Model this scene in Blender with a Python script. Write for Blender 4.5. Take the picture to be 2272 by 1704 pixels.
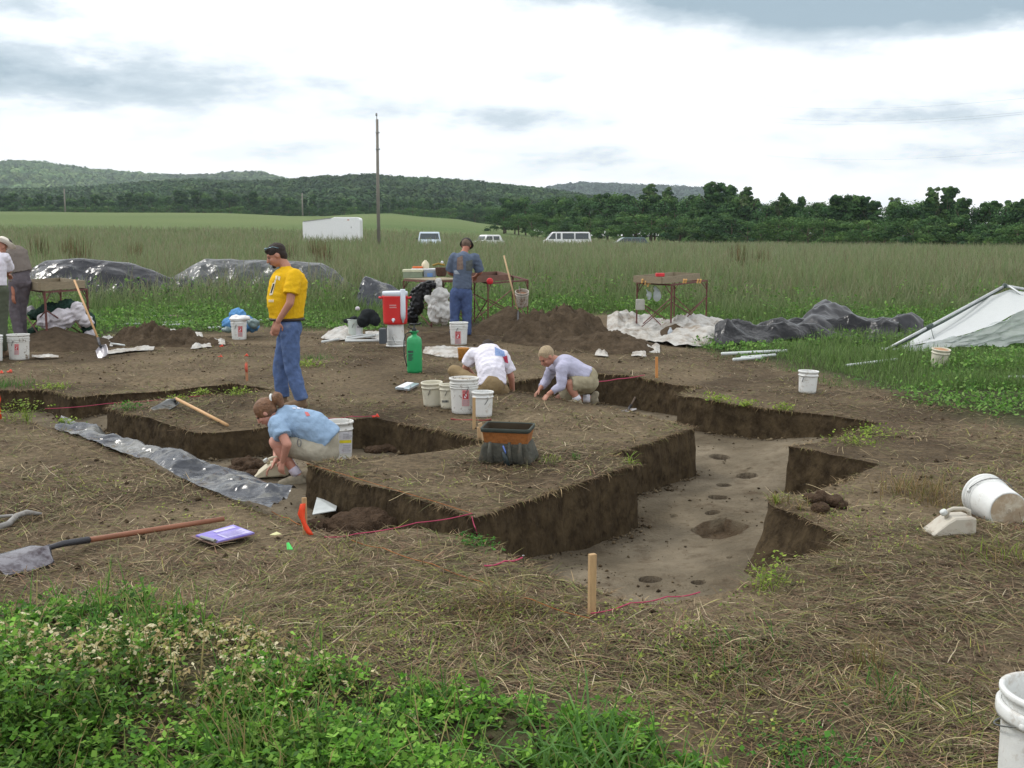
import bpy, bmesh, math, random
import numpy as np
from mathutils import Vector, Matrix, Euler
from mathutils.geometry import delaunay_2d_cdt
from mathutils.bvhtree import BVHTree

random.seed(7)
RNG = np.random.default_rng(11)
SC = bpy.context.scene
for o in list(bpy.data.objects):
    bpy.data.objects.remove(o)
COL = SC.collection
PI = math.pi

# ------------------------------------------------------------------ camera
CAM_H = 1.85; FOC = 2400.0; CX = 1136.0; CY = 852.0; HOR = 525.0
PITCH = math.atan((CY - HOR) / FOC)
cam_d = bpy.data.cameras.new('camera'); cam = bpy.data.objects.new('camera', cam_d); COL.objects.link(cam)
cam_d.sensor_fit = 'HORIZONTAL'; cam_d.sensor_width = 36.0; cam_d.lens = 36.0 * FOC / 2272.0
cam_d.clip_start = 0.05; cam_d.clip_end = 20000
cam.location = (0, 0, CAM_H); cam.rotation_euler = (PI / 2 - PITCH, 0, 0)
SC.camera = cam

# ------------------------------------------------------------------ light, sky, exposure
SUN_EL = math.radians(48); SUN_AZ = math.radians(-62)      # azimuth measured from +Y towards +X
sun_vec = Vector((math.sin(SUN_AZ) * math.cos(SUN_EL), math.cos(SUN_AZ) * math.cos(SUN_EL), math.sin(SUN_EL)))
sd = bpy.data.lights.new('sun', 'SUN'); sd.energy = 1.7; sd.angle = math.radians(11); sd.color = (1.0, 0.96, 0.9)
sun = bpy.data.objects.new('sun', sd); COL.objects.link(sun)
sun.rotation_euler = sun_vec.to_track_quat('Z', 'Y').to_euler()

W = bpy.data.worlds.new("World"); SC.world = W; W.use_nodes = True
nt = W.node_tree; nt.nodes.clear()
def WN(t, **k):
    n = nt.nodes.new(t)
    for a, b in k.items(): setattr(n, a, b)
    return n
def wl(a, b): nt.links.new(a, b)
wo = WN('ShaderNodeOutputWorld'); bg = WN('ShaderNodeBackground'); bg.inputs['Strength'].default_value = 0.107
sky = WN('ShaderNodeTexSky', sky_type='NISHITA', sun_disc=False, sun_elevation=SUN_EL, sun_rotation=SUN_AZ)
tc = WN('ShaderNodeTexCoord')
sep = WN('ShaderNodeSeparateXYZ'); wl(tc.outputs['Generated'], sep.inputs[0])
def wm(op, a, b=None, c=None):
    n = WN('ShaderNodeMath', operation=op)
    for i, v in enumerate((a, b, c)):
        if v is None: continue
        if isinstance(v, (int, float)): n.inputs[i].default_value = v
        else: wl(v, n.inputs[i])
    return n.outputs[0]
zc = wm('MAXIMUM', sep.outputs['Z'], 0.0)
den = wm('ADD', zc, 0.22)
px_ = wm('DIVIDE', sep.outputs['X'], den); py_ = wm('DIVIDE', sep.outputs['Y'], den)
cmb = WN('ShaderNodeCombineXYZ'); wl(px_, cmb.inputs[0]); wl(py_, cmb.inputs[1])
def wnoise(scale, detail, rough, off):
    mp = WN('ShaderNodeMapping'); mp.inputs['Location'].default_value = (off, off * .7, 0)
    wl(cmb.outputs[0], mp.inputs[0])
    n = WN('ShaderNodeTexNoise'); n.inputs['Scale'].default_value = scale; n.inputs['Detail'].default_value = detail
    n.inputs['Roughness'].default_value = rough; wl(mp.outputs[0], n.inputs['Vector']); return n.outputs[0]
n1 = wnoise(1.5, 8, .58, 3.1); n2 = wnoise(4.6, 8, .62, 8.4)
def blob(az, el, saz, sel, amp):
    """a soft grey cloud body round a direction of the sky"""
    d = (math.sin(math.radians(az)) * math.cos(math.radians(el)), math.cos(math.radians(az)) * math.cos(math.radians(el)), math.sin(math.radians(el)))
    a = wm('DIVIDE', wm('SUBTRACT', sep.outputs['X'], d[0]), math.radians(saz))
    b = wm('DIVIDE', wm('SUBTRACT', sep.outputs['Z'], d[2]), math.radians(sel))
    r = wm('ADD', wm('MULTIPLY', a, a), wm('MULTIPLY', b, b))
    e = wm('POWER', 2.718, wm('MULTIPLY', r, -1.0))
    f = wm('MULTIPLY', e, wm('GREATER_THAN', sep.outputs['Y'], 0.0))
    return wm('MULTIPLY', f, amp)
SKYBLOBS = [(7, 12.4, 8, 1.1, .62), (13, 11.8, 7, 1.4, .62), (19, 11.2, 6, 1.4, .6), (26, 10.8, 6, 1.3, .6), (32, 13, 10, 2.0, .6), (-22, 7.6, 8, 1.4, .50), (-25, 10.6, 7, 1.0, .35), (-1, 6.0, 6, .9, .26),
            (19, 6.0, 6, .9, .30), (-1, 8.2, 4, .5, .2), (25, 4.0, 6, .7, .25), (4, 4.0, 5, .7, .2), (-10, 4.4, 4, .6, .16), (30, 7.0, 5, .7, .2)]
acc = None
for bl_ in SKYBLOBS:
    v = blob(*bl_); acc = v if acc is None else wm('ADD', acc, v)
up = wm('MULTIPLY', wm('SMOOTH_MIN', wm('MULTIPLY', wm('MAXIMUM', wm('SUBTRACT', sep.outputs['Z'], 0.26), 0), 2.2), .45, .1), 1.0)
nn = wm('ADD', wm('MULTIPLY', n1, .6), wm('MULTIPLY', n2, .4))
core = wm('MULTIPLY', acc, wm('ADD', wm('MULTIPLY', nn, 3.0), -0.55))
grey = wm('ADD', core, wm('MULTIPLY', wm('SUBTRACT', nn, .485), wm('ADD', 1.25, up)))
rmp = WN('ShaderNodeValToRGB'); wl(grey, rmp.inputs[0])
el = rmp.color_ramp.elements
el[0].position = 0.0; el[0].color = (1.0, 1.0, 1.0, 1)
el[1].position = 0.70; el[1].color = (.30, .395, .46, 1)
e = el.new(.14); e.color = (.86, .90, .92, 1)
e = el.new(.34); e.color = (.54, .62, .675, 1)
# sky colour seen through thin cloud: mix a little of the physical sky in, then the cloud
mul = WN('ShaderNodeVectorMath', operation='SCALE'); wl(rmp.outputs[0], mul.inputs[0]); mul.inputs['Scale'].default_value = 12.8
mx = WN('ShaderNodeMix', data_type='RGBA'); mx.inputs[0].default_value = 0.93
wl(sky.outputs[0], mx.inputs[6]); wl(mul.outputs[0], mx.inputs[7])
wl(mx.outputs[2], bg.inputs['Color']); wl(bg.outputs[0], wo.inputs['Surface'])
SC.view_settings.view_transform = 'Standard'; SC.view_settings.look = 'None'
SC.view_settings.exposure = 0.0; SC.view_settings.gamma = 1.0
SC.render.engine = 'CYCLES'
try:
    SC.cycles.volume_bounces = 0; SC.cycles.max_bounces = 6; SC.cycles.transparent_max_bounces = 8
except Exception: pass

# ------------------------------------------------------------------ helpers: projection
cP, sP = math.cos(PITCH), math.sin(PITCH)
def ray(u, v):
    a = (u - CX) / FOC; b = (CY - v) / FOC
    return Vector((a, cP + b * sP, -sP + b * cP))
def G(u, v, z=0.0):
    """world point where the photo pixel meets the plane at height z"""
    d = ray(u, v); t = (z - CAM_H) / d.z
    return Vector((d.x * t, d.y * t, z))
def D(u, v, y):
    """world point on the photo pixel's ray at depth y"""
    d = ray(u, v); t = y / d.y
    return Vector((d.x * t, y, CAM_H + d.z * t))
def PROJ(x, y, z):
    dz = z - CAM_H
    f = y * cP - dz * sP; u = y * sP + dz * cP
    f = np.maximum(f, 1e-3) if isinstance(f, np.ndarray) else max(f, 1e-3)
    return CX + FOC * x / f, CY - FOC * u / f
def AZX(px): return (px - CX) / FOC      # tangent of azimuth

# numpy value noise
_perm = RNG.permutation(4096)
_val = RNG.random(4096)
def _h(ix, iy, iz):
    return _val[(_perm[(ix + _perm[(iy + _perm[iz & 4095]) & 4095]) & 4095])]
def vnoise(x, y, z=None):
    x = np.asarray(x, float); y = np.asarray(y, float)
    z = np.zeros_like(x) if z is None else np.asarray(z, float)
    ix = np.floor(x).astype(int); iy = np.floor(y).astype(int); iz = np.floor(z).astype(int)
    fx = x - ix; fy = y - iy; fz = z - iz
    fx = fx * fx * (3 - 2 * fx); fy = fy * fy * (3 - 2 * fy); fz = fz * fz * (3 - 2 * fz)
    def L(a, b, t): return a + (b - a) * t
    c = [[[_h(ix + i, iy + j, iz + k) for k in (0, 1)] for j in (0, 1)] for i in (0, 1)]
    r = L(L(L(c[0][0][0], c[1][0][0], fx), L(c[0][1][0], c[1][1][0], fx), fy),
          L(L(c[0][0][1], c[1][0][1], fx), L(c[0][1][1], c[1][1][1], fx), fy), fz)
    return r * 2 - 1
def fbm(x, y, z=None, oct=4, g=.5):
    s = 0; a = 1.0
    for i in range(oct):
        s = s + a * vnoise(x * 2 ** i + 17 * i, y * 2 ** i - 9 * i, None if z is None else z * 2 ** i); a *= g
    return s
def sstep(a, b, x):
    t = np.clip((x - a) / (b - a), 0, 1); return t * t * (3 - 2 * t)
def inpoly(x, y, poly):
    x = np.asarray(x); y = np.asarray(y); r = np.zeros(x.shape, bool); n = len(poly)
    for i in range(n):
        x0, y0 = poly[i]; x1, y1 = poly[(i + 1) % n]
        if y0 == y1: continue
        c = ((y0 > y) != (y1 > y)) & (x < (x1 - x0) * (y - y0) / (y1 - y0) + x0)
        r ^= c
    return r

# ------------------------------------------------------------------ helpers: materials
MATS = {}
def lin(c): return tuple(((x / 255) / 12.92 if x / 255 <= .04045 else ((x / 255 + .055) / 1.055) ** 2.4) for x in c)
def mat(name, col, rough=.7, var=.15, scale=8.0, bump=.0, bscale=40.0, metal=0.0, col2=None, spec=.5, attr=False, transl=0.0,
        alpha=None, crinkle=0, streak=None, coord='Object', dirt=None, dirt_scale=6., dirt_lo=.55, dirt_hi=.7):
    if name in MATS: return MATS[name]
    m = bpy.data.materials.new(name); m.use_nodes = True; t = m.node_tree; N = t.nodes; L = t.links
    b = N['Principled BSDF']; out = N['Material Output']
    b.inputs['Roughness'].default_value = rough; b.inputs['Metallic'].default_value = metal
    b.inputs['Specular IOR Level'].default_value = spec
    co = N.new('ShaderNodeTexCoord'); vec = co.outputs[coord]
    if streak:
        mp = N.new('ShaderNodeMapping'); mp.inputs['Scale'].default_value = streak; L.new(vec, mp.inputs[0]); vec = mp.outputs[0]
    nz = N.new('ShaderNodeTexNoise'); nz.inputs['Scale'].default_value = scale; nz.inputs['Detail'].default_value = 6; nz.inputs['Roughness'].default_value = .65
    L.new(vec, nz.inputs['Vector'])
    if attr:
        at = N.new('ShaderNodeAttribute'); at.attribute_name = 'Col'; base = at.outputs['Color']
        mr = N.new('ShaderNodeMapRange'); mr.inputs['From Min'].default_value = .3; mr.inputs['From Max'].default_value = .7
        mr.inputs['To Min'].default_value = 1 - var; mr.inputs['To Max'].default_value = 1 + var; L.new(nz.outputs[0], mr.inputs[0])
        vm = N.new('ShaderNodeVectorMath'); vm.operation = 'SCALE'; L.new(base, vm.inputs[0]); L.new(mr.outputs[0], vm.inputs['Scale'])
        colout = vm.outputs[0]
    else:
        c1 = col; c2 = col2 or tuple(min(1, x * (1 + var)) for x in col); c0 = col if col2 else tuple(x * (1 - var) for x in col)
        cr = N.new('ShaderNodeValToRGB'); cr.color_ramp.elements[0].position = .32; cr.color_ramp.elements[0].color = (*c0, 1)
        cr.color_ramp.elements[1].position = .68; cr.color_ramp.elements[1].color = (*c2, 1)
        L.new(nz.outputs[0], cr.inputs[0]); colout = cr.outputs[0]
    if dirt:
        dn = N.new('ShaderNodeTexNoise'); dn.inputs['Scale'].default_value = dirt_scale; dn.inputs['Detail'].default_value = 8; dn.inputs['Roughness'].default_value = .7
        L.new(co.outputs[coord], dn.inputs['Vector'])
        dr = N.new('ShaderNodeMapRange'); dr.inputs['From Min'].default_value = dirt_lo; dr.inputs['From Max'].default_value = dirt_hi; L.new(dn.outputs[0], dr.inputs[0])
        mm = N.new('ShaderNodeMix'); mm.data_type = 'RGBA'; L.new(dr.outputs[0], mm.inputs[0]); L.new(colout, mm.inputs[6]); mm.inputs[7].default_value = (*dirt, 1)
        colout = mm.outputs[2]
    L.new(colout, b.inputs['Base Color'])
    if bump:
        bn = N.new('ShaderNodeTexNoise'); bn.inputs['Scale'].default_value = bscale; bn.inputs['Detail'].default_value = 6; L.new(vec, bn.inputs['Vector'])
        bp = N.new('ShaderNodeBump'); bp.inputs['Strength'].default_value = min(1, bump); bp.inputs['Distance'].default_value = .02 * max(1, bump); L.new(bn.outputs[0], bp.inputs['Height'])
        L.new(bp.outputs[0], b.inputs['Normal'])
    if crinkle:
        # sheet plastic: a net of sharp small creases
        wn = N.new('ShaderNodeTexNoise'); wn.inputs['Scale'].default_value = crinkle * .6; wn.inputs['Detail'].default_value = 3; L.new(co.outputs[coord], wn.inputs['Vector'])
        wa = N.new('ShaderNodeVectorMath'); wa.operation = 'MULTIPLY_ADD'; L.new(wn.outputs['Color'], wa.inputs[0]); wa.inputs[1].default_value = (.5 / crinkle * 1.6,) * 3; L.new(co.outputs[coord], wa.inputs[2])
        prev = None
        for sc_, st_ in ((crinkle, .9), (crinkle * 2.7, .6)):
            v1 = N.new('ShaderNodeTexVoronoi'); v1.inputs['Scale'].default_value = sc_; L.new(wa.outputs[0], v1.inputs['Vector'])
            bp2 = N.new('ShaderNodeBump'); bp2.inputs['Strength'].default_value = st_; bp2.inputs['Distance'].default_value = .22 / sc_; L.new(v1.outputs['Distance'], bp2.inputs['Height'])
            if prev is not None: L.new(prev, bp2.inputs['Normal'])
            elif bump: L.new(bp.outputs[0], bp2.inputs['Normal'])
            prev = bp2.outputs[0]
        L.new(prev, b.inputs['Normal'])
    if transl:
        tr = N.new('ShaderNodeBsdfTranslucent'); L.new(colout, tr.inputs['Color'])
        ms = N.new('ShaderNodeMixShader'); ms.inputs[0].default_value = transl; L.new(b.outputs[0], ms.inputs[1]); L.new(tr.outputs[0], ms.inputs[2]); L.new(ms.outputs[0], out.inputs['Surface'])
    if alpha is not None: b.inputs['Alpha'].default_value = alpha
    MATS[name] = m; return m

# ------------------------------------------------------------------ helpers: meshes and scene graph
def obj(name, me, m=None, parent=None, smooth=False):
    if isinstance(me, bmesh.types.BMesh):
        me.normal_update(); b = me; me = bpy.data.meshes.new(name); b.to_mesh(me); b.free()
    if m is not None:
        me.materials.clear()
        for x in (m if isinstance(m, (list, tuple)) else [m]): me.materials.append(x)
    if smooth: me.polygons.foreach_set('use_smooth', [True] * len(me.polygons))
    o = bpy.data.objects.new(name, me); COL.objects.link(o)
    if parent is not None:
        o.parent = parent
        o.matrix_parent_inverse = Matrix.LocRotScale(parent.location, parent.rotation_euler, parent.scale).inverted() if parent.parent is None else Matrix.Identity(4)
    return o
def tag(o, label=None, cat=None, group=None, kind=None):
    if label: o['label'] = label
    if cat: o['category'] = cat
    if group: o['group'] = group
    if kind: o['kind'] = kind
    return o
def empty(name, loc=(0, 0, 0), rz=0.0):
    o = bpy.data.objects.new(name, None); COL.objects.link(o); o.location = loc; o.rotation_euler = (0, 0, rz); o.empty_display_size = .1
    return o
def npmesh(name, V, quads=None, tris=None, colors=None):
    me = bpy.data.meshes.new(name); V = np.asarray(V, np.float32).reshape(-1, 3)
    me.vertices.add(len(V)); me.vertices.foreach_set('co', V.ravel())
    parts = []; starts = []; n = 0
    q = np.asarray(quads if quads is not None else [], np.int32).reshape(-1, 4); t = np.asarray(tris if tris is not None else [], np.int32).reshape(-1, 3)
    loops = np.concatenate([q.ravel(), t.ravel()])
    st = np.concatenate([np.arange(len(q)) * 4, len(q) * 4 + np.arange(len(t)) * 3]).astype(np.int32)
    me.loops.add(len(loops)); me.loops.foreach_set('vertex_index', loops)
    me.polygons.add(len(st)); me.polygons.foreach_set('loop_start', st)
    if colors is not None:
        a = me.color_attributes.new('Col', 'FLOAT_COLOR', 'POINT')
        c = np.concatenate([np.asarray(colors, np.float32).reshape(-1, 3), np.ones((len(V), 1), np.float32)], 1)
        a.data.foreach_set('color', c.ravel())
    me.update(calc_edges=True); me.validate()
    return me
def mverts(me):
    a = np.empty(len(me.vertices) * 3, np.float32); me.vertices.foreach_get('co', a); return a.reshape(-1, 3)

def bm_box(bm, c, s, rot=None):
    M = Matrix.Translation(c) @ (rot.to_4x4() if rot else Matrix.Identity(4)) @ Matrix.Diagonal((*s, 1))
    return bmesh.ops.create_cube(bm, size=1, matrix=M)['verts']
def bm_tube(bm, pts, r, seg=8, cap=True, closed=False):
    pts = [Vector(p) for p in pts]; n = len(pts); rs = r if isinstance(r, (list, tuple)) else [r] * n
    rings = []; up = None
    for i, p in enumerate(pts):
        if closed: d = pts[(i + 1) % n] - pts[i - 1]
        else: d = pts[min(i + 1, n - 1)] - pts[max(i - 1, 0)]
        d = d.normalized() if d.length > 1e-9 else Vector((0, 0, 1))
        if up is None: up = d.orthogonal().normalized()
        up = (up - d * up.dot(d)); up = up.normalized() if up.length > 1e-6 else d.orthogonal().normalized()
        w = d.cross(up)
        rings.append([bm.verts.new(p + (up * math.cos(2 * PI * k / seg) + w * math.sin(2 * PI * k / seg)) * rs[i]) for k in range(seg)])
    m = n if closed else n - 1
    for i in range(m):
        a, b = rings[i], rings[(i + 1) % n]
        for k in range(seg): bm.faces.new((a[k], a[(k + 1) % seg], b[(k + 1) % seg], b[k]))
    if cap and not closed:
        bm.faces.new(list(reversed(rings[0]))); bm.faces.new(rings[-1])
def bm_lathe(bm, prof, c=(0, 0, 0), seg=32, M=None):
    rings = []
    for r, z in prof:
        if r < 1e-5: rings.append([bm.verts.new((c[0], c[1], c[2] + z))])
        else: rings.append([bm.verts.new((c[0] + r * math.cos(2 * PI * k / seg), c[1] + r * math.sin(2 * PI * k / seg), c[2] + z)) for k in range(seg)])
    for a, b in zip(rings, rings[1:]):
        for k in range(seg):
            k2 = (k + 1) % seg
            if len(a) == 1 and len(b) == 1: continue
            if len(a) == 1: bm.faces.new((a[0], b[k2], b[k]))
            elif len(b) == 1: bm.faces.new((a[k], a[k2], b[0]))
            else: bm.faces.new((a[k], a[k2], b[k2], b[k]))
    if M is not None:
        for rg in rings:
            for v in rg: v.co = M @ v.co
def bm_prism(bm, poly, axis_vec, M=None):
    a = [bm.verts.new(p) for p in poly]; b = [bm.verts.new(Vector(p) + Vector(axis_vec)) for p in poly]; n = len(a)
    bm.faces.new(list(reversed(a))); bm.faces.new(b)
    for i in range(n): bm.faces.new((a[i], a[(i + 1) % n], b[(i + 1) % n], b[i]))
def bevel(bm, w, seg=2, angle=.6):
    es = [e for e in bm.edges if len(e.link_faces) == 2 and e.calc_face_angle(0) > angle]
    if es: bmesh.ops.bevel(bm, geom=es, offset=w, segments=seg, affect='EDGES', profile=.5)

def decal(name, target, uvs, m, parent, nu=10, nv=6, off=.004, kids=None):
    """a thin printed patch laid on the target's own surface (four corner pixels tl,tr,br,bl give where it sits)"""
    bvh = decal_bvh(target)
    (a, b, c, d) = [Vector(p) for p in uvs]; grid = []; V = []
    for j in range(nv + 1):
        for i in range(nu + 1):
            s, t = i / nu, j / nv
            p = (a * (1 - s) + b * s) * (1 - t) + (d * (1 - s) + c * s) * t
            r = ray(p.x, p.y).normalized(); h = bvh.ray_cast(Vector((0, 0, CAM_H)), r)
            if h[0] is None: grid.append(-1); continue
            n = h[1] if h[1].dot(r) < 0 else -h[1]
            grid.append(len(V)); V.append(h[0] + n * off)
    F = []
    for j in range(nv):
        for i in range(nu):
            q = [grid[j * (nu + 1) + i], grid[(j + 1) * (nu + 1) + i], grid[(j + 1) * (nu + 1) + i + 1], grid[j * (nu + 1) + i + 1]]
            if min(q) >= 0 and (V[q[0]] - V[q[2]]).length < .3: F.append(q)
    if not F: return None
    me = npmesh(name, [tuple(v) for v in V], quads=F)
    return obj(name, me, m, parent)
_bvhs = {}
def decal_bvh(t):
    if t.name not in _bvhs:
        bpy.context.view_layer.update()
        mw = t.matrix_world; V = [mw @ v.co for v in t.data.vertices]
        _bvhs[t.name] = BVHTree.FromPolygons(V, [tuple(p.vertices) for p in t.data.polygons])
    return _bvhs[t.name]
# ------------------------------------------------------------------ terrain
TPX = np.array([-1500, 0, 500, 700, 850, 1000, 1110, 1250, 1700, 2272, 4000.])
TD = np.array([0, 28, 60, 120, 230, 340, 420, 600, 3500.])
TZ = np.array([
    [0] * 11, [0] * 11,
    [.3, .3, .25, .2, .2, .15, .1, .05, 0, 0, 0],
    [1.4, 1.4, 1.3, 1.1, 1.0, .8, .6, .35, 0, 0, 0],
    [4.6, 4.6, 4.6, 4.3, 4.7, 3.9, 2.6, 1.4, .2, 0, 0],
    [8.9, 8.9, 8.9, 7.9, 9.1, 7.4, 5.2, 2.2, .4, 0, 0],
    [8.0, 8.0, 8.0, 7.4, 8.0, 6.6, 4.6, 2.2, .5, 0, 0],
    [7, 7, 7, 7, 7, 6, 4, 2.5, 1, 0, 0], [7, 7, 7, 7, 7, 6, 5, 4, 3, 3, 3]], float)
def terrain(x, y):
    x = np.asarray(x, float); y = np.asarray(y, float)
    d = np.hypot(x, y); yy = np.maximum(y, d * .35)
    px = CX + FOC * x / np.maximum(yy, .01); px = np.clip(px, TPX[0], TPX[-1])
    i = np.clip(np.searchsorted(TPX, px) - 1, 0, len(TPX) - 2); fx = (px - TPX[i]) / (TPX[i + 1] - TPX[i])
    j = np.clip(np.searchsorted(TD, d) - 1, 0, len(TD) - 2); fy = np.clip((d - TD[j]) / (TD[j + 1] - TD[j]), 0, 1)
    fx = fx * fx * (3 - 2 * fx)
    z = (TZ[j, i] * (1 - fx) + TZ[j, i + 1] * fx) * (1 - fy) + (TZ[j + 1, i] * (1 - fx) + TZ[j + 1, i + 1] * fx) * fy
    z = z * sstep(-20, 10, y)
    b = .018 * fbm(x * 1.1, y * 1.1) + .008 * vnoise(x * 6, y * 6)
    return z + b * sstep(1.5, 3.5, d) + .12 * sstep(30, 80, d) * vnoise(x * .05, y * .05)

PIT_PX = [(-260, 892), (-150, 898), (-40, 908), (40, 925), (130, 952), (200, 975), (270, 1000), (345, 1040), (430, 1075), (520, 1110), (607, 1142), (650, 1158),
          (679, 1168), (713, 1177), (765, 1192), (805, 1188), (854, 1178), (909, 1169), (940, 1171), (974, 1183), (1057, 1196), (1100, 1215), (1136, 1234), (1180, 1257),
          (1230, 1282), (1275, 1294), (1324, 1306), (1380, 1326), (1426, 1335), (1498, 1330), (1552, 1318), (1625, 1306), (1661, 1287), (1724, 1264), (1802, 1246),
          (1850, 1230), (1894, 1208), (1870, 1192), (1848, 1183), (1800, 1160), (1764, 1146), (1732, 1139), (1708, 1131), (1702, 1121), (1722, 1109), (1760, 1099), (1848, 1074), (1900, 1052), (1952, 1028),
          (1910, 1018), (1867, 1009), (1800, 997), (1749, 990), (1790, 983), (1876, 968), (1961, 938), (1888, 927), (1800, 915), (1690, 903), (1572, 889), (1505, 878), (1528, 867), (1552, 861),
          (1462, 845), (1400, 836), (1335, 829), (1290, 826), (1215, 836), (1143, 846), (1112, 851), (1125, 866), (1183, 875), (1263, 888), (1353, 903), (1419, 919), (1490, 938), (1543, 952),
          (1470, 973), (1353, 1011), (1380, 1021), (1413, 1033), (1360, 1049), (1230, 1089), (1130, 1121), (1055, 1146), (970, 1120), (850, 1084), (760, 1057), (680, 1033),
          (737, 1024), (789, 1018), (926, 1004), (1074, 988), (1088, 981), (1000, 962), (920, 945), (837, 928), (720, 935), (595, 947), (432, 959),
          (330, 932), (238, 907), (262, 899), (332, 891), (459, 880), (595, 870), (604, 866), (560, 861), (513, 854), (380, 868), (250, 876), (158, 882), (125, 873), (92, 864), (0, 866), (-150, 870), (-260, 872)]
SHAL_PX = [(170, 880), (285, 846), (360, 840), (438, 835), (478, 845), (512, 853), (380, 866), (250, 875)]
DEPTH_PX = [(1230, 1200, .53), (1411, 1060, .53), (1541, 965, .46), (1749, 1010, .44), (1505, 900, .37), (1330, 850, .42), (1190, 860, .36), (1057, 1160, .42), (900, 1150, .33),
            (681, 1080, .36), (433, 1000, .27), (240, 940, .29), (100, 900, .3), (300, 885, .2), (560, 865, .10), (837, 960, .31), (1050, 982, .22), (1890, 1208, .30), (1950, 1030, .26), (1960, 940, .22), (1700, 1230, .52), (1450, 1290, .52)]
dp = np.array([(*G(u, v).xy, d) for u, v, d in DEPTH_PX])
def pit_depth(x, y):
    x = np.asarray(x, float)[..., None]; y = np.asarray(y, float)[..., None]
    w = 1 / ((x - dp[:, 0]) ** 2 + (y - dp[:, 1]) ** 2 + .02) ** 1.6
    return (w * dp[:, 2]).sum(-1) / w.sum(-1)
pit0 = [G(u, v).xy for u, v in PIT_PX]
# subdivide the outline and roughen it like a trowelled edge
pit = []
for a, b in zip(pit0, pit0[1:] + pit0[:1]):
    n = max(1, int((b - a).length / .07)); nrm = Vector((-(b - a).y, (b - a).x)).normalized()
    for k in range(n):
        t = k / n; p = a.lerp(b, t); j = random.gauss(0, .005) if k else 0
        pit.append(p + nrm * j)
PIT = [(p.x, p.y) for p in pit]
SHAL = [tuple(G(u, v).xy) for u, v in SHAL_PX]
HOLES_PX = [(1597, 1009, 23, .10), (1664, 1027, 8, .03), (1657, 1049, 24, .10), (1606, 1076, 17, .08), (1593, 1105, 22, .12), (1581, 1137, 17, .10), (1496, 1141, 9, .02),
            (1443, 1284, 27, .16), (1549, 1291, 17, .12), (1520, 1200, 8, .015), (1620, 1238, 9, .02)]
holes = []
for u, v, r, dd in HOLES_PX:
    z0 = -.48
    p = G(u, v, z0); z0 = -float(pit_depth(p.x, p.y)); p = G(u, v, z0); holes.append((p.x, p.y, r / (FOC / p.y), dd))
zb = -float(pit_depth(*G(1598, 1172, -.5).xy)); BIGH = [G(u, v, zb).xy for u, v in [(1534, 1166), (1562, 1155), (1600, 1153), (1640, 1161), (1664, 1173), (1640, 1186), (1598, 1188), (1560, 1180)]]

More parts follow.
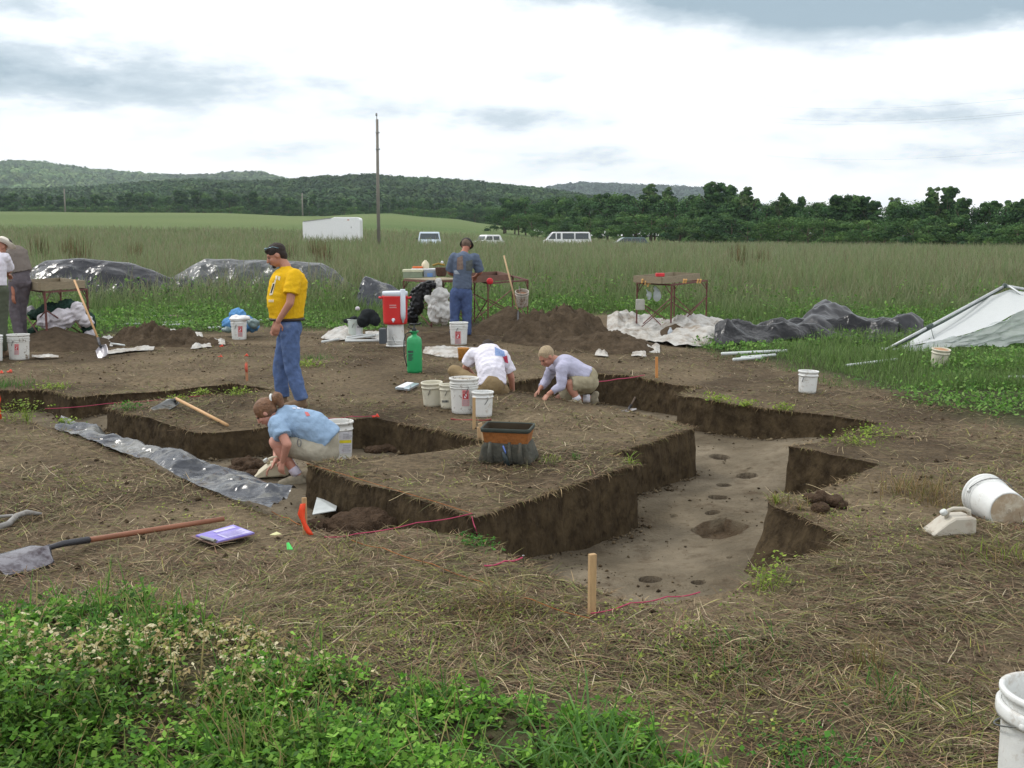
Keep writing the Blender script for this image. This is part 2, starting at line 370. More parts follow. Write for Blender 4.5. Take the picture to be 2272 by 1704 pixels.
def build_ground():
    V = [Vector(p) for p in PIT]; nP = len(V)
    E = [(i, (i + 1) % nP) for i in range(nP)]
    # sheet points: rings about the camera, fine in view, coarse behind, far to the horizon
    pts = []
    r = .6; k = 0
    while r < 6000:
        st = .0165 if 2.8 < r < 60 else .03
        az = []
        a = -.62
        while a < .62: az.append(a); a += st
        a = .62
        while a < 2 * PI - .62: az.append(a); a += .16
        for a in az:
            aa = a + st * .5 * (k % 2)
            rr = r * (1 + random.uniform(-.3, .3) * st)
            pts.append((rr * math.sin(aa), rr * math.cos(aa)))
        r *= 1 + (st * 1.1 if 2.8 < r else .25); k += 1
    P = np.array(pts); Pa = np.array(PIT)
    # drop those too near the outline
    m = np.ones(len(P), bool)
    near = (np.hypot(P[:, 0], P[:, 1]) < 20)
    idx = np.where(near)[0]
    for c in range(0, len(idx), 2000):
        ii = idx[c:c + 2000]; dd = np.hypot(P[ii, 0][:, None] - Pa[None, :, 0], P[ii, 1][:, None] - Pa[None, :, 1]).min(1)
        m[ii] = dd > .03
    P = P[m]
    # dense points in the floors
    fx = np.arange(-9, 9, .085); fy = np.arange(4, 18, .085); gx, gy = np.meshgrid(fx, fy); gx = gx.ravel() + RNG.normal(0, .012, gx.size); gy = gy.ravel() + RNG.normal(0, .012, gy.size)
    ins = inpoly(gx, gy, PIT); gx, gy = gx[ins], gy[ins]
    dd = np.hypot(gx[:, None] - Pa[None, :, 0], gy[:, None] - Pa[None, :, 1]).min(1); q = dd > .035
    Q = np.stack([gx[q], gy[q]], 1)
    insP = inpoly(P[:, 0], P[:, 1], PIT)
    P = P[~insP]
    hol = []
    for hx, hy, hr, hd in holes:
        q = np.hypot(Q[:, 0] - hx, Q[:, 1] - hy) > hr * 1.25 + .02; Q = Q[q]
        for f, n in ((1.12, 16), (1.0, 16), (.86, 14), (.5, 8)):
            for k in range(n): hol.append((hx + hr * f * math.cos(2 * PI * k / n) * random.uniform(.96, 1.04), hy + hr * f * math.sin(2 * PI * k / n)))
        hol.append((hx, hy))
    bc = sum(BIGH, Vector((0, 0))) / len(BIGH); nb = len(BIGH)
    bp = [(p.x, p.y) for p in BIGH]
    bb = [tuple(bc + (Vector(p) - bc) * 1.25) for p in bp]
    Q = Q[~inpoly(Q[:, 0], Q[:, 1], bb)]
    for f in (1.08, 1.0, .93, .6, .25):
        for i in range(nb):
            for t in (0, .25, .5, .75):
                p = BIGH[i].lerp(BIGH[(i + 1) % nb], t); hol.append(tuple(bc + (p - bc) * f))
    allp = [Vector(p) for p in P] + [Vector(p) for p in Q] + [Vector(p) for p in hol]
    vs, es, fs, *_ = delaunay_2d_cdt(V + allp, E, [], 0, 1e-6)
    A = np.array([(v.x, v.y) for v in vs]); F = np.array([f for f in fs if len(f) == 3])
    c = A[F].mean(1); inside = inpoly(c[:, 0], c[:, 1], PIT)
    # -- top sheet
    def sub(F, z, name, m, cols=None):
        u, inv = np.unique(F.ravel(), return_inverse=True); T = inv.reshape(-1, 3); xy = A[u]
        n = np.cross(np.c_[xy[T[:, 1]] - xy[T[:, 0]], np.zeros(len(T))], np.c_[xy[T[:, 2]] - xy[T[:, 0]], np.zeros(len(T))])[:, 2]
        T[n < 0] = T[n < 0][:, ::-1]
        me = npmesh(name, np.c_[xy, z(xy[:, 0], xy[:, 1])], tris=T, colors=None if cols is None else cols(xy[:, 0], xy[:, 1]))
        o = obj(name, me, m, smooth=True); return o
    g = sub(F[~inside], top_z, 'ground', M_ground(), ground_cols)
    tag(g, kind='structure')
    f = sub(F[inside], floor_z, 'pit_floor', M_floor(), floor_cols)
    tag(f, kind='structure')
    return g
def top_z(x, y):
    z = terrain(x, y)
    ins = inpoly(x, y, SHAL)
    z = z - .05 * ins
    # near, trampled mounds of cut sod
    for u, v, r, h in MOUNDS:
        p = G(u, v); z = z + h * np.exp(-((x - p.x) ** 2 + (y - p.y) ** 2) / r ** 2)
    return z
MOUNDS = [(1090, 1350, .22, .07), (1745, 1124, .22, .05), (1630, 1450, .3, .06), (2150, 1080, .35, .05), (400, 1420, .5, .06), (150, 1500, .8, .10), (700, 1600, .9, .09), (1340, 1660, .4, .08), (1830, 1590, .35, .05), (2000, 1400, .5, .03)]
def floor_z(x, y):
    d = pit_depth(x, y) + .010 * vnoise(x * 4, y * 4) + .003 * vnoise(x * 14, y * 14)
    for hx, hy, hr, hd in holes:
        r = np.hypot(x - hx, y - hy); d = d + hd * (1 - sstep(hr * .84, hr * .99, r))
    bp = [(p.x, p.y) for p in BIGH]; c = np.mean(bp, 0)
    s = inpoly(c[0] + (np.asarray(x) - c[0]) * 1.03, c[1] + (np.asarray(y) - c[1]) * 1.03, bp)
    d = d + .10 * s
    return -d
def floor_cols(x, y):
    n = np.clip(.5 + .6 * fbm(x * 1.7, y * 1.7), 0, 1)[:, None]; a = np.array(lin((96, 87, 72))); b = np.array(lin((126, 116, 99))); c = a + (b - a) * n
    # dark earth that fell from the sections and lies along their feet in uneven patches
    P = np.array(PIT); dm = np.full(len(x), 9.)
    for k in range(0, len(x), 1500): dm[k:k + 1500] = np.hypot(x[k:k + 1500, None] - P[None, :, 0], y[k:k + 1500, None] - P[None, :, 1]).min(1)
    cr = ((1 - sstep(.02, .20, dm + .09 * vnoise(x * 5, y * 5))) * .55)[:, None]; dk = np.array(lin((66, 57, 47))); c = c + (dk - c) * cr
    # the fill of the post holes and of the small pit is a darker soil
    for hx, hy, hr, hd in holes:
        if hd > .04: q = (1 - sstep(hr * .95, hr * 1.03, np.hypot(x - hx, y - hy)))[:, None]; c = c + (np.array(lin((50, 40, 34))) - c) * q
    bp = [(p.x, p.y) for p in BIGH]; q = (inpoly(x, y, bp) * .75)[:, None]; return c + (np.array(lin((78, 64, 50))) - c) * q
# colours of the ground surface itself: trodden grey brown earth; under the meadow it is dark green-brown thatch
EDGE_PX = [(-300, 790), (0, 775), (200, 768), (250, 742), (480, 742), (560, 722), (640, 735), (800, 735), (880, 728), (1050, 722), (1200, 700), (1350, 700), (1440, 740), (1540, 775), (1600, 792),
           (1700, 812), (1850, 850), (2000, 892), (2150, 925), (2272, 965), (2500, 1000)]
TALL_PX = [(-300, 722), (0, 719), (300, 714), (600, 713), (900, 702), (1200, 690), (1400, 700), (1600, 728), (1900, 735), (2272, 722), (2500, 722)]
ea = np.array([(G(u, v).x / G(u, v).y, G(u, v).y) for u, v in EDGE_PX]); ta = np.array([(G(u, v).x / G(u, v).y, G(u, v).y) for u, v in TALL_PX])
def edge_y(x, y): return np.interp(x / np.maximum(y, .1), ea[:, 0], ea[:, 1])
def tall_y(x, y): return np.interp(x / np.maximum(y, .1), ta[:, 0], ta[:, 1])
CLOVER_PX = [(-400, 1380), (60, 1390), (200, 1400), (330, 1405), (430, 1420), (500, 1480), (620, 1510), (760, 1545), (900, 1585), (1060, 1615), (1180, 1640), (1420, 1680), (1560, 1730), (1640, 1790), (1700, 1900), (-900, 1900)]
CLOVER = [tuple(G(u, v).xy) for u, v in CLOVER_PX]
def ground_cols(x, y):
    n = fbm(x * .9, y * .9)[:, None]; n2 = vnoise(x * 3.1 + 40, y * 3.1)[:, None]
    a = np.array(lin((120, 106, 84))); b = np.array(lin((78, 66, 50))); c = np.array(lin((62, 66, 42)))
    t = np.clip(.5 + .5 * n + .3 * n2, 0, 1)
    col = b + (a - b) * t
    gr = sstep(-.3, 1.2, (y - edge_y(x, y)) + .5 * vnoise(x * 1.5, y * 1.5))[:, None]
    cl = (inpoly(x, y, CLOVER) * .8)[:, None]
    col = col + (c - col) * np.maximum(gr, cl)
    far = sstep(125, 150, np.hypot(x, y))[:, None]; mead = np.array(lin((102, 116, 70))); md2 = np.array(lin((84, 104, 58)))
    md = md2 + (mead - md2) * np.clip(.5 + .6 * fbm(x * .02, y * .02), 0, 1)[:, None]
    return col + (md - col) * far
def M_ground():
    return mat('earth_and_thatch', (1, 1, 1), rough=.95, attr=True, var=.45, scale=16, bump=2.6, bscale=34, spec=.15)
def M_floor():
    return mat('scraped_subsoil', (1, 1, 1), rough=.95, attr=True, var=.2, scale=5, bump=1.2, bscale=30, spec=.12, dirt=lin((76, 63, 48)), dirt_scale=5.5, dirt_lo=.52, dirt_hi=.75)
def M_wall():
    return mat('dark_topsoil_section', lin((56, 47, 36)), rough=.98, col2=lin((86, 74, 56)), scale=6, bump=1.7, bscale=12, spec=.08, streak=(1.3, 1.3, .8), dirt=lin((46, 38, 29)), dirt_scale=9, dirt_lo=.5, dirt_hi=.7)
def build_walls():
    n = len(PIT); P = np.array(PIT)
    # inward normal of the outline
    area = sum(P[i][0] * P[(i + 1) % n][1] - P[(i + 1) % n][0] * P[i][1] for i in range(n))
    sgn = 1 if area > 0 else -1
    t = np.roll(P, -1, 0) - np.roll(P, 1, 0); t /= np.linalg.norm(t, axis=1)[:, None] + 1e-9
    nin = np.stack([-t[:, 1], t[:, 0]], 1) * sgn
    # densify columns
    rows = 14; V = []; Q = []
    zt = top_z(P[:, 0], P[:, 1]); zf = floor_z(P[:, 0], P[:, 1])
    r3 = np.array(G(1690, 1150).xy)
    bat = .02 + .40 * np.exp(-((P - r3) ** 2).sum(1) / .07) 
    for k in range(rows + 1):
        s = k / rows
        z = zt + (zf - .03 - zt) * s
        off = bat * s ** 1.5 + np.sin(s * PI) * (.007 * vnoise(P[:, 0] * 7, P[:, 1] * 7, z * 9) + .008 * vnoise(P[:, 0] * 22, P[:, 1] * 22, z * 16)) - .010 * math.exp(-((s - .12) / .08) ** 2)
        X = P + nin * off[:, None]
        V.append(np.c_[X, z])
    V = np.concatenate(V)
    for k in range(rows):
        a = np.arange(n) + k * n; b = np.roll(np.arange(n), -1) + k * n
        Q.append(np.stack([a, b, b + n, a + n], 1) if sgn > 0 else np.stack([b, a, a + n, b + n], 1))
    me = npmesh('pit_wall', V, quads=np.concatenate(Q))
    tag(obj('pit_wall', me, M_wall(), smooth=True), kind='structure')
ground = build_ground(); build_walls()
def HZ(x, y): return float(top_z(np.array([x]), np.array([y]))[0])
def FZ(x, y): return float(floor_z(np.array([x]), np.array([y]))[0])
def GG(u, v):
    """the point of the real (bumpy) top surface seen at this pixel"""
    p = G(u, v); z = HZ(p.x, p.y)
    for _ in range(3): p = G(u, v, z); z = HZ(p.x, p.y)
    return p

# ------------------------------------------------------------------ blades, straw, leaves
def ribbons(P, az, L, Wd, lean, curve, col0, col1, rise=None):
    """N tapered blades of three joints. P base, az heading, L length, Wd width, lean 0 = upright .. 1 = flat, curve = droop"""
    N = len(P); h = np.stack([np.sin(az), np.cos(az), 0 * az], 1); s = np.stack([np.cos(az), -np.sin(az), 0 * az], 1)
    th0 = lean * PI / 2; th1 = np.clip(th0 + curve, -.2, 2.6); th2 = np.clip(th0 + curve * 2, -.2, 2.8)
    def seg(th): return h * np.sin(th)[:, None] + np.array([0, 0, 1.]) * np.cos(th)[:, None]
    p1 = P + seg(th0) * (L * .4)[:, None]; p2 = p1 + seg(th1) * (L * .35)[:, None]; p3 = p2 + seg(th2) * (L * .25)[:, None]
    w = (s * Wd[:, None]) * .5
    V = np.stack([P - w, P + w, p1 - w, p1 + w, p2 - w * .7, p2 + w * .7, p3], 1).reshape(-1, 3)
    b = np.arange(N) * 7
    Q = np.concatenate([np.stack([b, b + 1, b + 3, b + 2], 1), np.stack([b + 2, b + 3, b + 5, b + 4], 1)]); T = np.stack([b + 4, b + 5, b + 6], 1)
    f = np.array([0, 0, .4, .4, .75, .75, 1])[None, :, None]
    C = (col0[:, None, :] * (1 - f) + col1[:, None, :] * f).reshape(-1, 3)
    return V, Q, T, C
class Bag:
    def __init__(s): s.V = []; s.Q = []; s.T = []; s.C = []; s.n = 0
    def add(s, V, Q, T, C):
        s.V.append(V); s.C.append(C)
        if Q is not None and len(Q): s.Q.append(Q + s.n)
        if T is not None and len(T): s.T.append(T + s.n)
        s.n += len(V)
    def mesh(s, name):
        return npmesh(name, np.concatenate(s.V), np.concatenate(s.Q) if s.Q else None, np.concatenate(s.T) if s.T else None, np.concatenate(s.C))
def pick(cols, n, jit=.18):
    c = np.array([lin(x) for x in cols])[RNG.integers(0, len(cols), n)]
    return c * (1 + RNG.normal(0, jit, (n, 1))).clip(.4, 1.7)
def polar(n, d0, d1, power=0.0, lo=-.56, hi=.56):
    """points spread in view: log-uniform in distance when power = 0"""
    u = RNG.random(n); d = d0 * (d1 / d0) ** u if power == 0 else (d0 ** power + u * (d1 ** power - d0 ** power)) ** (1 / power)
    t = RNG.uniform(lo, hi, n); y = d; x = d * t
    return x, y
LEAF = mat('leaf_green', (1, 1, 1), rough=.6, attr=True, var=.12, scale=3, spec=.2, transl=.42)
STRAWM = mat('dry_stalk', (1, 1, 1), rough=.8, attr=True, var=.15, scale=5, spec=.2)

def out_of_pit(x, y, grow=0.0):
    return ~inpoly(x, y, PIT)
def build_straw():
    B = Bag(); N = 330000
    x, y = polar(N, 3.2, 21, lo=-.78, hi=.72)
    ok = out_of_pit(x, y) & (y < edge_y(x, y) + .5)
    cl = inpoly(x, y, CLOVER); ok &= ~(cl & (RNG.random(N) < .6))
    dens = .56 + .85 * vnoise(x * 1.1, y * 1.1) + .4 * vnoise(x * 4, y * 4); ok &= RNG.random(N) < dens
    x, y = x[ok], y[ok]; n = len(x); d = y
    az = vnoise(x * .55, y * .55) * 4.5 + vnoise(x * 1.9, y * 1.9) * 2 + RNG.normal(0, 1.3, n)
    L = RNG.gamma(2.6, .030, n).clip(.025, .30) * (1 + d * .02); Wd = RNG.uniform(.0018, .0036, n) * (1 + .08 * d)
    z = top_z(x, y) + RNG.uniform(.002, .02, n)
    c0 = pick([(120, 104, 82), (98, 80, 62), (142, 126, 100), (80, 64, 50), (102, 100, 68), (92, 76, 60), (112, 86, 68), (96, 96, 62)], n, .28); 
    pale = RNG.random(n) < .035; c0[pale] = pick([(176, 164, 138), (160, 146, 118)], pale.sum())
    gr = RNG.random(n) < (.10 + .10 * (vnoise(x * .8 + 9, y * .8) > .2)); c0[gr] = pick([(104, 112, 56), (124, 124, 60), (88, 100, 48)], gr.sum())
    B.add(*ribbons(np.c_[x, y, z], az, L, Wd, RNG.normal(.93, .06, n).clip(.7, 1.0), RNG.normal(.04, .12, n), c0, c0 * 1.06))
    # sparse yellow green seedlings coming through the straw
    n = 5200; sx, sy = polar(n, 3.6, 9, power=-.5, lo=-.5, hi=.5); ok2 = out_of_pit(sx, sy) & (vnoise(sx * 1.4 + 3, sy * 1.4) + .5 * vnoise(sx * 5, sy * 5) > .25) ; sx, sy = sx[ok2], sy[ok2]; n = len(sx)
    for k in range(4):
        leaves(B, np.c_[sx + RNG.normal(0, .02, n), sy + RNG.normal(0, .02, n), top_z(sx, sy) + RNG.uniform(.01, .05, n)], RNG.uniform(.010, .022, n), RNG.uniform(0, 6.3, n), RNG.normal(.3, .4, n), pick([(122, 132, 58), (104, 120, 50), (140, 144, 76), (90, 112, 46)], n, .16))
    # matted grass hanging over the cut edges
    P = np.array(PIT); n = 15000; i = RNG.integers(0, len(P), n); t = np.roll(P, -1, 0) - np.roll(P, 1, 0); t /= np.linalg.norm(t, axis=1)[:, None] + 1e-9
    area = (P[:, 0] * np.roll(P[:, 1], -1) - np.roll(P[:, 0], -1) * P[:, 1]).sum(); nin = np.stack([-t[:, 1], t[:, 0]], 1) * np.sign(area)
    dn = .5 + .8 * vnoise(P[i, 0] * 2.2, P[i, 1] * 2.2); k = RNG.random(n) < dn; i = i[k]; n = len(i)
    q = P[i] - nin[i] * RNG.uniform(-.006, .05, n)[:, None]; az = np.arctan2(nin[i, 0], nin[i, 1]) + RNG.normal(0, .8, n)
    c0 = pick([(120, 100, 74), (98, 80, 58), (140, 122, 92), (110, 106, 66), (88, 70, 50)], n, .2)
    B.add(*ribbons(np.c_[q, top_z(q[:, 0], q[:, 1]) + .004], az, RNG.uniform(.03, .11, n), RNG.uniform(.002, .0042, n) * (1 + .07 * q[:, 1]), RNG.normal(.85, .12, n), RNG.uniform(.1, .9, n), c0, c0))
    # side-curled stalks: horizontal arcs
    o = obj('dry_straw', B.mesh('dry_straw'), STRAWM); tag(o, 'matted cut straw and dead grass lying over the trodden brown earth', 'straw', kind='stuff')
def curl_stalks():
    """longer curved pale stalks lying on the surface"""
    N = 4600; x, y = polar(N, 3.3, 11, power=-.3, lo=-.75, hi=.7); ok = out_of_pit(x, y) & ~inpoly(x, y, CLOVER) & (y < edge_y(x, y)); x, y = x[ok], y[ok]; n = len(x)
    a = RNG.uniform(0, 2 * PI, n); k = RNG.normal(0, 5, n); L = RNG.uniform(.08, .34, n); K = 8; V = []
    px_, py_ = x.copy(), y.copy(); w = RNG.uniform(.0014, .0030, n) * (1 + .03 * y); V = np.zeros((n, K + 1, 2, 3))
    h = RNG.uniform(.0, .035, n)
    for i in range(K + 1):
        s = i / K; z = top_z(px_, py_) + .006 + h * np.sin(PI * s)
        nx, ny = -np.sin(a), np.cos(a)
        V[:, i, 0] = np.stack([px_ + nx * w / 2, py_ + ny * w / 2, z], 1); V[:, i, 1] = np.stack([px_ - nx * w / 2, py_ - ny * w / 2, z + .001], 1)
        px_ = px_ + np.cos(a) * L / K; py_ = py_ + np.sin(a) * L / K; a = a + k * L / K
    keep = out_of_pit(px_, py_) | (RNG.random(n) < .3); V = V[keep]; n = len(V)
    b = np.arange(n)[:, None] * (K + 1) * 2 + np.arange(K)[None] * 2; b = b.ravel()
    Q = np.stack([b, b + 1, b + 3, b + 2], 1)
    c = pick([(158, 140, 108), (134, 112, 82), (178, 162, 128), (118, 98, 72), (134, 128, 86)], n)
    C = np.repeat(c, (K + 1) * 2, 0)
    o = obj('loose_stalks', npmesh('loose_stalks', V.reshape(-1, 3), Q, None, C), STRAWM); tag(o, 'loose curved pale stalks scattered over the matted straw', 'straw', kind='stuff')
def grass_height(x, y):
    e = edge_y(x, y); t = tall_y(x, y)
    n = .5 + .5 * vnoise(x * .7, y * .7)
    low = .07 + .16 * sstep(0, 2.5, y - e) * (.4 + n)
    return low + (1.16 - low) * sstep(-.5, 7.5, y - t) 
def build_field():
    B = Bag(); N = 330000
    x, y = polar(N, 13, 150, power=-.25, lo=-.55, hi=.55); xb, yb = polar(80000, 60, 146); x = np.r_[x, xb]; y = np.r_[y, yb]; N = len(x)
    jit = .6 * vnoise(x * 1.2, y * 1.2)
    ok = (y > edge_y(x, y) - .1 + jit) & (np.hypot(x, y) < 150)
    # low grass near the edge is thinner, bare patches
    near = y < edge_y(x, y) + 1.2
    ok &= ~(near & (RNG.random(N) < .5 - .5 * vnoise(x * 2, y * 2)))
    for (u, v, r) in BARE: p = G(u, v); ok &= np.hypot(x - p.x, (y - p.y) * .8) > r
    x, y = x[ok], y[ok]; n = len(x)
    h = grass_height(x, y) * RNG.uniform(.5, 1.22, n) * (1 + .16 * vnoise(x * .35, y * .35) + .10 * vnoise(x * 1.1 + 5, y * 1.1))
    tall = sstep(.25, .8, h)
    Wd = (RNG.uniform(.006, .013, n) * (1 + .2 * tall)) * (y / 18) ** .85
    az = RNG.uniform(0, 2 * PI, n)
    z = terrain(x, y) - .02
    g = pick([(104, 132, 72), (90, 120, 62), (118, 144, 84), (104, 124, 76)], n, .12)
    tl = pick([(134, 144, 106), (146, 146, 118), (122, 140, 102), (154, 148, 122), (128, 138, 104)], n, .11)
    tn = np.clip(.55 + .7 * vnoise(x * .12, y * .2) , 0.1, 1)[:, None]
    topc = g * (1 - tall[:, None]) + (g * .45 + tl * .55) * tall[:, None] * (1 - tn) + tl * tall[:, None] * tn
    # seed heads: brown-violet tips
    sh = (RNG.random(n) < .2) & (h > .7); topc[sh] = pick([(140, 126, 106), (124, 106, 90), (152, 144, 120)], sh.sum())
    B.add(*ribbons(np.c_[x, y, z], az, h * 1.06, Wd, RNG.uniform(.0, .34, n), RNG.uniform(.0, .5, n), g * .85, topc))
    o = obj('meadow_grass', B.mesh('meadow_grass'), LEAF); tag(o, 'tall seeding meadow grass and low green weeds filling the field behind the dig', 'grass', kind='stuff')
BARE = [(1500, 745, 1.0), (380, 755, 1.4), (1130, 735, 1.6)]
def leaves(B, P, size, az, tilt, cols):  # noqa
    """folded rhombic leaflets: four verts each"""
    n = len(P); d = np.stack([np.cos(az) * np.cos(tilt), np.sin(az) * np.cos(tilt), np.sin(tilt)], 1); s = np.stack([-np.sin(az), np.cos(az), 0 * az], 1)
    s = s + RNG.normal(0, .25, (n, 3)); L = size[:, None]
    V = np.stack([P, P + d * L * .55 + s * L * .32, P + d * L, P + d * L * .55 - s * L * .32], 1).reshape(-1, 3)
    b = np.arange(n) * 4; B.add(V, np.stack([b, b + 1, b + 2, b + 3], 1), None, np.repeat(cols, 4, 0))
def build_clover():
    B = Bag(); N = 19000
    x, y = polar(N, 3.2, 6.4, power=1.2, lo=-.82, hi=.45)
    jx = .14 * vnoise(x * 3, y * 3); jy = .12 * vnoise(x * 3 + 30, y * 3)
    ok = inpoly(x + jx, y + jy, CLOVER) & (RNG.random(N) < .62 + .6 * vnoise(x * 3.3 + 50, y * 3.3))
    edge = ~inpoly(x, y + .5, CLOVER); ok &= ~(edge & (RNG.random(N) < .45))
    x, y = x[ok], y[ok]; n = len(x)
    u, v = PROJ(x, y, 0 * x)
    h = (.07 + .10 * RNG.random(n)) * (1 + .75 * vnoise(x * 2.2, y * 2.2)) * (1.1 - .5 * edge[ok])
    dry = np.exp(-((u - 380) / 360) ** 2 - ((v - 1535) / 100) ** 2) * (.75 + 1.1 * (vnoise(x * 4, y * 4) > -.25)); dry = dry * .8; dry = np.maximum(dry, .6 * np.exp(-((u - 720) / 220) ** 2 - ((v - 1590) / 60) ** 2))
    for k in range(9):
        f = (k + 1) / 9; m = n
        bx = x + RNG.normal(0, .028, n) * f * 1.3; by = y + RNG.normal(0, .028, n) * f * 1.3; bz = top_z(x, y) + h * f * RNG.uniform(.8, 1.1, n)
        isd = RNG.random(n) < dry * (.25 + .8 * f)
        g = pick([(90, 138, 42), (114, 160, 58), (76, 120, 40), (132, 172, 76), (70, 106, 48)], n, .2) * (1 + .28 * vnoise(x * 2.6 + 7, y * 2.6))[:, None] * (.9 + .25 * f)
        dd = pick([(216, 204, 162), (196, 180, 132), (228, 220, 184), (176, 156, 112), (150, 156, 84)], n, .1)
        c = np.where(isd[:, None], dd, g); a0 = RNG.uniform(0, 2 * PI, n)
        sz = RNG.uniform(.018, .034, n) * np.where(isd, .8, 1)
        for j in range(3):
            leaves(B, np.c_[bx, by, bz], sz, a0 + j * 2.1 + RNG.normal(0, .2, n), RNG.normal(.25, .45, n) - isd * .7, c * (1 + RNG.normal(0, .06, (n, 1))))
    # stems
    c0 = pick([(70, 100, 44), (96, 104, 58)], n); B.add(*ribbons(np.c_[x, y, top_z(x, y)], RNG.uniform(0, 6.3, n), h * 1.05, np.full(n, .004), RNG.uniform(0, .2, n), RNG.uniform(0, .15, n), c0, c0))
    m = 2600; i = RNG.integers(0, n, m); c0 = pick([(84, 128, 52), (110, 140, 64), (150, 136, 92)], m)
    B.add(*ribbons(np.c_[x[i], y[i], top_z(x[i], y[i])], RNG.uniform(0, 6.3, m), RNG.uniform(.12, .3, m), np.full(m, .005), RNG.uniform(.1, .5, m), RNG.uniform(.1, .5, m), c0 * .8, c0))
    o = obj('clover_patch', B.mesh('clover_patch'), LEAF); tag(o, 'low leafy green clover with withered cream tips covering the bottom left corner', 'plants', kind='stuff')
def build_low_weeds():
    """broad-leaved green weeds in the low band behind and to the right of the dig"""
    B = Bag(); N = 52000
    x, y = polar(N, 11, 34, power=.4, lo=-.53, hi=.53)
    e = edge_y(x, y); ok = (y > e + .25 + .5 * vnoise(x, y)) & (y < tall_y(x, y) + 6.5)
    for (u, v, r) in BARE: p = G(u, v); ok &= np.hypot(x - p.x, (y - p.y) * .8) > r
    ok &= RNG.random(N) < .55 + .8 * vnoise(x * .6, y * .6)
    x, y = x[ok], y[ok]; n = len(x); h = np.minimum(grass_height(x, y) * .95, .75) * RNG.uniform(.4, 1.05, n)
    for k in range(3):
        c = pick([(92, 134, 58), (110, 152, 70), (78, 116, 52), (126, 160, 84)], n, .18)
        leaves(B, np.c_[x + RNG.normal(0, .05, n), y + RNG.normal(0, .05, n), terrain(x, y) + h * RNG.uniform(.5, 1, n)], RNG.uniform(.04, .075, n) * (y / 16) ** .7, RNG.uniform(0, 6.3, n), RNG.normal(.3, .5, n), c)
    o = obj('low_weeds', B.mesh('low_weeds'), LEAF); tag(o, 'bright green broad leaved weeds growing low along the field edge', 'weeds', kind='stuff')
def build_crumbs():
    """loose crumbs of earth: over the bare ground, thick along the feet of the cut walls, thinly over the floors"""
    P = np.array(PIT); t = np.roll(P, -1, 0) - np.roll(P, 1, 0); t /= np.linalg.norm(t, axis=1)[:, None] + 1e-9
    area = (P[:, 0] * np.roll(P[:, 1], -1) - np.roll(P[:, 0], -1) * P[:, 1]).sum(); nin = np.stack([-t[:, 1], t[:, 0]], 1) * np.sign(area)
    i = RNG.integers(0, len(P), 12000); q = P[i] + nin[i] * np.abs(RNG.normal(.02, .07, 12000))[:, None] + RNG.normal(0, .02, (12000, 2)); k = inpoly(q[:, 0], q[:, 1], PIT) & (RNG.random(12000) < .5 + .8 * vnoise(q[:, 0] * 3, q[:, 1] * 3)); q = q[k]
    fx, fy = polar(9000, 5.5, 15, lo=-.45, hi=.4); k = inpoly(fx, fy, PIT) & (vnoise(fx * 2, fy * 2) > -.1); f = np.c_[fx[k], fy[k]]
    gx, gy = polar(22000, 3.4, 20, power=.1, lo=-.7, hi=.7); k = out_of_pit(gx, gy) & (gy < edge_y(gx, gy)) & (vnoise(gx * 1.6, gy * 1.6) > -.25); g = np.c_[gx[k], gy[k]]
    X = np.concatenate([q, f, g]); Z = np.concatenate([floor_z(q[:, 0], q[:, 1]), floor_z(f[:, 0], f[:, 1]), top_z(g[:, 0], g[:, 1])])
    n = len(X); s = (RNG.gamma(1.9, .0024, n).clip(.0018, .02)) * np.concatenate([np.full(len(q), 1.5), np.full(len(f), .9), np.full(len(g), 1.2)]) * (.7 + .06 * X[:, 1])
    o = np.array([[1, 0, 0], [0, 1, 0], [-1, 0, 0], [0, -1, 0], [0, 0, 1], [0, 0, -.6]]); J = o[None] * (1 + RNG.normal(0, .22, (n, 6, 1))) + RNG.normal(0, .14, (n, 6, 3)); a = RNG.uniform(0, 6.3, n)
    ca, sa = np.cos(a)[:, None], np.sin(a)[:, None]; J = np.stack([J[..., 0] * ca - J[..., 1] * sa, J[..., 0] * sa + J[..., 1] * ca, J[..., 2] * .75], -1)
    V = J * s[:, None, None] + np.c_[X, Z + s * .3][:, None, :]; b = (np.arange(n) * 6)[:, None]
    T = np.concatenate([b + np.array(tt) for tt in ([0, 1, 4], [1, 2, 4], [2, 3, 4], [3, 0, 4], [1, 0, 5], [2, 1, 5], [3, 2, 5], [0, 3, 5])])
    c = pick([(100, 88, 70), (82, 70, 54), (118, 106, 86), (70, 60, 48)], n, .15); o_ = obj('earth_crumbs', npmesh('earth_crumbs', V.reshape(-1, 3), None, T, np.repeat(c, 6, 0)), mat('crumb_earth', (1, 1, 1), rough=1, attr=True, var=.2, scale=40, spec=.05)); tag(o_, 'loose crumbs of brown earth on the ground and along the trench walls', 'earth', kind='stuff')
build_crumbs()
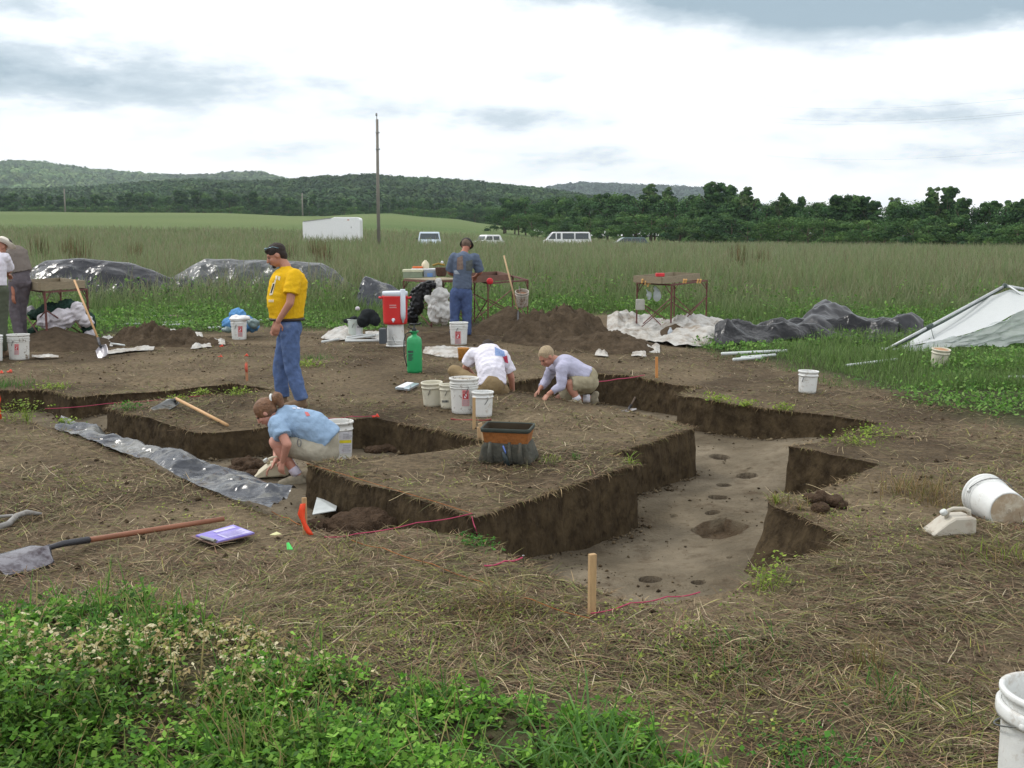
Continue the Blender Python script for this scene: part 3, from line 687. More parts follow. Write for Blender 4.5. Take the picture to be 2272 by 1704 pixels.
def tuft(u, v, n, h, spread, cols, label, name='grass_tuft', lean=(.1, .6), group=None, leafy=False, w=.004, curve=(.1, .5), z=None, cat='grass'):
    p = GG(u, v) if z is None else G(u, v, z)
    B = Bag(); x = p.x + RNG.normal(0, spread, n); y = p.y + RNG.normal(0, spread, n)
    ins = inpoly(x, y, PIT) & (z is None)
    x = np.where(ins, p.x, x); y = np.where(ins, p.y, y)
    zz = top_z(x, y) - .005 if z is None else np.full(n, z)
    c = pick(cols, n, .15); L = RNG.uniform(.5, 1.1, n) * h
    B.add(*ribbons(np.c_[x, y, zz], RNG.uniform(0, 6.3, n), L, np.full(n, w), RNG.uniform(*lean, n), RNG.uniform(*curve, n), c * .85, c))
    if leafy:
        m = n * 3; i = RNG.integers(0, n, m)
        leaves(B, np.c_[x[i] + RNG.normal(0, spread * .8, m), y[i] + RNG.normal(0, spread * .6, m), zz[i] + h * RNG.uniform(.15, .95, m)], RNG.uniform(.6, 1.2, m) * .022 * (1 + p.y * .05), RNG.uniform(0, 6.3, m), RNG.normal(.2, .5, m), pick(cols, m, .18))
    o = obj(name, B.mesh(name), LEAF); tag(o, label, cat, None, 'stuff')
    return o
if True:
    build_straw(); curl_stalks(); build_field(); build_clover(); build_low_weeds()
# ------------------------------------------------------------------ hills, woods, trees
HILLM = mat('wooded_slope', lin((52, 78, 46)), rough=.95, var=.35, scale=.03, bump=0, spec=.05)
CROWNM = mat('crown_foliage', (1, 1, 1), rough=.8, attr=True, var=.16, scale=.6, spec=.1, transl=.15)
BARK = mat('bark', lin((92, 82, 68)), rough=.95, var=.3, scale=6, bump=1, bscale=14)
def hill(name, ridge, d0, z0, dr, back, amp, nx=150, ny=16):
    rp = np.array(ridge, float); px = np.linspace(rp[0, 0], rp[-1, 0], nx); v = np.interp(px, rp[:, 0], rp[:, 1]); V = []
    for j in range(ny + 1):
        s = j / ny
        if s <= .8: t = s / .8; d = d0 + (dr - d0) * t; f = t ** .9
        else: t = (s - .8) / .2; d = dr + back * t; f = 1 - .5 * t
        x = AZX(px) * d; y = np.full(nx, d); zr = CAM_H + (HOR - v) * dr / FOC
        zz = z0 + (zr - z0) * f + amp * vnoise(x / (dr * .09), y / (dr * .09)) * math.sin(min(1, f) * PI) 
        V.append(np.stack([x, y, zz], 1))
    V = np.stack(V); b = (np.arange(ny)[:, None] * nx + np.arange(nx - 1)[None]).ravel()
    Q = np.stack([b, b + 1, b + nx + 1, b + nx], 1)
    o = obj(name, npmesh(name, V.reshape(-1, 3), Q), HILLM, smooth=True); tag(o, kind='structure')
    return V
def crowns(B, C, r, n, leaf, cols, flat=.75, jit=.12):
    """crown clumps round centres C: n leaf masses on a lumpy upper shell each"""
    m = len(C); i = np.repeat(np.arange(m), n); k = len(i)
    ph = RNG.uniform(0, 2 * PI, k); ct = RNG.uniform(-.35, 1, k); st = np.sqrt(1 - ct ** 2)
    dr = np.stack([st * np.cos(ph), st * np.sin(ph), ct], 1); rr = (r[i] * RNG.uniform(.72, 1.08, k))[:, None]
    P = C[i] + dr * rr * np.array([1, 1, flat])
    a = np.cross(dr, RNG.normal(0, 1, (k, 3))); a /= np.linalg.norm(a, axis=1)[:, None] + 1e-9
    b = np.cross(dr + RNG.normal(0, .35, (k, 3)), a); b /= np.linalg.norm(b, axis=1)[:, None] + 1e-9
    s = (leaf[i] if isinstance(leaf, np.ndarray) else np.full(k, leaf)) * RNG.uniform(.6, 1.2, k)
    a = a * s[:, None]; b = b * s[:, None]
    V = np.stack([P - a, P - b * .8, P + a, P + b * .8], 1).reshape(-1, 3); q = np.arange(k) * 4
    c = cols[i] * (1 + RNG.normal(0, jit, (k, 1))); B.add(V, np.stack([q, q + 1, q + 2, q + 3], 1), None, np.repeat(c, 4, 0))
def forest_on(V, name, label, n, r0, nl, leaf, cols, bright=None, rowlo=0.1):
    ny, nx, _ = V.shape; B = Bag()
    s = RNG.uniform(rowlo, .86, n) * (ny - 1); t = RNG.uniform(0, 1, n) * (nx - 1.001)
    m = n // 5; s[:m] = .8 * (ny - 1) + RNG.normal(0, .15, m)          # the ridge itself is well covered
    j = np.clip(s.astype(int), 0, ny - 2); i = t.astype(int); fs = (s - j)[:, None]; ft = (t - i)[:, None]
    P = (V[j, i] * (1 - ft) + V[j, i + 1] * ft) * (1 - fs) + (V[j + 1, i] * (1 - ft) + V[j + 1, i + 1] * ft) * fs
    r = r0 * RNG.uniform(.6, 1.25, n); c = pick(cols, n, .07)
    c *= (1 + .3 * vnoise(P[:, 0] / (r0 * 14), P[:, 1] / (r0 * 14)))[:, None]
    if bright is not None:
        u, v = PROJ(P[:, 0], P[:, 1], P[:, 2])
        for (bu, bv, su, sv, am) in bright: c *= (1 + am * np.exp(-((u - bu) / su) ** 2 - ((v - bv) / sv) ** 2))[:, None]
    P[:, 2] += r * .35
    crowns(B, P, r, nl, leaf * r / r0, c, jit=.06)
    o = obj(name, B.mesh(name), CROWNM); tag(o, label, 'woods', kind='stuff')
MAIN = [(-500, 452), (-200, 437), (0, 430), (200, 426), (280, 419), (350, 413), (430, 407), (520, 411), (600, 412), (720, 403), (780, 400), (830, 397), (900, 403), (1050, 411), (1120, 420), (1180, 426), (1250, 435), (1300, 444), (1400, 457), (1600, 482), (1900, 512)]
FARL = [(-500, 407), (-150, 379), (0, 368), (50, 364), (90, 365), (130, 372), (220, 384), (300, 391), (400, 396), (480, 394), (540, 389), (590, 390), (620, 399), (680, 417), (900, 457)]
FARR = [(1000, 466), (1180, 430), (1230, 419), (1270, 413), (1330, 414), (1400, 417), (1480, 420), (1560, 426), (1620, 436), (1680, 461), (1760, 486), (1900, 496)]
H1 = hill('hill', MAIN, 470, 5, 950, 250, 3)
H2 = hill('hill', FARL, 1150, 10, 2300, 500, 9)
H3 = hill('hill', FARR, 1300, 10, 2600, 500, 9, nx=90)
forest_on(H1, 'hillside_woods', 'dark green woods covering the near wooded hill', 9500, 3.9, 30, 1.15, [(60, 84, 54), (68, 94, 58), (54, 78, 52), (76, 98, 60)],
          bright=[(930, 405, 70, 12, .9), (1090, 405, 60, 12, .25), (230, 425, 90, 8, .5), (1200, 425, 110, 12, .35)])  # lit patches of the hillside, painted into the crown colours
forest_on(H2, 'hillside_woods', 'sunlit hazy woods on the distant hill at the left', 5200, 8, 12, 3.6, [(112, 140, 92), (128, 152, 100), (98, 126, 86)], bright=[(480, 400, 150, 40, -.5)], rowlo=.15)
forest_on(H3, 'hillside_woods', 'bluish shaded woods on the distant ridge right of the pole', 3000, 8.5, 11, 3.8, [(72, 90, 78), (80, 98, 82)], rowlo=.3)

def tree_kind(name, seed, shape, cols, nl=120):
    """a tree 1 unit tall: trunk with limbs, crown of leaf masses with gaps; shape = list of (x,z,r) lobes"""
    r = random.Random(seed); B = Bag(); C = []; R = []
    for (x, z, q) in shape:
        a = r.uniform(0, 6.3); C.append((x * math.cos(a), x * math.sin(a), z)); R.append(q)
        for k in range(4):
            b = r.uniform(0, 6.3); C.append((x * math.cos(a) + q * .8 * math.cos(b), x * math.sin(a) + q * .8 * math.sin(b), z + q * r.uniform(-.4, .75))); R.append(q * r.uniform(.35, .6))
    C = np.array(C); R = np.array(R); cc = pick(cols, len(C), .12)
    crowns(B, C, R, nl, np.full(len(C), .019), cc, flat=.9, jit=.16)
    me = B.mesh('crown')
    bm = bmesh.new(); bm_tube(bm, [(0, 0, -.03), (.005, 0, .2), (0, .01, .5), (.01, 0, .8)], [.022, .018, .011, .004], seg=7)
    for k in range(6):
        a = r.uniform(0, 6.3); z = r.uniform(.22, .6); bm_tube(bm, [(0, 0, z), (.1 * math.cos(a), .1 * math.sin(a), z + .12), (.17 * math.cos(a), .17 * math.sin(a), z + .24)], [.009, .006, .002], seg=5)
    tm = bpy.data.meshes.new('trunk'); bm.to_mesh(tm); bm.free()
    me.materials.append(CROWNM); tm.materials.append(BARK)
    return me, tm
DK = [(58, 86, 54), (70, 100, 60), (48, 74, 48), (84, 112, 64)]
LT = [(82, 112, 62), (96, 124, 68), (68, 98, 56)]
PAL = [(92, 112, 72), (84, 104, 66), (104, 122, 80)]
KINDS = {
 'round': tree_kind('round', 1, [(0, .62, .26), (.16, .5, .2), (.18, .66, .17), (.17, .35, .2), (.1, .8, .16), (.2, .2, .17)], DK),
 'broad': tree_kind('broad', 2, [(0, .55, .3), (.24, .45, .22), (.24, .6, .2), (.26, .3, .24), (.12, .78, .19), (.3, .18, .18), (.3, .15, .18)], DK),
 'tall': tree_kind('tall', 3, [(0, .42, .17), (.11, .3, .15), (.1, .18, .13)] + [(random.uniform(.0, .17) * (1.15 - z), z, random.uniform(.06, .10)) for z in np.linspace(.45, .92, 20)], DK, 66),
 'airy': tree_kind('airy', 4, [(random.uniform(0, .2) * (1.05 - z), z, random.uniform(.05, .085)) for z in np.linspace(.25, .93, 26)], DK + PAL, 60),
 'bush': tree_kind('bush', 5, [(0, .5, .34), (.25, .4, .28), (.3, .3, .26), (.12, .7, .24), (.3, .2, .2)], LT),
 'poplar': tree_kind('poplar', 6, [(0, .3, .1), (.02, .45, .09), (.02, .6, .085), (.02, .75, .07), (.01, .88, .05), (.03, .18, .09)], DK),
}
def tree(kind, x, y, h, label, group=None, wide=1.0, name='tree'):
    cm, tm = KINDS[kind]; zg = float(terrain(np.array([x]), np.array([y]))[0])
    e = empty(name, (x, y, zg), random.uniform(0, 6.3)); e.scale = (h * wide, h * wide, h)
    for nm, me in (('crown', cm), ('trunk', tm)):
        o = bpy.data.objects.new(nm, me); COL.objects.link(o); o.parent = e
    tag(e, label, 'tree', group)
    return e
RD = [(1100, 235), (1250, 212), (1400, 190), (1700, 150), (2000, 128), (2272, 112), (2600, 100)]
def rdist(px): a = np.array(RD); return float(np.interp(px, a[:, 0], a[:, 1]))
SKYL = np.array([(1100, 446), (1130, 438), (1200, 436), (1300, 430), (1400, 428), (1500, 430), (1560, 424), (1640, 425), (1700, 436), (1760, 443), (1800, 438), (1900, 437), (1950, 450), (2020, 441), (2130, 445), (2180, 445), (2272, 444), (2600, 442)], float)
def place_tree(kind, px, vtop, dist, label, group=None, wide=1.0, name='tree'):
    x = AZX(px) * dist; zg = float(terrain(np.array([x]), np.array([dist]))[0]); zt = CAM_H + (HOR - vtop) * dist / FOC
    return tree(kind, x, dist, max(2, zt - zg) / .97, label, group, wide, name)
special = [('airy', 1440, 417, 8, 'pale feathery tree standing above the wood, left of the distant blue ridge end', 1.15), ('airy', 1478, 424, 9, 'smaller pale loose crowned tree right beside the feathery one before the blue ridge', .9),
           ('tall', 1575, 409, 4, 'tall tree whose crown tops the ridge end above the parked wagon', 1.3), ('tall', 1610, 416, 5, 'slender tree just right of the tall crown that hides the ridge end', 1.1), ('airy', 1650, 424, 3, 'loose topped tree at the start of the falling skyline', 1.0),
           ('airy', 1728, 436, 4, 'small spiky tree standing alone against bright sky in the wood edge', .8), ('tall', 1770, 440, 4, 'thin tree with a single upright tuft at its top', .8), ('round', 1858, 430, 3, 'large round crowned tree standing proud of the right wood', 1.15),
           ('airy', 1975, 446, 3, 'flat topped open crowned tree left of the two tallest ones', 1.2), ('airy', 2058, 425, 3, 'tallest open crowned tree at the right with sky showing through it', 1.05), ('tall', 2092, 419, 4, 'tall pointed tree touching the open crowned one at the right', .95),
           ('poplar', 2168, 446, 5, 'first upright poplar like tree left of the right picture edge row', 1.0), ('poplar', 2192, 441, 5, 'second upright narrow tree of the row near the right picture edge', 1.1), ('poplar', 2222, 440, 5, 'third upright narrow tree of the row near the right picture edge', 1.0), ('tall', 2258, 444, 4, 'last narrow tree of the row at the right picture edge', .9)]
for k, px, vt, dd, lb, wd in special: place_tree(k, px, vt, rdist(px) + dd, lb, 'taller trees standing above the right hand wood', wd)
px = 1122; i = 0
while px < 2420:
    vt = float(np.interp(px, SKYL[:, 0], SKYL[:, 1])) + random.uniform(-3, 9)
    place_tree(random.choice(['round', 'broad', 'round', 'tall']), px, vt, rdist(px) + random.uniform(1, 7), 'dense dark green tree of the wood along the right side of the field', 'trees of the right hand wood', random.uniform(.95, 1.25))
    px += random.uniform(17, 27)
px = 1118
while px < 2420:
    vt = 470 + random.uniform(-10, 14) + (px - 1100) * .012
    place_tree(random.choice(['bush', 'bush', 'broad']), px, vt, rdist(px) - random.uniform(4, 9), 'low bushy green tree at the foot of the right hand wood', 'bushy trees at the foot of the wood', random.uniform(1.3, 1.7), 'bushy_tree')
    px += random.uniform(26, 38)
LSK = np.array([(-100, 436), (0, 434), (200, 436), (330, 430), (480, 424), (600, 432), (700, 436), (820, 446), (950, 442), (1130, 452), (1200, 458)], float)
px = -80
while px < 1180:
    vt = float(np.interp(px, LSK[:, 0], LSK[:, 1])) + random.uniform(-4, 10)
    place_tree(random.choice(['round', 'tall', 'broad', 'tall']), px, vt, 425 + random.uniform(-8, 25), 'dark tree of the row at the foot of the wooded hill behind the green rise', 'trees behind the green rise', random.uniform(1.0, 1.3))
    px += random.uniform(15, 24)
px = -80
while px < 1180:
    place_tree(random.choice(['bush', 'broad']), px, 458 + random.uniform(-6, 6), 405 + random.uniform(-4, 8), 'low bushy tree along the top edge of the mown green rise', 'bushy trees along the green rise', random.uniform(1.3, 1.6), 'bushy_tree')
    px += random.uniform(20, 32)

# ------------------------------------------------------------------ poles
POLEM = mat('weathered_pole', lin((128, 124, 116)), rough=.9, var=.2, scale=3, streak=(8, 8, .4))
METAL = mat('galvanised', lin((150, 152, 152)), rough=.4, metal=.7, var=.1)
def pole(px, vtop, dist, r, label, fittings=True):
    x = AZX(px) * dist; zg = float(terrain(np.array([x]), np.array([dist]))[0]); zt = CAM_H + (HOR - vtop) * dist / FOC; h = zt - zg
    e = empty('utility_pole', (x, dist, zg)); bm = bmesh.new(); bm_tube(bm, [(x, dist, zg - .3), (x, dist, zg + h * .5), (x + .02, dist, zg + h)], [r, r * .86, r * .7], seg=14)
    obj('shaft', bm, POLEM, e, True)
    if fittings:
        bm = bmesh.new(); bm_tube(bm, [(x, dist, zt), (x, dist, zt + .22)], [.03, .03], seg=8); bm_lathe(bm, [(0, .2), (.06, .22), (.075, .3), (.05, .36), (.06, .4), (0, .44)], (x - .02, dist, zt), 10); obj('insulator', bm, METAL, e)
        for dz in (.9, 2.0): bm = bmesh.new(); bm_tube(bm, [(x - .1, dist - .12, zt - dz), (x + .16, dist - .12, zt - dz)], [.03, .03], seg=6); bm_box(bm, (x + .16, dist - .12, zt - dz), (.06, .06, .1)); obj('bracket', bm, METAL, e)
    tag(e, label, 'pole')
pole(843, 273, 75, .13, 'tall wooden utility pole standing in the meadow right of the white trailer')
pole(157, 421, 345, .26, 'far grey pole on the green rise at the left', False)
pole(677, 431, 345, .26, 'far grey pole on the green rise above the white trailer', False)
WIREM = mat('wire', lin((120, 125, 130)), rough=.6)
for k, (va, vb) in enumerate([(222, 212), (248, 243), (258, 247), (333, 331)]):
    bm = bmesh.new(); a = D(1700, va + 12, 260); b = D(2330, vb, 150); pts = []
    for i in range(25):
        t = i / 24; p = a.lerp(b, t); p.z -= 1.2 * 4 * t * (1 - t); pts.append(p)
    bm_tube(bm, pts, .012, seg=4)
    o = obj('overhead_wire', bm, WIREM); tag(o, ['topmost faint overhead wire crossing the sky at the right', 'upper of the two close overhead wires in the right sky', 'lower of the two close overhead wires in the right sky', 'lowest overhead wire in the right sky'][k], 'wire', 'overhead wires')

# ------------------------------------------------------------------ vehicles
def paint(n, c, r=.35): return mat(n, lin(c), rough=r, var=.03, spec=.5)
WHITEP = paint('white_paint', (242, 243, 244)); GREENP = paint('green_blue_paint', (74, 100, 100)); BLUEP = paint('blue_white_paint', (190, 204, 216))
GLASS = mat('dark_glass', lin((42, 54, 58)), rough=.08, var=.05, spec=.8); RUBBER = mat('rubber', lin((34, 34, 34)), rough=.85); TRIM = mat('dark_trim', lin((48, 50, 54)), rough=.6); LAMP = mat('lamp_glass', lin((190, 40, 30)), rough=.2); HEADL = mat('headlight_glass', lin((215, 220, 225)), rough=.12)
def vehicle(name, x, y, ang, L, Wd, H, belt, prof, pm, label, cat, wins, ends=True):
    """prof: greenhouse (x at belt, x at roof) pairs for front and rear as fractions of L, front at +x; wins: side windows as (x0,x1) fractions"""
    zg = float(terrain(np.array([x]), np.array([y]))[0]); e = empty(name, (x, y, zg), ang)
    M = Matrix.Translation((x, y, zg)) @ Matrix.Rotation(ang, 4, 'Z')
    bm = bmesh.new(); (fb, fr), (rb, rr) = prof; X = lambda f: (f - .5) * L
    hood = belt - .08
    lower = [(X(0), .4), (X(0), belt), (X(rb), belt), (X(rr), H - .05), (X(rr) + .12, H), (X(fr) - .12, H), (X(fr), H - .05), (X(fb), belt), (X(1) - .12, hood), (X(1), hood - .2), (X(1), .4)]
    def yw(z): return Wd / 2 * (1 if z <= belt else 1 - .13 * (z - belt) / (H - belt))
    a = [bm.verts.new((px_, -yw(z), z)) for px_, z in lower]; b = [bm.verts.new((px_, yw(z), z)) for px_, z in lower]; n = len(a)
    bm.faces.new(a); bm.faces.new(list(reversed(b)))
    for i in range(n): bm.faces.new((a[(i + 1) % n], a[i], b[i], b[(i + 1) % n]))
    bmesh.ops.recalc_face_normals(bm, faces=bm.faces); bevel(bm, .05, 2, .3)
    bm.transform(M); obj('body', bm, pm, e)
    g0, g1 = belt + .06, H - .13
    def side(z): return yw(z) + .006
    for (x0, x1) in wins:
        for s in (-1, 1):
            bm = bmesh.new()
            def lim(xx, z):
                t = (z - belt) / (H - belt); lo = X(rb) + (X(rr) - X(rb)) * t + .1; hi = X(fb) + (X(fr) - X(fb)) * t - .1; return max(lo, min(hi, xx))
            q = [(lim(X(x0), g0), s * side(g0), g0), (lim(X(x1), g0), s * side(g0), g0), (lim(X(x1), g1), s * side(g1), g1), (lim(X(x0), g1), s * side(g1), g1)]
            vs = [bm.verts.new(p) for p in q]; bm.faces.new(vs if s < 0 else list(reversed(vs)))
            bm.transform(M); obj('window', bm, GLASS, e)
    for (b_, r_, sgn, nm) in ((fb, fr, 1, 'windscreen'), (rb, rr, -1, 'rear_window')):
        bm = bmesh.new(); q = []
        for z, k in ((g0, -1), (g0, 1), (g1, 1), (g1, -1)):
            t = (z - belt) / (H - belt); xx = X(b_) + (X(r_) - X(b_)) * t + sgn * .012; q.append((xx, k * (yw(z) - .1), z))
        vs = [bm.verts.new(p) for p in q]; f = bm.faces.new(vs if sgn > 0 else list(reversed(vs))); bm.transform(M); obj(nm, bm, GLASS, e)
    for fx in (.17, .8):
        for s in (-1, 1):
            R = Matrix.Translation((X(fx), s * (Wd / 2 - .1), .33)) @ Matrix.Rotation(PI / 2, 4, 'X')
            bm = bmesh.new(); bm_lathe(bm, [(.0, -.09), (.26, -.1), (.33, -.06), (.33, .06), (.26, .1), (0, .09)], seg=20, M=M @ R); w = obj('wheel', bm, RUBBER, e)
            bm = bmesh.new(); bm_lathe(bm, [(.0, -.112), (.17, -.105), (.2, -.1), (.2, .1), (.17, .105), (0, .112)], seg=16, M=M @ R); obj('rim', bm, METAL, w)
    for s in (-1, 1):
        bm = bmesh.new(); bm_box(bm, (X(1) + .0, s * (Wd / 2 - .25), hood - .28), (.05, .3, .16)); bm.transform(M); obj('headlight', bm, HEADL, e)
        bm = bmesh.new(); bm_box(bm, (X(0) - .0, s * (Wd / 2 - .14), belt - .25), (.05, .16, .3)); bm.transform(M); obj('tail_light', bm, LAMP, e)
    bm = bmesh.new(); bm_box(bm, (X(.72), -Wd / 2 - .1, belt + .1), (.1, .16, .14)); bm.transform(M); obj('mirror', bm, TRIM, e)
    bm = bmesh.new(); bm_box(bm, (X(1) + .03, 0, .5), (.1, Wd * .95, .16)); bm_box(bm, (X(0) - .03, 0, .5), (.1, Wd * .95, .16)); bevel(bm, .02, 1); bm.transform(M); obj('bumper', bm, TRIM, e)
    tag(e, label, cat); return e
vehicle('van', AZX(1256) * 121, 121, PI + .05, 5.3, 1.95, 1.98, 1.15, ((.93, .80), (.0, .035)), WHITEP, 'white passenger van parked deep in the tall meadow grass', 'van', [(.06, .33), (.36, .60), (.64, .72), (.745, .93)])
vehicle('wagon', AZX(1390) * 128, 128, PI + .1, 4.7, 1.75, 1.52, .92, ((.8, .63), (.02, .10)), GREENP, 'dark green station wagon parked right of the white van in the meadow', 'car', [(.05, .2), (.23, .42), (.45, .74)])
vehicle('pickup', AZX(955) * 92, 92, -PI / 2 + .05, 5.2, 1.85, 1.72, 1.05, ((.75, .66), (.36, .40)), BLUEP, 'pale pickup seen end on in the meadow right of the utility pole', 'car', [(.4, .55), (.57, .72)])
vehicle('parked_car', AZX(1082) * 104, 104, PI + .5, 2.9, 1.7, 1.50, .95, ((.78, .66), (.08, .15)), WHITEP, 'small white car of which only the roof shows above the grass', 'car', [(.2, .42), (.46, .7)])
def trailer():
    d = 98; xa = AZX(681) * d; xb = AZX(805) * d; x0 = (xa + xb) / 2; zg = float(terrain(np.array([x0]), np.array([d]))[0]); L = xb - xa
    top = CAM_H + (HOR - 483) * d / FOC - zg
    e = empty('cargo_trailer', (x0, d, zg)); M = Matrix.Translation((x0, d, zg)) @ Matrix.Rotation(.02, 4, 'Z')
    bm = bmesh.new(); h = -L / 2
    pr = [(h, .5), (h, top - .46), (h + .12, top - .40), (h + L * .52, top - .08), (h + L * .56, top), (L / 2 - .25, top - .01), (L / 2 - .05, top - .1), (L / 2, top - .3), (L / 2, .5)]
    bm_prism(bm, [(a, -1.1, b) for a, b in pr], (0, 2.2, 0)); bmesh.ops.recalc_face_normals(bm, faces=bm.faces); bevel(bm, .04, 2, .4); bm.transform(M); obj('body', bm, WHITEP, e)
    bm = bmesh.new(); bm_box(bm, (h + L * .26, -1.12, top - .24), (L * .5, .03, .06), Matrix.Rotation(-.125, 3, 'Y')); bm.transform(M); obj('roof_rail', bm, METAL, e)
    bm = bmesh.new(); bm_box(bm, (L * .27, -1.115, top - .75), (1.0, .02, 1.3)); bevel(bm, .01, 1); bm.transform(M); dd = obj('door', bm, WHITEP, e)
    bm = bmesh.new(); bm_box(bm, (L * .27 + .4, -1.135, top - .9), (.05, .03, .16)); bm.transform(M); obj('handle', bm, METAL, dd)
    bm = bmesh.new(); bm_box(bm, (L * .30, -1.12, top - .25), (.18, .02, .09)); bm.transform(M); obj('marker_lamp', bm, mat('amber_lens', lin((200, 140, 120)), rough=.3), e)
    for k in (-.25, .25):
        bm = bmesh.new(); bm_lathe(bm, [(0, -.1), (.3, -.1), (.34, 0), (.3, .1), (0, .1)], seg=18, M=M @ Matrix.Translation((k * 2 + .2, -1.0, .34)) @ Matrix.Rotation(PI / 2, 4, 'X')); obj('wheel', bm, RUBBER, e)
    tag(e, 'long white cargo trailer standing in the meadow left of the pole', 'trailer')
trailer()

# ------------------------------------------------------------------ air between here and the hills
def haze():
    m = bpy.data.materials.new('haze_air'); m.use_nodes = True; t = m.node_tree; t.nodes.clear()
    o = t.nodes.new('ShaderNodeOutputMaterial'); v = t.nodes.new('ShaderNodeVolumePrincipled'); v.inputs['Color'].default_value = (.78, .88, 1.0, 1); v.inputs['Density'].default_value = HAZE
    t.links.new(v.outputs[0], o.inputs['Volume'])
    bm = bmesh.new(); bm_box(bm, (0, 600, 109), (6600, 5200, 222)); ob = obj('haze', bm, m); tag(ob, kind='stuff')

HAZE = .00014
haze()
# ------------------------------------------------------------------ people
def SKIN(n, c): return mat(n, lin(c), rough=.55, var=.10, scale=9, spec=.35)
SK1 = SKIN('skin_tan', (178, 128, 108)); SK2 = SKIN('skin_pink', (196, 142, 124)); SK3 = SKIN('skin_ruddy', (168, 112, 92))
def CLOTH(n, c, **k): return mat(n, lin(c), rough=.9, var=k.pop('var', .08), scale=14, bump=k.pop('bump', .5), bscale=k.pop('bscale', 30), spec=.15, **k)
EYEM = mat('eye_dark', lin((40, 30, 26)), rough=.3); LIPM = mat('lip', lin((140, 80, 74)), rough=.5)
def cap_mesh(bm, p0, r0, p1, r1, f0=False, f1=False, flat=None, seg=18):
    """tapered limb piece; f0/f1 = cut flat at that end; flat = (axis, factor) squeezes the section"""
    p0 = Vector(p0); p1 = Vector(p1); ax = p1 - p0; L = ax.length
    if L < 1e-6: ax = Vector((0, 0, 1)); L = 1e-6
    ax = ax / L; up = ax.orthogonal().normalized(); w = ax.cross(up); prof = []
    if f0: prof.append((0.0, 0.0)); prof.append((0.0, r0))
    else:
        for k in range(6): a = PI / 2 * k / 6; prof.append((-r0 * math.cos(a), r0 * math.sin(a)))
        prof.append((0.0, r0))
    n = max(2, int(L / .05))
    for k in range(1, n): prof.append((L * k / n, r0 + (r1 - r0) * k / n))
    if f1: prof.append((L, r1)); prof.append((L, 0.0))
    else:
        prof.append((L, r1))
        for k in range(5, -1, -1): a = PI / 2 * k / 6; prof.append((L + r1 * math.cos(a), r1 * math.sin(a)))
    rings = []
    fa = None
    if flat: fa = Vector(flat[0]).normalized()
    for t, r in prof:
        c = p0 + ax * t
        if r < 1e-7: rings.append([bm.verts.new(c)]); continue
        rg = []
        for s in range(seg):
            o = (up * math.cos(2 * PI * s / seg) + w * math.sin(2 * PI * s / seg)) * r
            if fa is not None: o = o + fa * (o.dot(fa) * (flat[1] - 1))
            rg.append(bm.verts.new(c + o))
        rings.append(rg)
    for a, b in zip(rings, rings[1:]):
        for k in range(seg):
            k2 = (k + 1) % seg
            if len(a) == 1 and len(b) == 1: continue
            if len(a) == 1: bm.faces.new((a[0], b[k2], b[k]))
            elif len(b) == 1: bm.faces.new((a[k], a[k2], b[0]))
            else: bm.faces.new((a[k], a[k2], b[k2], b[k]))
def ell_mesh(bm, c, r, R=None, seg=20):
    M = Matrix.Translation(c) @ (R.to_4x4() if R else Matrix.Identity(4)) @ Matrix.Diagonal((*r, 1))
    bmesh.ops.create_uvsphere(bm, u_segments=seg, v_segments=14, radius=1, matrix=M)
def blobmesh(name, prims, m, parent, vox=.01, sm=6, wr=0.0, wf=9.0, wdir=None):
    """one continuous surface grown round all the pieces"""
    bm = bmesh.new()
    for p in prims:
        if p[0] == 'c': cap_mesh(bm, *p[1:5], **(p[5] if len(p) > 5 else {}))
        else: ell_mesh(bm, p[1], p[2], p[3] if len(p) > 3 else None)
    bmesh.ops.recalc_face_normals(bm, faces=bm.faces)
    me = bpy.data.meshes.new('tmp'); bm.to_mesh(me); bm.free(); t = bpy.data.objects.new('tmp', me); COL.objects.link(t)
    r = t.modifiers.new('r', 'REMESH'); r.mode = 'VOXEL'; r.voxel_size = vox
    s = t.modifiers.new('s', 'SMOOTH'); s.iterations = sm; s.factor = .5
    dg = bpy.context.evaluated_depsgraph_get(); out = bpy.data.meshes.new_from_object(t.evaluated_get(dg)); bpy.data.objects.remove(t); bpy.data.meshes.remove(me)
    if wr:
        V = mverts(out); N = np.empty(len(V) * 3, np.float32); out.vertices.foreach_get('normal', N); N = N.reshape(-1, 3)
        a = 1 - np.abs(vnoise(V[:, 0] * wf, V[:, 1] * wf, V[:, 2] * wf * 1.7)) * 2; b = vnoise(V[:, 0] * wf * 2.3 + 9, V[:, 1] * wf * 2.3, V[:, 2] * wf * 1.2)
        # drag folds: sharp ridges running across the cloth in a few directions
        r = random.Random(int(wf * 100) + len(V)); fo = 0; w3 = V + .035 * np.stack([vnoise(V[:, 0] * 7 + q, V[:, 1] * 7, V[:, 2] * 7) for q in (0, 20, 40)], 1)
        for i in range(6):
            d = np.array([r.gauss(0, 1), r.gauss(0, 1), r.gauss(0, 1.2)]); d /= np.linalg.norm(d); t = (w3 @ d) * r.uniform(6, 15) + r.random(); m_ = .5 + .5 * vnoise(V[:, 0] * 5 + i * 7, V[:, 1] * 5, V[:, 2] * 5); fo = fo + (1 - np.abs(((t % 1) - .5) * 2) * 2) * m_
        V = V + N * (wr * (a * .35 + b * .35 + fo * .38))[:, None]; out.vertices.foreach_set('co', V.astype(np.float32).ravel()); out.update()
    out.name = name
    return obj(name, out, m, parent, True)
def basis(f, u):
    f = Vector(f).normalized(); u = Vector(u); s = f.cross(u).normalized(); u = s.cross(f).normalized()
    return f, s, u, Matrix((s, f, u)).transposed()       # columns: side, forward, up
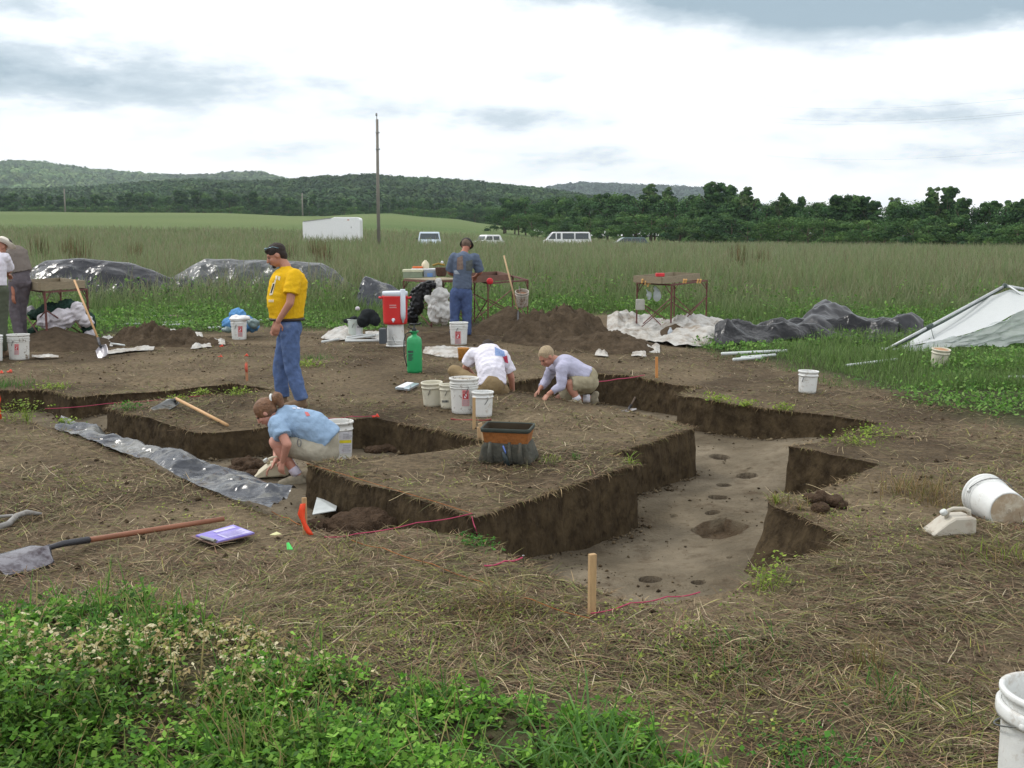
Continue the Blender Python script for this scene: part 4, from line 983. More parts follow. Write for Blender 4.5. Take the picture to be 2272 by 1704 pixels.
def head_prims(c, f, u, k=1.0, wide=1.0):
    f, s, u, R = basis(f, u); c = Vector(c)
    P = [('e', c + u * .018 * k - f * .012 * k, (.076 * k * wide, .094 * k, .088 * k), R), ('e', c - u * .035 * k + f * .022 * k, (.060 * k * wide, .068 * k, .078 * k), R),
         ('e', c - u * .085 * k + f * .050 * k, (.030 * k * wide, .030 * k, .026 * k), R),
         ('c', c + f * .083 * k + u * .005 * k, .010 * k, c + f * .104 * k - u * .030 * k, .013 * k), ('e', c + f * .075 * k + u * .022 * k, (.045 * k, .014 * k, .010 * k), R),
         ('e', c + f * .086 * k - u * .060 * k, (.022 * k, .010 * k, .008 * k), R)]
    for q in (-1, 1):
        P.append(('e', c + s * q * .077 * k * wide - f * .004 * k - u * .014 * k, (.009 * k, .020 * k, .030 * k), R))
        P.append(('e', c + s * q * .035 * k + f * .066 * k - u * .03 * k, (.02 * k, .016 * k, .018 * k), R))
    return P
def face_bits(parent, c, f, u, k=1.0, smat=None):
    f, s, u, R = basis(f, u); c = Vector(c)
    for q in (-1, 1):
        bm = bmesh.new(); ell_mesh(bm, c + s * q * .032 * k + f * .079 * k + u * .002 * k, (.013 * k, .009 * k, .006 * k), R, 10); obj('eye', bm, EYEM, parent, True)
    bm = bmesh.new(); ell_mesh(bm, c + f * .091 * k - u * .060 * k, (.024 * k, .007 * k, .005 * k), R, 10); obj('mouth', bm, LIPM, parent, True)
def hand_prims(wr, d, nrm, curl=.5, k=1.0, side=1):
    """palm and five fingers; d = along the hand, nrm = out of the back of the hand, side = where the thumb is"""
    d = Vector(d).normalized(); nrm = Vector(nrm); s = d.cross(nrm).normalized() * side; nrm = (s.cross(d) * side).normalized(); wr = Vector(wr); P = []
    P.append(('c', wr, .026 * k, wr + d * .075 * k, .036 * k, dict(flat=(nrm, .5))))
    for i, (o, l) in enumerate(((.030, .068), (.010, .078), (-.010, .073), (-.029, .058))):
        b = wr + d * .090 * k + s * o * k; a1 = curl * .7; a2 = curl * 1.7; m = b + (d * math.cos(a1) - nrm * math.sin(a1)) * l * .52 * k; e = m + (d * math.cos(a2) - nrm * math.sin(a2)) * l * .48 * k
        P += [('c', b - d * .02 * k, .0098 * k, m, .0092 * k), ('c', m, .0092 * k, e, .0078 * k)]
    b = wr + d * .03 * k + s * .030 * k; m = b + (d * .6 + s * .7 - nrm * .3).normalized() * .04 * k; e = m + (d * .9 + s * .15 - nrm * .4 * curl).normalized() * .034 * k
    P += [('c', b, .014 * k, m, .011 * k), ('c', m, .011 * k, e, .009 * k)]
    return P
def mix(a, b, t): return Vector(a).lerp(Vector(b), t)
def person(S):
    """S holds world joints (Vector), radii scale and clothing; everything grows from them"""
    J = S['J']; k = S.get('k', 1.0); base = S['base']; root = empty('person', base); wide = S.get('girth', 1.0)
    f, s, u, R = basis(S['hf'], S['hu']); hk = S.get('hk', 1.0); P = head_prims(J['head'], f, u, hk)
    P.append(('c', J['neck'], .058 * k, Vector(J['head']) - u * .045 - f * .025, .052 * k))
    tf = Vector(S['tf'])           # direction the chest faces
    P += [('c', J['neck'], .07 * k, J['chest'], .12 * k * wide, dict(flat=(tf, .75))), ('c', J['chest'], .135 * k * wide, J['pelvis'], .12 * k * wide, dict(flat=(tf, .78)))]
    for q in 'LR':
        P += [('c', J['chest'], .10 * k, J['sh' + q], .055 * k), ('c', J['sh' + q], .052 * k, J['el' + q], .042 * k), ('c', J['el' + q], .042 * k, J['wr' + q], .027 * k),
              ('c', J['pelvis'], .11 * k, J['hip' + q], .09 * k), ('c', J['hip' + q], .088 * k, J['kn' + q], .058 * k), ('c', J['kn' + q], .057 * k, J['an' + q], .036 * k), ('c', mix(J['kn' + q], J['an' + q], .2), .060 * k, mix(J['kn' + q], J['an' + q], .45), .056 * k)]
        hd, hn, cu, sd_ = S['hand' + q]; P += hand_prims(J['wr' + q], hd, hn, cu, k * 1.02, sd_)
        P += [('c', J['an' + q], .035 * k, J['toe' + q], .028 * k)]
    body = blobmesh('body', P, S['skin'], root, S.get('vox', .0075), 3)
    face_bits(root, J['head'], f, u, hk)
    # shirt
    g = .022; Q = [('c', mix(J['neck'], J['chest'], .28), .085 * k, J['chest'], (.125 + g) * k * wide, dict(flat=(tf, .85), f0=False)),
         ('c', J['chest'], (.14 + g) * k * wide, J['belly'], S.get('bellyr', (.135 + g) * k * wide), dict(flat=(tf, S.get('bflat', .85)))),
         ('c', J['belly'], S.get('bellyr', (.135 + g) * k * wide), J['hem'], S.get('hemr', (.14 + g) * k * wide), dict(flat=(tf, S.get('bflat', .85)), f1=True))]
    for q in 'LR':
        Q.append(('c', J['chest'], (.10 + g) * k, J['sh' + q], (.056 + g) * k))
        if S.get('long'): Q += [('c', J['sh' + q], (.055 + g) * k, J['el' + q], (.043 + g * .8) * k), ('c', J['el' + q], (.043 + g * .8) * k, mix(J['el' + q], J['wr' + q], S['long']), (.030 + g * .6) * k, dict(f1=True))]
        else: Q.append(('c', J['sh' + q], (.058 + g) * k, mix(J['sh' + q], J['el' + q], S.get('sleeve', .72)), (.055 + g * 1.35) * k, dict(f1=True)))
    shirt = blobmesh('shirt', Q, S['shirt'], root, .011, 3, S.get('wr', .008), 8)
    # trousers
    Q = [('c', J['hem'] if not S.get('waist') else S['waist'], (.13 + g * .3) * k * wide, J['pelvis'], (.14 + g * .5) * k * wide, dict(flat=(tf, .85)))]
    for q in 'LR':
        Q += [('c', J['pelvis'], (.12 + g * .4) * k, J['hip' + q], (.098 + g * .5) * k)]
        if S.get('shorts'): Q.append(('c', J['hip' + q], (.10 + g * .6) * k, mix(J['hip' + q], J['kn' + q], S['shorts']), (.068 + g * 1.3) * k, dict(f1=True)))
        else: Q += [('c', J['hip' + q], (.095 + g * .7) * k, J['kn' + q], (.064 + g * .8) * k), ('c', J['kn' + q], (.064 + g * .8) * k, mix(J['kn' + q], J['an' + q], .98), (.05 + g * 1.1) * k, dict(f1=True))]
    tr = blobmesh('trousers' if not S.get('shorts') else 'shorts', Q, S['trous'], root, .011, 3, S.get('wrt', .008), 9)
    for q in 'LR':
        a, t = J['an' + q], J['toe' + q]; dn = Vector(S.get('down' + q, (0, 0, -1)))
        Q = [('c', a + dn * .02, .045 * k, a + dn * .055, .046 * k), ('c', a + dn * .058 - (t - a).normalized() * .03, .042 * k, t + dn * .01, .040 * k, dict(flat=(dn, .85)))]
        Q.append(('c', a + dn * .015, .047 * k, t, .037 * k))
        if S.get('boots'): Q.append(('c', a - dn * .05, .055 * k, a + dn * .04, .05 * k))
        obj_ = blobmesh('shoe', Q, S['shoe'], root, .008, 3)
        if S.get('socks'): b = bmesh.new(); cap_mesh(b, mix(a, J['kn' + q], .04), .050 * k, mix(a, J['kn' + q], .26), .050 * k, True, True); obj('sock', b, S['socks'], root, True)
    S['root'] = root; S['shirt_o'] = shirt; S['tr_o'] = tr; S['body_o'] = body
    tag(root, S['label'], 'person'); return root
def hair_blob(name, S, prims, m): return blobmesh(name, prims, m, S['root'], .008, 3, .004, 22)

# --- the standing man in the yellow shirt
def man_yellow():
    Y = 11.6; J_ = lambda u, v, d=0.0: D(u, v, Y + d)
    J = dict(head=J_(612, 566), neck=J_(634, 592), chest=J_(640, 630), belly=J_(634, 672), hem=J_(637, 707), pelvis=J_(640, 724),
             shL=J_(652, 614, -.17), shR=J_(640, 614, .19), elL=J_(643, 673, -.25), elR=J_(634, 672, .27), wrL=J_(617, 713, -.23), wrR=J_(612, 712, .22),
             hipL=J_(642, 730, -.09), hipR=J_(640, 730, .09), knL=J_(648, 815, -.10), knR=J_(622, 815, .11), anL=J_(669, 888, -.12), anR=J_(627, 888, .12))
    J['toeL'] = J['anL'] + Vector((-.14, -.10, -.055)); J['toeR'] = J['anR'] + Vector((-.16, -.04, -.055))
    zg = .02
    for q in 'LR': J['an' + q].z = zg + .085; J['toe' + q].z = zg + .045
    S = dict(J=J, base=(J['pelvis'].x, Y, 0), hf=(-.86, -.28, -.42), hu=(-.3, 0, 1), hk=1.06, k=1.0, girth=1.12, tf=(-1, -.15, 0), bflat=1.12, bellyr=.182, hemr=.158,
             skin=SK1, shirt=CLOTH('yellow_shirt', (230, 184, 36), dirt=lin((222, 170, 28)), dirt_scale=4), trous=CLOTH('blue_jeans', (86, 106, 146), var=.22, dirt=lin((112, 124, 146)), dirt_scale=5),
             shoe=mat('tan_boot', lin((120, 98, 76)), rough=.8), boots=True, handL=((-.25, -.05, -1), (.3, -1, 0), .45, -1), handR=((-.2, .1, -1), (.3, 1, 0), .45, 1),
             label='standing man in a yellow printed shirt and blue jeans looking down into the pit', sleeve=.66, wr=.009)
    person(S); f, s, u, R = basis(S['hf'], S['hu']); h = J['head']
    hair = hair_blob('hair', S, [('e', h + u * .036 - f * .022, (.088, .104, .088), R), ('e', h - f * .055 - u * .02, (.074, .06, .075), R), ('e', h + u * .075 + f * .04, (.062, .052, .034), R)], mat('dark_hair', lin((44, 34, 30)), rough=.8, var=.3, scale=30, bump=.6, bscale=60))
    hair_blob('beard', S, [('e', h - u * .098 + f * .068, (.028, .024, .026), R), ('c', h - u * .055 + f * .098 - s * .018, .007, h - u * .055 + f * .098 + s * .018, .007)], MATS['dark_hair'])
    bm = bmesh.new()
    for q in (-1, 1): ell_mesh(bm, h + u * .098 + f * .070 + s * q * .030, (.028, .010, .018), R, 12)
    bm_tube(bm, [h + u * .10 + f * .07 - s * .055, h + u * .09 - s * .088, h + u * .05 - f * .05 - s * .088], .004, 6); bm_tube(bm, [h + u * .10 + f * .07 + s * .055, h + u * .09 + s * .088, h + u * .05 - f * .05 + s * .088], .004, 6)
    obj('sunglasses', bm, mat('shiny_lens', lin((120, 150, 160)), rough=.08, metal=.6), S['root'], True)
    WP = mat('shirt_print_white', lin((236, 226, 196)), rough=.8); DP = mat('shirt_print_dark', lin((40, 38, 50)), rough=.8); root = S['root']; sh = S['shirt_o']
    Z = lambda x, y: (560 + x / 3.95, 520 + y / 3.95)
    for a in [((205, 365), (222, 362), (218, 395), (202, 398)), ((228, 366), (246, 372), (240, 405), (224, 400)), ((196, 400), (210, 398), (206, 420), (192, 422))]: decal('print', sh, [Z(*p) for p in a], WP, root, 4, 4)
    decal('print', sh, [Z(*p) for p in ((180, 425), (205, 420), (178, 530), (150, 535))], WP, root, 5, 10); decal('print', sh, [Z(*p) for p in ((185, 435), (198, 432), (172, 515), (160, 518))], DP, root, 3, 8, off=.007)
    for i in range(5): decal('print', sh, [Z(146 + i * 9, 572), Z(152 + i * 9, 572), Z(151 + i * 9, 594), Z(145 + i * 9, 594)], WP, root, 2, 3)
    bm = bmesh.new(); rx, c = .168, J['hem'] - Vector((0, 0, .005)); bm_tube(bm, [c + Vector((rx * 1.05 * math.cos(a), rx * .98 * math.sin(a), 0)) for a in np.linspace(0, 2 * PI, 28)[:-1]], .016, 6, closed=True); obj('belt', bm, mat('dark_leather', lin((44, 34, 28)), rough=.6), root, True)
man_yellow()

# --- the woman squatting in the trench
def woman_blue():
    Y = 9.42; J_ = lambda u, v, d=0.0: D(u, v, Y + d); zf = -.335
    J = dict(head=J_(588, 914, -.04), neck=J_(611, 922), chest=J_(643, 934), belly=J_(690, 948), hem=J_(731, 980), pelvis=J_(718, 1000),
             shL=J_(614, 940, -.15), shR=J_(616, 932, .17), elL=J_(637, 986, -.27), elR=J_(615, 985, .30), wrL=J_(628, 1022, -.20), wrR=J_(612, 1024, .02),
             hipL=J_(706, 1003, -.10), hipR=J_(706, 1001, .12), knL=J_(612, 984, -.10), knR=J_(610, 980, .18), anL=J_(662, 1052, -.12), anR=J_(650, 1046, .20))
    J['toeL'] = Vector((J['anL'].x - .14, J['anL'].y - .05, zf + .045)); J['toeR'] = Vector((J['anR'].x - .14, J['anR'].y, zf + .045))
    for q in 'LR': J['an' + q].z = zf + .10
    tf = (-.35, 0, -1)
    S = dict(J=J, base=(J['pelvis'].x, Y, zf), hf=(-.72, -.10, -.70), hu=(-.72, 0, .72), hk=.98, k=.94, girth=1.0, tf=tf, bflat=.92, skin=SK2, bellyr=.162, hemr=.165, 
             shirt=CLOTH('pale_blue_shirt', (146, 172, 200)), trous=CLOTH('stone_shorts', (168, 162, 146)), shorts=.80, shoe=mat('worn_trainer', lin((142, 134, 116)), rough=.85, var=.2, scale=20),
             socks=CLOTH('lilac_white_sock', (206, 200, 216)), handL=((-.25, .1, -.9), (-.6, -1, 0), .7, 1), handR=((-.5, -.3, -.45), (0, .3, 1), .5, -1), sleeve=.62, wr=.010,
             label='squatting woman in a pale blue shirt and stone shorts working at the trench floor', waist=mix(J['belly'], J['hem'], .7))
    person(S); f, s, u, R = basis(S['hf'], S['hu']); h = J['head']; HM = mat('brown_hair', lin((116, 82, 56)), rough=.6, var=.35, scale=26, bump=.6, bscale=60)
    hair_blob('hair', S, [('e', h + u * .022 - f * .022, (.088, .104, .096), R), ('e', h - f * .06 - u * .01, (.07, .05, .06), R)], HM)
    b = J_(615, 884, -.02); hair_blob('hair_bun', S, [('e', b, (.052, .055, .06)), ('e', b + Vector((.03, 0, -.04)), (.03, .035, .05)), ('e', b + Vector((-.012, 0, .045)), (.022, .022, .02))], HM)
    c = J_(603, 886, -.02); d = (b - c).normalized(); bm = bmesh.new(); a1 = d.orthogonal().normalized(); a2 = d.cross(a1); bm_tube(bm, [c + (a1 * math.cos(t) + a2 * math.sin(t)) * .042 for t in np.linspace(0, 2 * PI, 18)[:-1]], .010, 6, closed=True); obj('hair_tie', bm, mat('white_elastic', lin((222, 226, 226)), rough=.6), S['root'], True)
    Z = lambda x, y: (530 + x / 5.925, 850 + y / 5.925); RP = mat('faded_red_print', lin((196, 110, 110)), rough=.85); WP = mat('pale_print', lin((206, 208, 220)), rough=.85)
    decal('print', S['shirt_o'], [Z(*p) for p in ((862, 380), (905, 385), (935, 430), (890, 440))], RP, S['root'], 5, 5)
    for x in (700, 760, 820): decal('print', S['shirt_o'], [Z(x, 322), Z(x + 40, 326), Z(x + 48, 344), Z(x + 6, 340)], WP, S['root'], 4, 2)
    # key clip at the belt loop
    p = D(664, 982, Y - .20); bm = bmesh.new(); bm_tube(bm, [p + Vector((.016 * math.cos(t), 0, .034 * math.sin(t))) for t in np.linspace(0, 2 * PI, 14)[:-1]], .005, 6, closed=True); obj('belt_clip', bm, METAL, S['root'], True)
woman_blue()

# --- the person in white sitting with their back to us
def person_white():
    Y = 12.75; J_ = lambda u, v, d=0.0: D(u, v, Y + d)
    J = dict(head=J_(1083, 777, .56), neck=J_(1082, 779, .40), chest=J_(1084, 792, .26), belly=J_(1090, 824, .06), hem=J_(1092, 856, -.02), pelvis=J_(1090, 862, .02),
             shL=J_(1050, 786, .30), shR=J_(1117, 791, .28), elL=J_(1033, 815, .36), elR=J_(1134, 836, .34), wrL=J_(1055, 838, .62), wrR=J_(1138, 872, .50),
             hipL=J_(1072, 862, .06), hipR=J_(1108, 864, .06), knL=J_(1008, 824, .26), knR=J_(1120, 880, .45), anL=J_(1045, 862, .55), anR=J_(1120, 905, .9))
    J['toeL'] = J['anL'] + Vector((.10, .10, -.05)); J['toeR'] = J['anR'] + Vector((0, .16, -.03))
    S = dict(J=J, base=(J['pelvis'].x, Y, 0), hf=(.05, .6, -.8), hu=(0, .8, .6), hk=.95, k=.98, tf=(0, 1, -.45), girth=1.12, bflat=.75, bellyr=.168, hemr=.172, skin=SK2,
             shirt=CLOTH('white_shirt', (226, 224, 236)), trous=CLOTH('khaki_trousers', (140, 122, 92)), shoe=MATS['tan_boot'], handL=((.5, .4, -.6), (-.5, 1, 0), .4, 1), handR=((.0, .2, -1), (1, 0, 0), .4, 1), sleeve=.75, wr=.012,
             label='person in a white shirt with a blue and red print sitting bent at the trench')
    person(S); f, s, u, R = basis(S['hf'], S['hu']); h = J['head']
    hair_blob('hair', S, [('e', h + u * .03 - f * .02, (.09, .105, .095), R), ('e', J_(1080, 767, .44), (.07, .06, .05))], MATS['dark_hair'])
    Z = lambda x, y: (900 + x / 4.809, 740 + y / 4.809); BP = mat('blue_print', lin((96, 130, 190)), rough=.85, col2=lin((160, 178, 214)), scale=60); RP = mat('red_print', lin((180, 60, 84)), rough=.85)
    decal('print', S['shirt_o'], [Z(*p) for p in ((950, 145), (1050, 190), (1065, 250), (955, 235))], BP, S['root'], 8, 6)
    decal('print', S['shirt_o'], [Z(*p) for p in ((1035, 250), (1080, 235), (1095, 320), (1060, 305))], RP, S['root'], 5, 6)
person_white()

# --- the fair haired person kneeling
def person_fair():
    Y = 12.5; J_ = lambda u, v, d=0.0: D(u, v, Y + d)
    J = dict(head=J_(1212, 791, -.02), neck=J_(1236, 800), chest=J_(1256, 812), belly=J_(1284, 826), hem=J_(1303, 836), pelvis=J_(1302, 846),
             shL=J_(1246, 818, -.17), shR=J_(1228, 812, .17), elL=J_(1246, 856, -.22), elR=J_(1212, 845, .24), wrL=J_(1217, 874, -.26), wrR=J_(1198, 863, .06),
             hipL=J_(1298, 850, -.10), hipR=J_(1298, 848, .10), knL=J_(1254, 872, -.10), knR=J_(1240, 884, .16), anL=J_(1303, 886, -.06), anR=J_(1316, 884, .16))
    J['toeL'] = J['anL'] + Vector((-.10, -.06, -.03)); J['toeR'] = J['anR'] + Vector((.07, 0, -.10))
    J['anL'] = J_(1296, 882, -.12); J['toeL'] = J['anL'] + Vector((.12, -.02, .02)); J['knR'] = J_(1262, 852, -.14); J['hipR'] = J_(1298, 848, -.08)
    J['knL'] = J_(1240, 886, .14); J['hipL'] = J_(1298, 850, .10)
    J['anR'] = J_(1283, 889, -.14); J['toeR'] = J['anR'] + Vector((-.10, -.06, -.02)); J['anL'] = J_(1312, 884, .12); J['toeL'] = J_(1322, 874, .12)
    S = dict(J=J, base=(J['pelvis'].x, Y, -.1), hf=(-.62, -.42, -.62), hu=(-.5, -.2, .85), hk=1.0, k=.93, tf=(-.45, 0, -1), bflat=.85, bellyr=.142, hemr=.15, skin=SK1, long=.72,
             shirt=CLOTH('lilac_grey_shirt', (178, 178, 200)), trous=CLOTH('pale_khaki_shorts', (160, 152, 128)), shorts=.88, shoe=MATS['worn_trainer'], socks=CLOTH('white_sock', (222, 222, 232)),
             handL=((-.45, -.2, -.6), (-.4, -.4, .8), .5, 1), handR=((-.5, -.3, -.6), (0, .3, 1), .5, -1), wr=.010, downL=(.8, 0, -.4), label='fair haired person kneeling in a lilac grey long sleeved shirt at the far trench')
    person(S); f, s, u, R = basis(S['hf'], S['hu']); h = J['head']
    hair_blob('hair', S, [('e', h + u * .028 - f * .022, (.084, .100, .088), R)], mat('blond_hair', lin((164, 146, 118)), rough=.8, var=.2, scale=50, bump=.5, bscale=90))
person_fair()

# --- the man at the sieve, back to us
def man_back():
    Y = 19.4; J_ = lambda u, v, d=0.0: D(u, v, Y + d)
    J = dict(head=J_(1035, 544, .16), neck=J_(1030, 562, .06), chest=J_(1028, 582), belly=J_(1026, 610), hem=J_(1025, 640), pelvis=J_(1023, 648),
             shL=J_(1007, 571, .02), shR=J_(1054, 572, .02), elL=J_(998, 604, .10), elR=J_(1065, 604, .10), wrL=J_(1008, 612, .36), wrR=J_(1056, 613, .38),
             hipL=J_(1012, 652), hipR=J_(1034, 652), knL=J_(1009, 700), knR=J_(1036, 700), anL=J_(1008, 742, -.02), anR=J_(1036, 742, -.02))
    for q in 'LR': J['an' + q].z = .10; J['toe' + q] = J['an' + q] + Vector((0, .17, -.05))
    S = dict(J=J, base=(J['pelvis'].x, Y, 0), hf=(.1, .85, -.5), hu=(.1, .5, 1), k=1.05, tf=(0, 1, 0), skin=SK3, vox=.009, shirt=CLOTH('grey_blue_shirt', (92, 104, 124)), trous=CLOTH('dark_blue_jeans', (74, 90, 128), var=.2), shoe=MATS['tan_boot'], girth=1.1, bflat=.8, bellyr=.165, hemr=.172,
             handL=((.2, 1, -.3), (0, 0, 1), .5, 1), handR=((-.2, 1, -.3), (0, 0, 1), .5, -1), sleeve=.92, wr=.009, label='man seen from behind in a grey blue shirt and jeans at the sieve table')
    person(S); f, s, u, R = basis(S['hf'], S['hu']); h = J['head']
    hair_blob('hair', S, [('e', h + u * .02 - f * .03, (.085, .10, .09), R)], mat('grey_brown_hair', lin((104, 88, 76)), rough=.8, var=.3, scale=30))
    bm = bmesh.new(); ell_mesh(bm, h + u * .055 - f * .005, (.098, .118, .075), R, 20); obj('hat', bm, mat('black_cap', lin((48, 44, 44)), rough=.8), S['root'], True)
    bm = bmesh.new(); M = Matrix.Translation(h + u * .035 + f * .02) @ R.to_4x4() @ Matrix.Rotation(-.25, 4, 'X'); bm_lathe(bm, [(.09, .012), (.122, -.010), (.126, -.018), (.118, -.020), (.085, 0)], seg=26, M=M); obj('hat_brim', bm, MATS['black_cap'], S['root'], True)
    Z = lambda x, y: (840 + x / 5.53, 500 + y / 5.53); A = mat('print_brown', lin((112, 92, 90)), rough=.9, col2=lin((140, 124, 110)), scale=30); B = mat('print_slate', lin((70, 78, 84)), rough=.9, col2=lin((100, 104, 100)), scale=30); Wt = mat('print_white', lin((150, 158, 170)), rough=.9)
    decal('print', S['shirt_o'], [Z(*p) for p in ((965, 400), (1030, 370), (1040, 540), (960, 545))], A, S['root'], 6, 6)
    decal('print', S['shirt_o'], [Z(*p) for p in ((1070, 440), (1150, 420), (1160, 560), (1075, 560))], B, S['root'], 6, 6)
    decal('print', S['shirt_o'], [Z(*p) for p in ((925, 555), (960, 552), (1000, 600), (935, 598))], Wt, S['root'], 5, 4)
man_back()

# --- two people cut by the left edge
def man_hat():
    Y = 16.6; J_ = lambda u, v, d=0.0: D(u, v, Y + d)
    J = dict(head=J_(2, 548, .14), neck=J_(-6, 562, .05), chest=J_(-10, 584), belly=J_(-10, 610), hem=J_(-10, 632), pelvis=J_(-10, 640),
             shL=J_(-36, 574, .02), shR=J_(10, 572, .02), elL=J_(-44, 610, .10), elR=J_(20, 600, .22), wrL=J_(-30, 620, .42), wrR=J_(14, 608, .5), hipL=J_(-22, 645), hipR=J_(2, 645), knL=J_(-22, 710), knR=J_(4, 710), anL=J_(-22, 780), anR=J_(4, 780))
    for q in 'LR': J['an' + q].z = .10; J['toe' + q] = J['an' + q] + Vector((.03, .17, -.05))
    S = dict(J=J, base=(J['pelvis'].x, Y, 0), hf=(.35, .8, -.5), hu=(.1, .4, 1), k=1.06, tf=(.1, 1, 0), skin=SK1, vox=.009, shirt=MATS['white_shirt'], trous=CLOTH('green_grey_trousers', (84, 90, 76)), shoe=MATS['tan_boot'], bellyr=.16, hemr=.165, sleeve=.85,
             handL=((.2, 1, -.3), (0, 0, 1), .5, 1), handR=((0, 1, -.3), (0, 0, 1), .5, -1), label='person in a white shirt and straw hat cut by the left picture edge')
    person(S); f, s, u, R = basis(S['hf'], S['hu']); h = J['head']
    bm = bmesh.new(); M = Matrix.Translation(h + u * .045) @ R.to_4x4() @ Matrix.Rotation(.1, 4, 'Y'); bm_lathe(bm, [(0, .115), (.06, .112), (.085, .085), (.095, .02), (.13, .005), (.20, .035), (.205, .03), (.13, -.006), (.092, .0)], seg=30, M=M); obj('hat', bm, mat('straw_hat', lin((226, 220, 208)), rough=.8), S['root'], True)
    bm = bmesh.new(); bm_lathe(bm, [(.097, .02), (.096, .045), (.092, .045)], seg=30, M=M); obj('hat_band', bm, mat('red_band', lin((120, 60, 54)), rough=.8), S['root'], True)
man_hat()
def man_grey():
    Y = 18.4; J_ = lambda u, v, d=0.0: D(u, v, Y + d)
    J = dict(head=J_(16, 546, .2), neck=J_(26, 554, .1), chest=J_(36, 566, .04), belly=J_(42, 588), hem=J_(46, 603), pelvis=J_(44, 622, -.02),
             shL=J_(20, 562, .0), shR=J_(50, 562, .10), elL=J_(24, 600, -.08), elR=J_(62, 598, .12), wrL=J_(30, 652, -.14), wrR=J_(40, 618, .36), hipL=J_(34, 628, -.04), hipR=J_(54, 628, .02), knL=J_(32, 690, -.03), knR=J_(46, 690, .1), anL=J_(44, 742, -.02), anR=J_(50, 748, .2))
    for q in 'LR': J['an' + q].z = .14; J['toe' + q] = J['an' + q] + Vector((-.06, .16, -.05))
    S = dict(J=J, base=(J['pelvis'].x, Y, 0), hf=(-.5, .7, -.6), hu=(-.3, .3, 1), k=1.06, tf=(-.4, 1, -.3), skin=SK3, vox=.009, shirt=CLOTH('stone_grey_shirt', (122, 114, 108)), trous=CLOTH('grey_trousers', (104, 98, 104), var=.15), shoe=MATS['tan_boot'], bellyr=.165, hemr=.185, long=.5,
             handL=((-.05, -.1, -1), (-.5, -1, 0), .5, 1), handR=((0, 1, -.3), (0, 0, 1), .5, -1), label='man in grey shirt and trousers bending beside the left sieve table')
    person(S); f, s, u, R = basis(S['hf'], S['hu']); h = J['head']
    hair_blob('hair', S, [('e', h + u * .03 - f * .02, (.088, .103, .09), R)], MATS['dark_hair'])
man_grey()
# ------------------------------------------------------------------ buckets, cooler, sprayer
BUCK = mat('white_bucket_plastic', lin((218, 220, 218)), rough=.45, var=.05, bump=.15, bscale=20, dirt=lin((150, 132, 108)), dirt_scale=11, dirt_lo=.56, dirt_hi=.78, spec=.4)
BUCKD = mat('muddy_bucket_plastic', lin((212, 212, 208)), rough=.5, var=.04, dirt=lin((110, 92, 72)), dirt_scale=16, dirt_lo=.56, dirt_hi=.66, spec=.4)
BUCKC = mat('cream_bucket_plastic', lin((206, 202, 184)), rough=.5, var=.04, dirt=lin((160, 140, 112)), dirt_scale=7, dirt_lo=.55, dirt_hi=.8, spec=.4)
WIRE2 = mat('bail_wire', lin((110, 112, 112)), rough=.5, metal=.5)
REDP = mat('red_print_ink', lin((186, 60, 66)), rough=.7); PINKP = mat('pale_red_ink', lin((210, 160, 160)), rough=.7); GREYP = mat('grey_print_ink', lin((150, 152, 160)), rough=.7); YELP = mat('yellow_print_ink', lin((214, 200, 40)), rough=.7); DARKP = mat('dark_print_ink', lin((60, 66, 72)), rough=.7); WHP = mat('white_label', lin((226, 228, 232)), rough=.6)
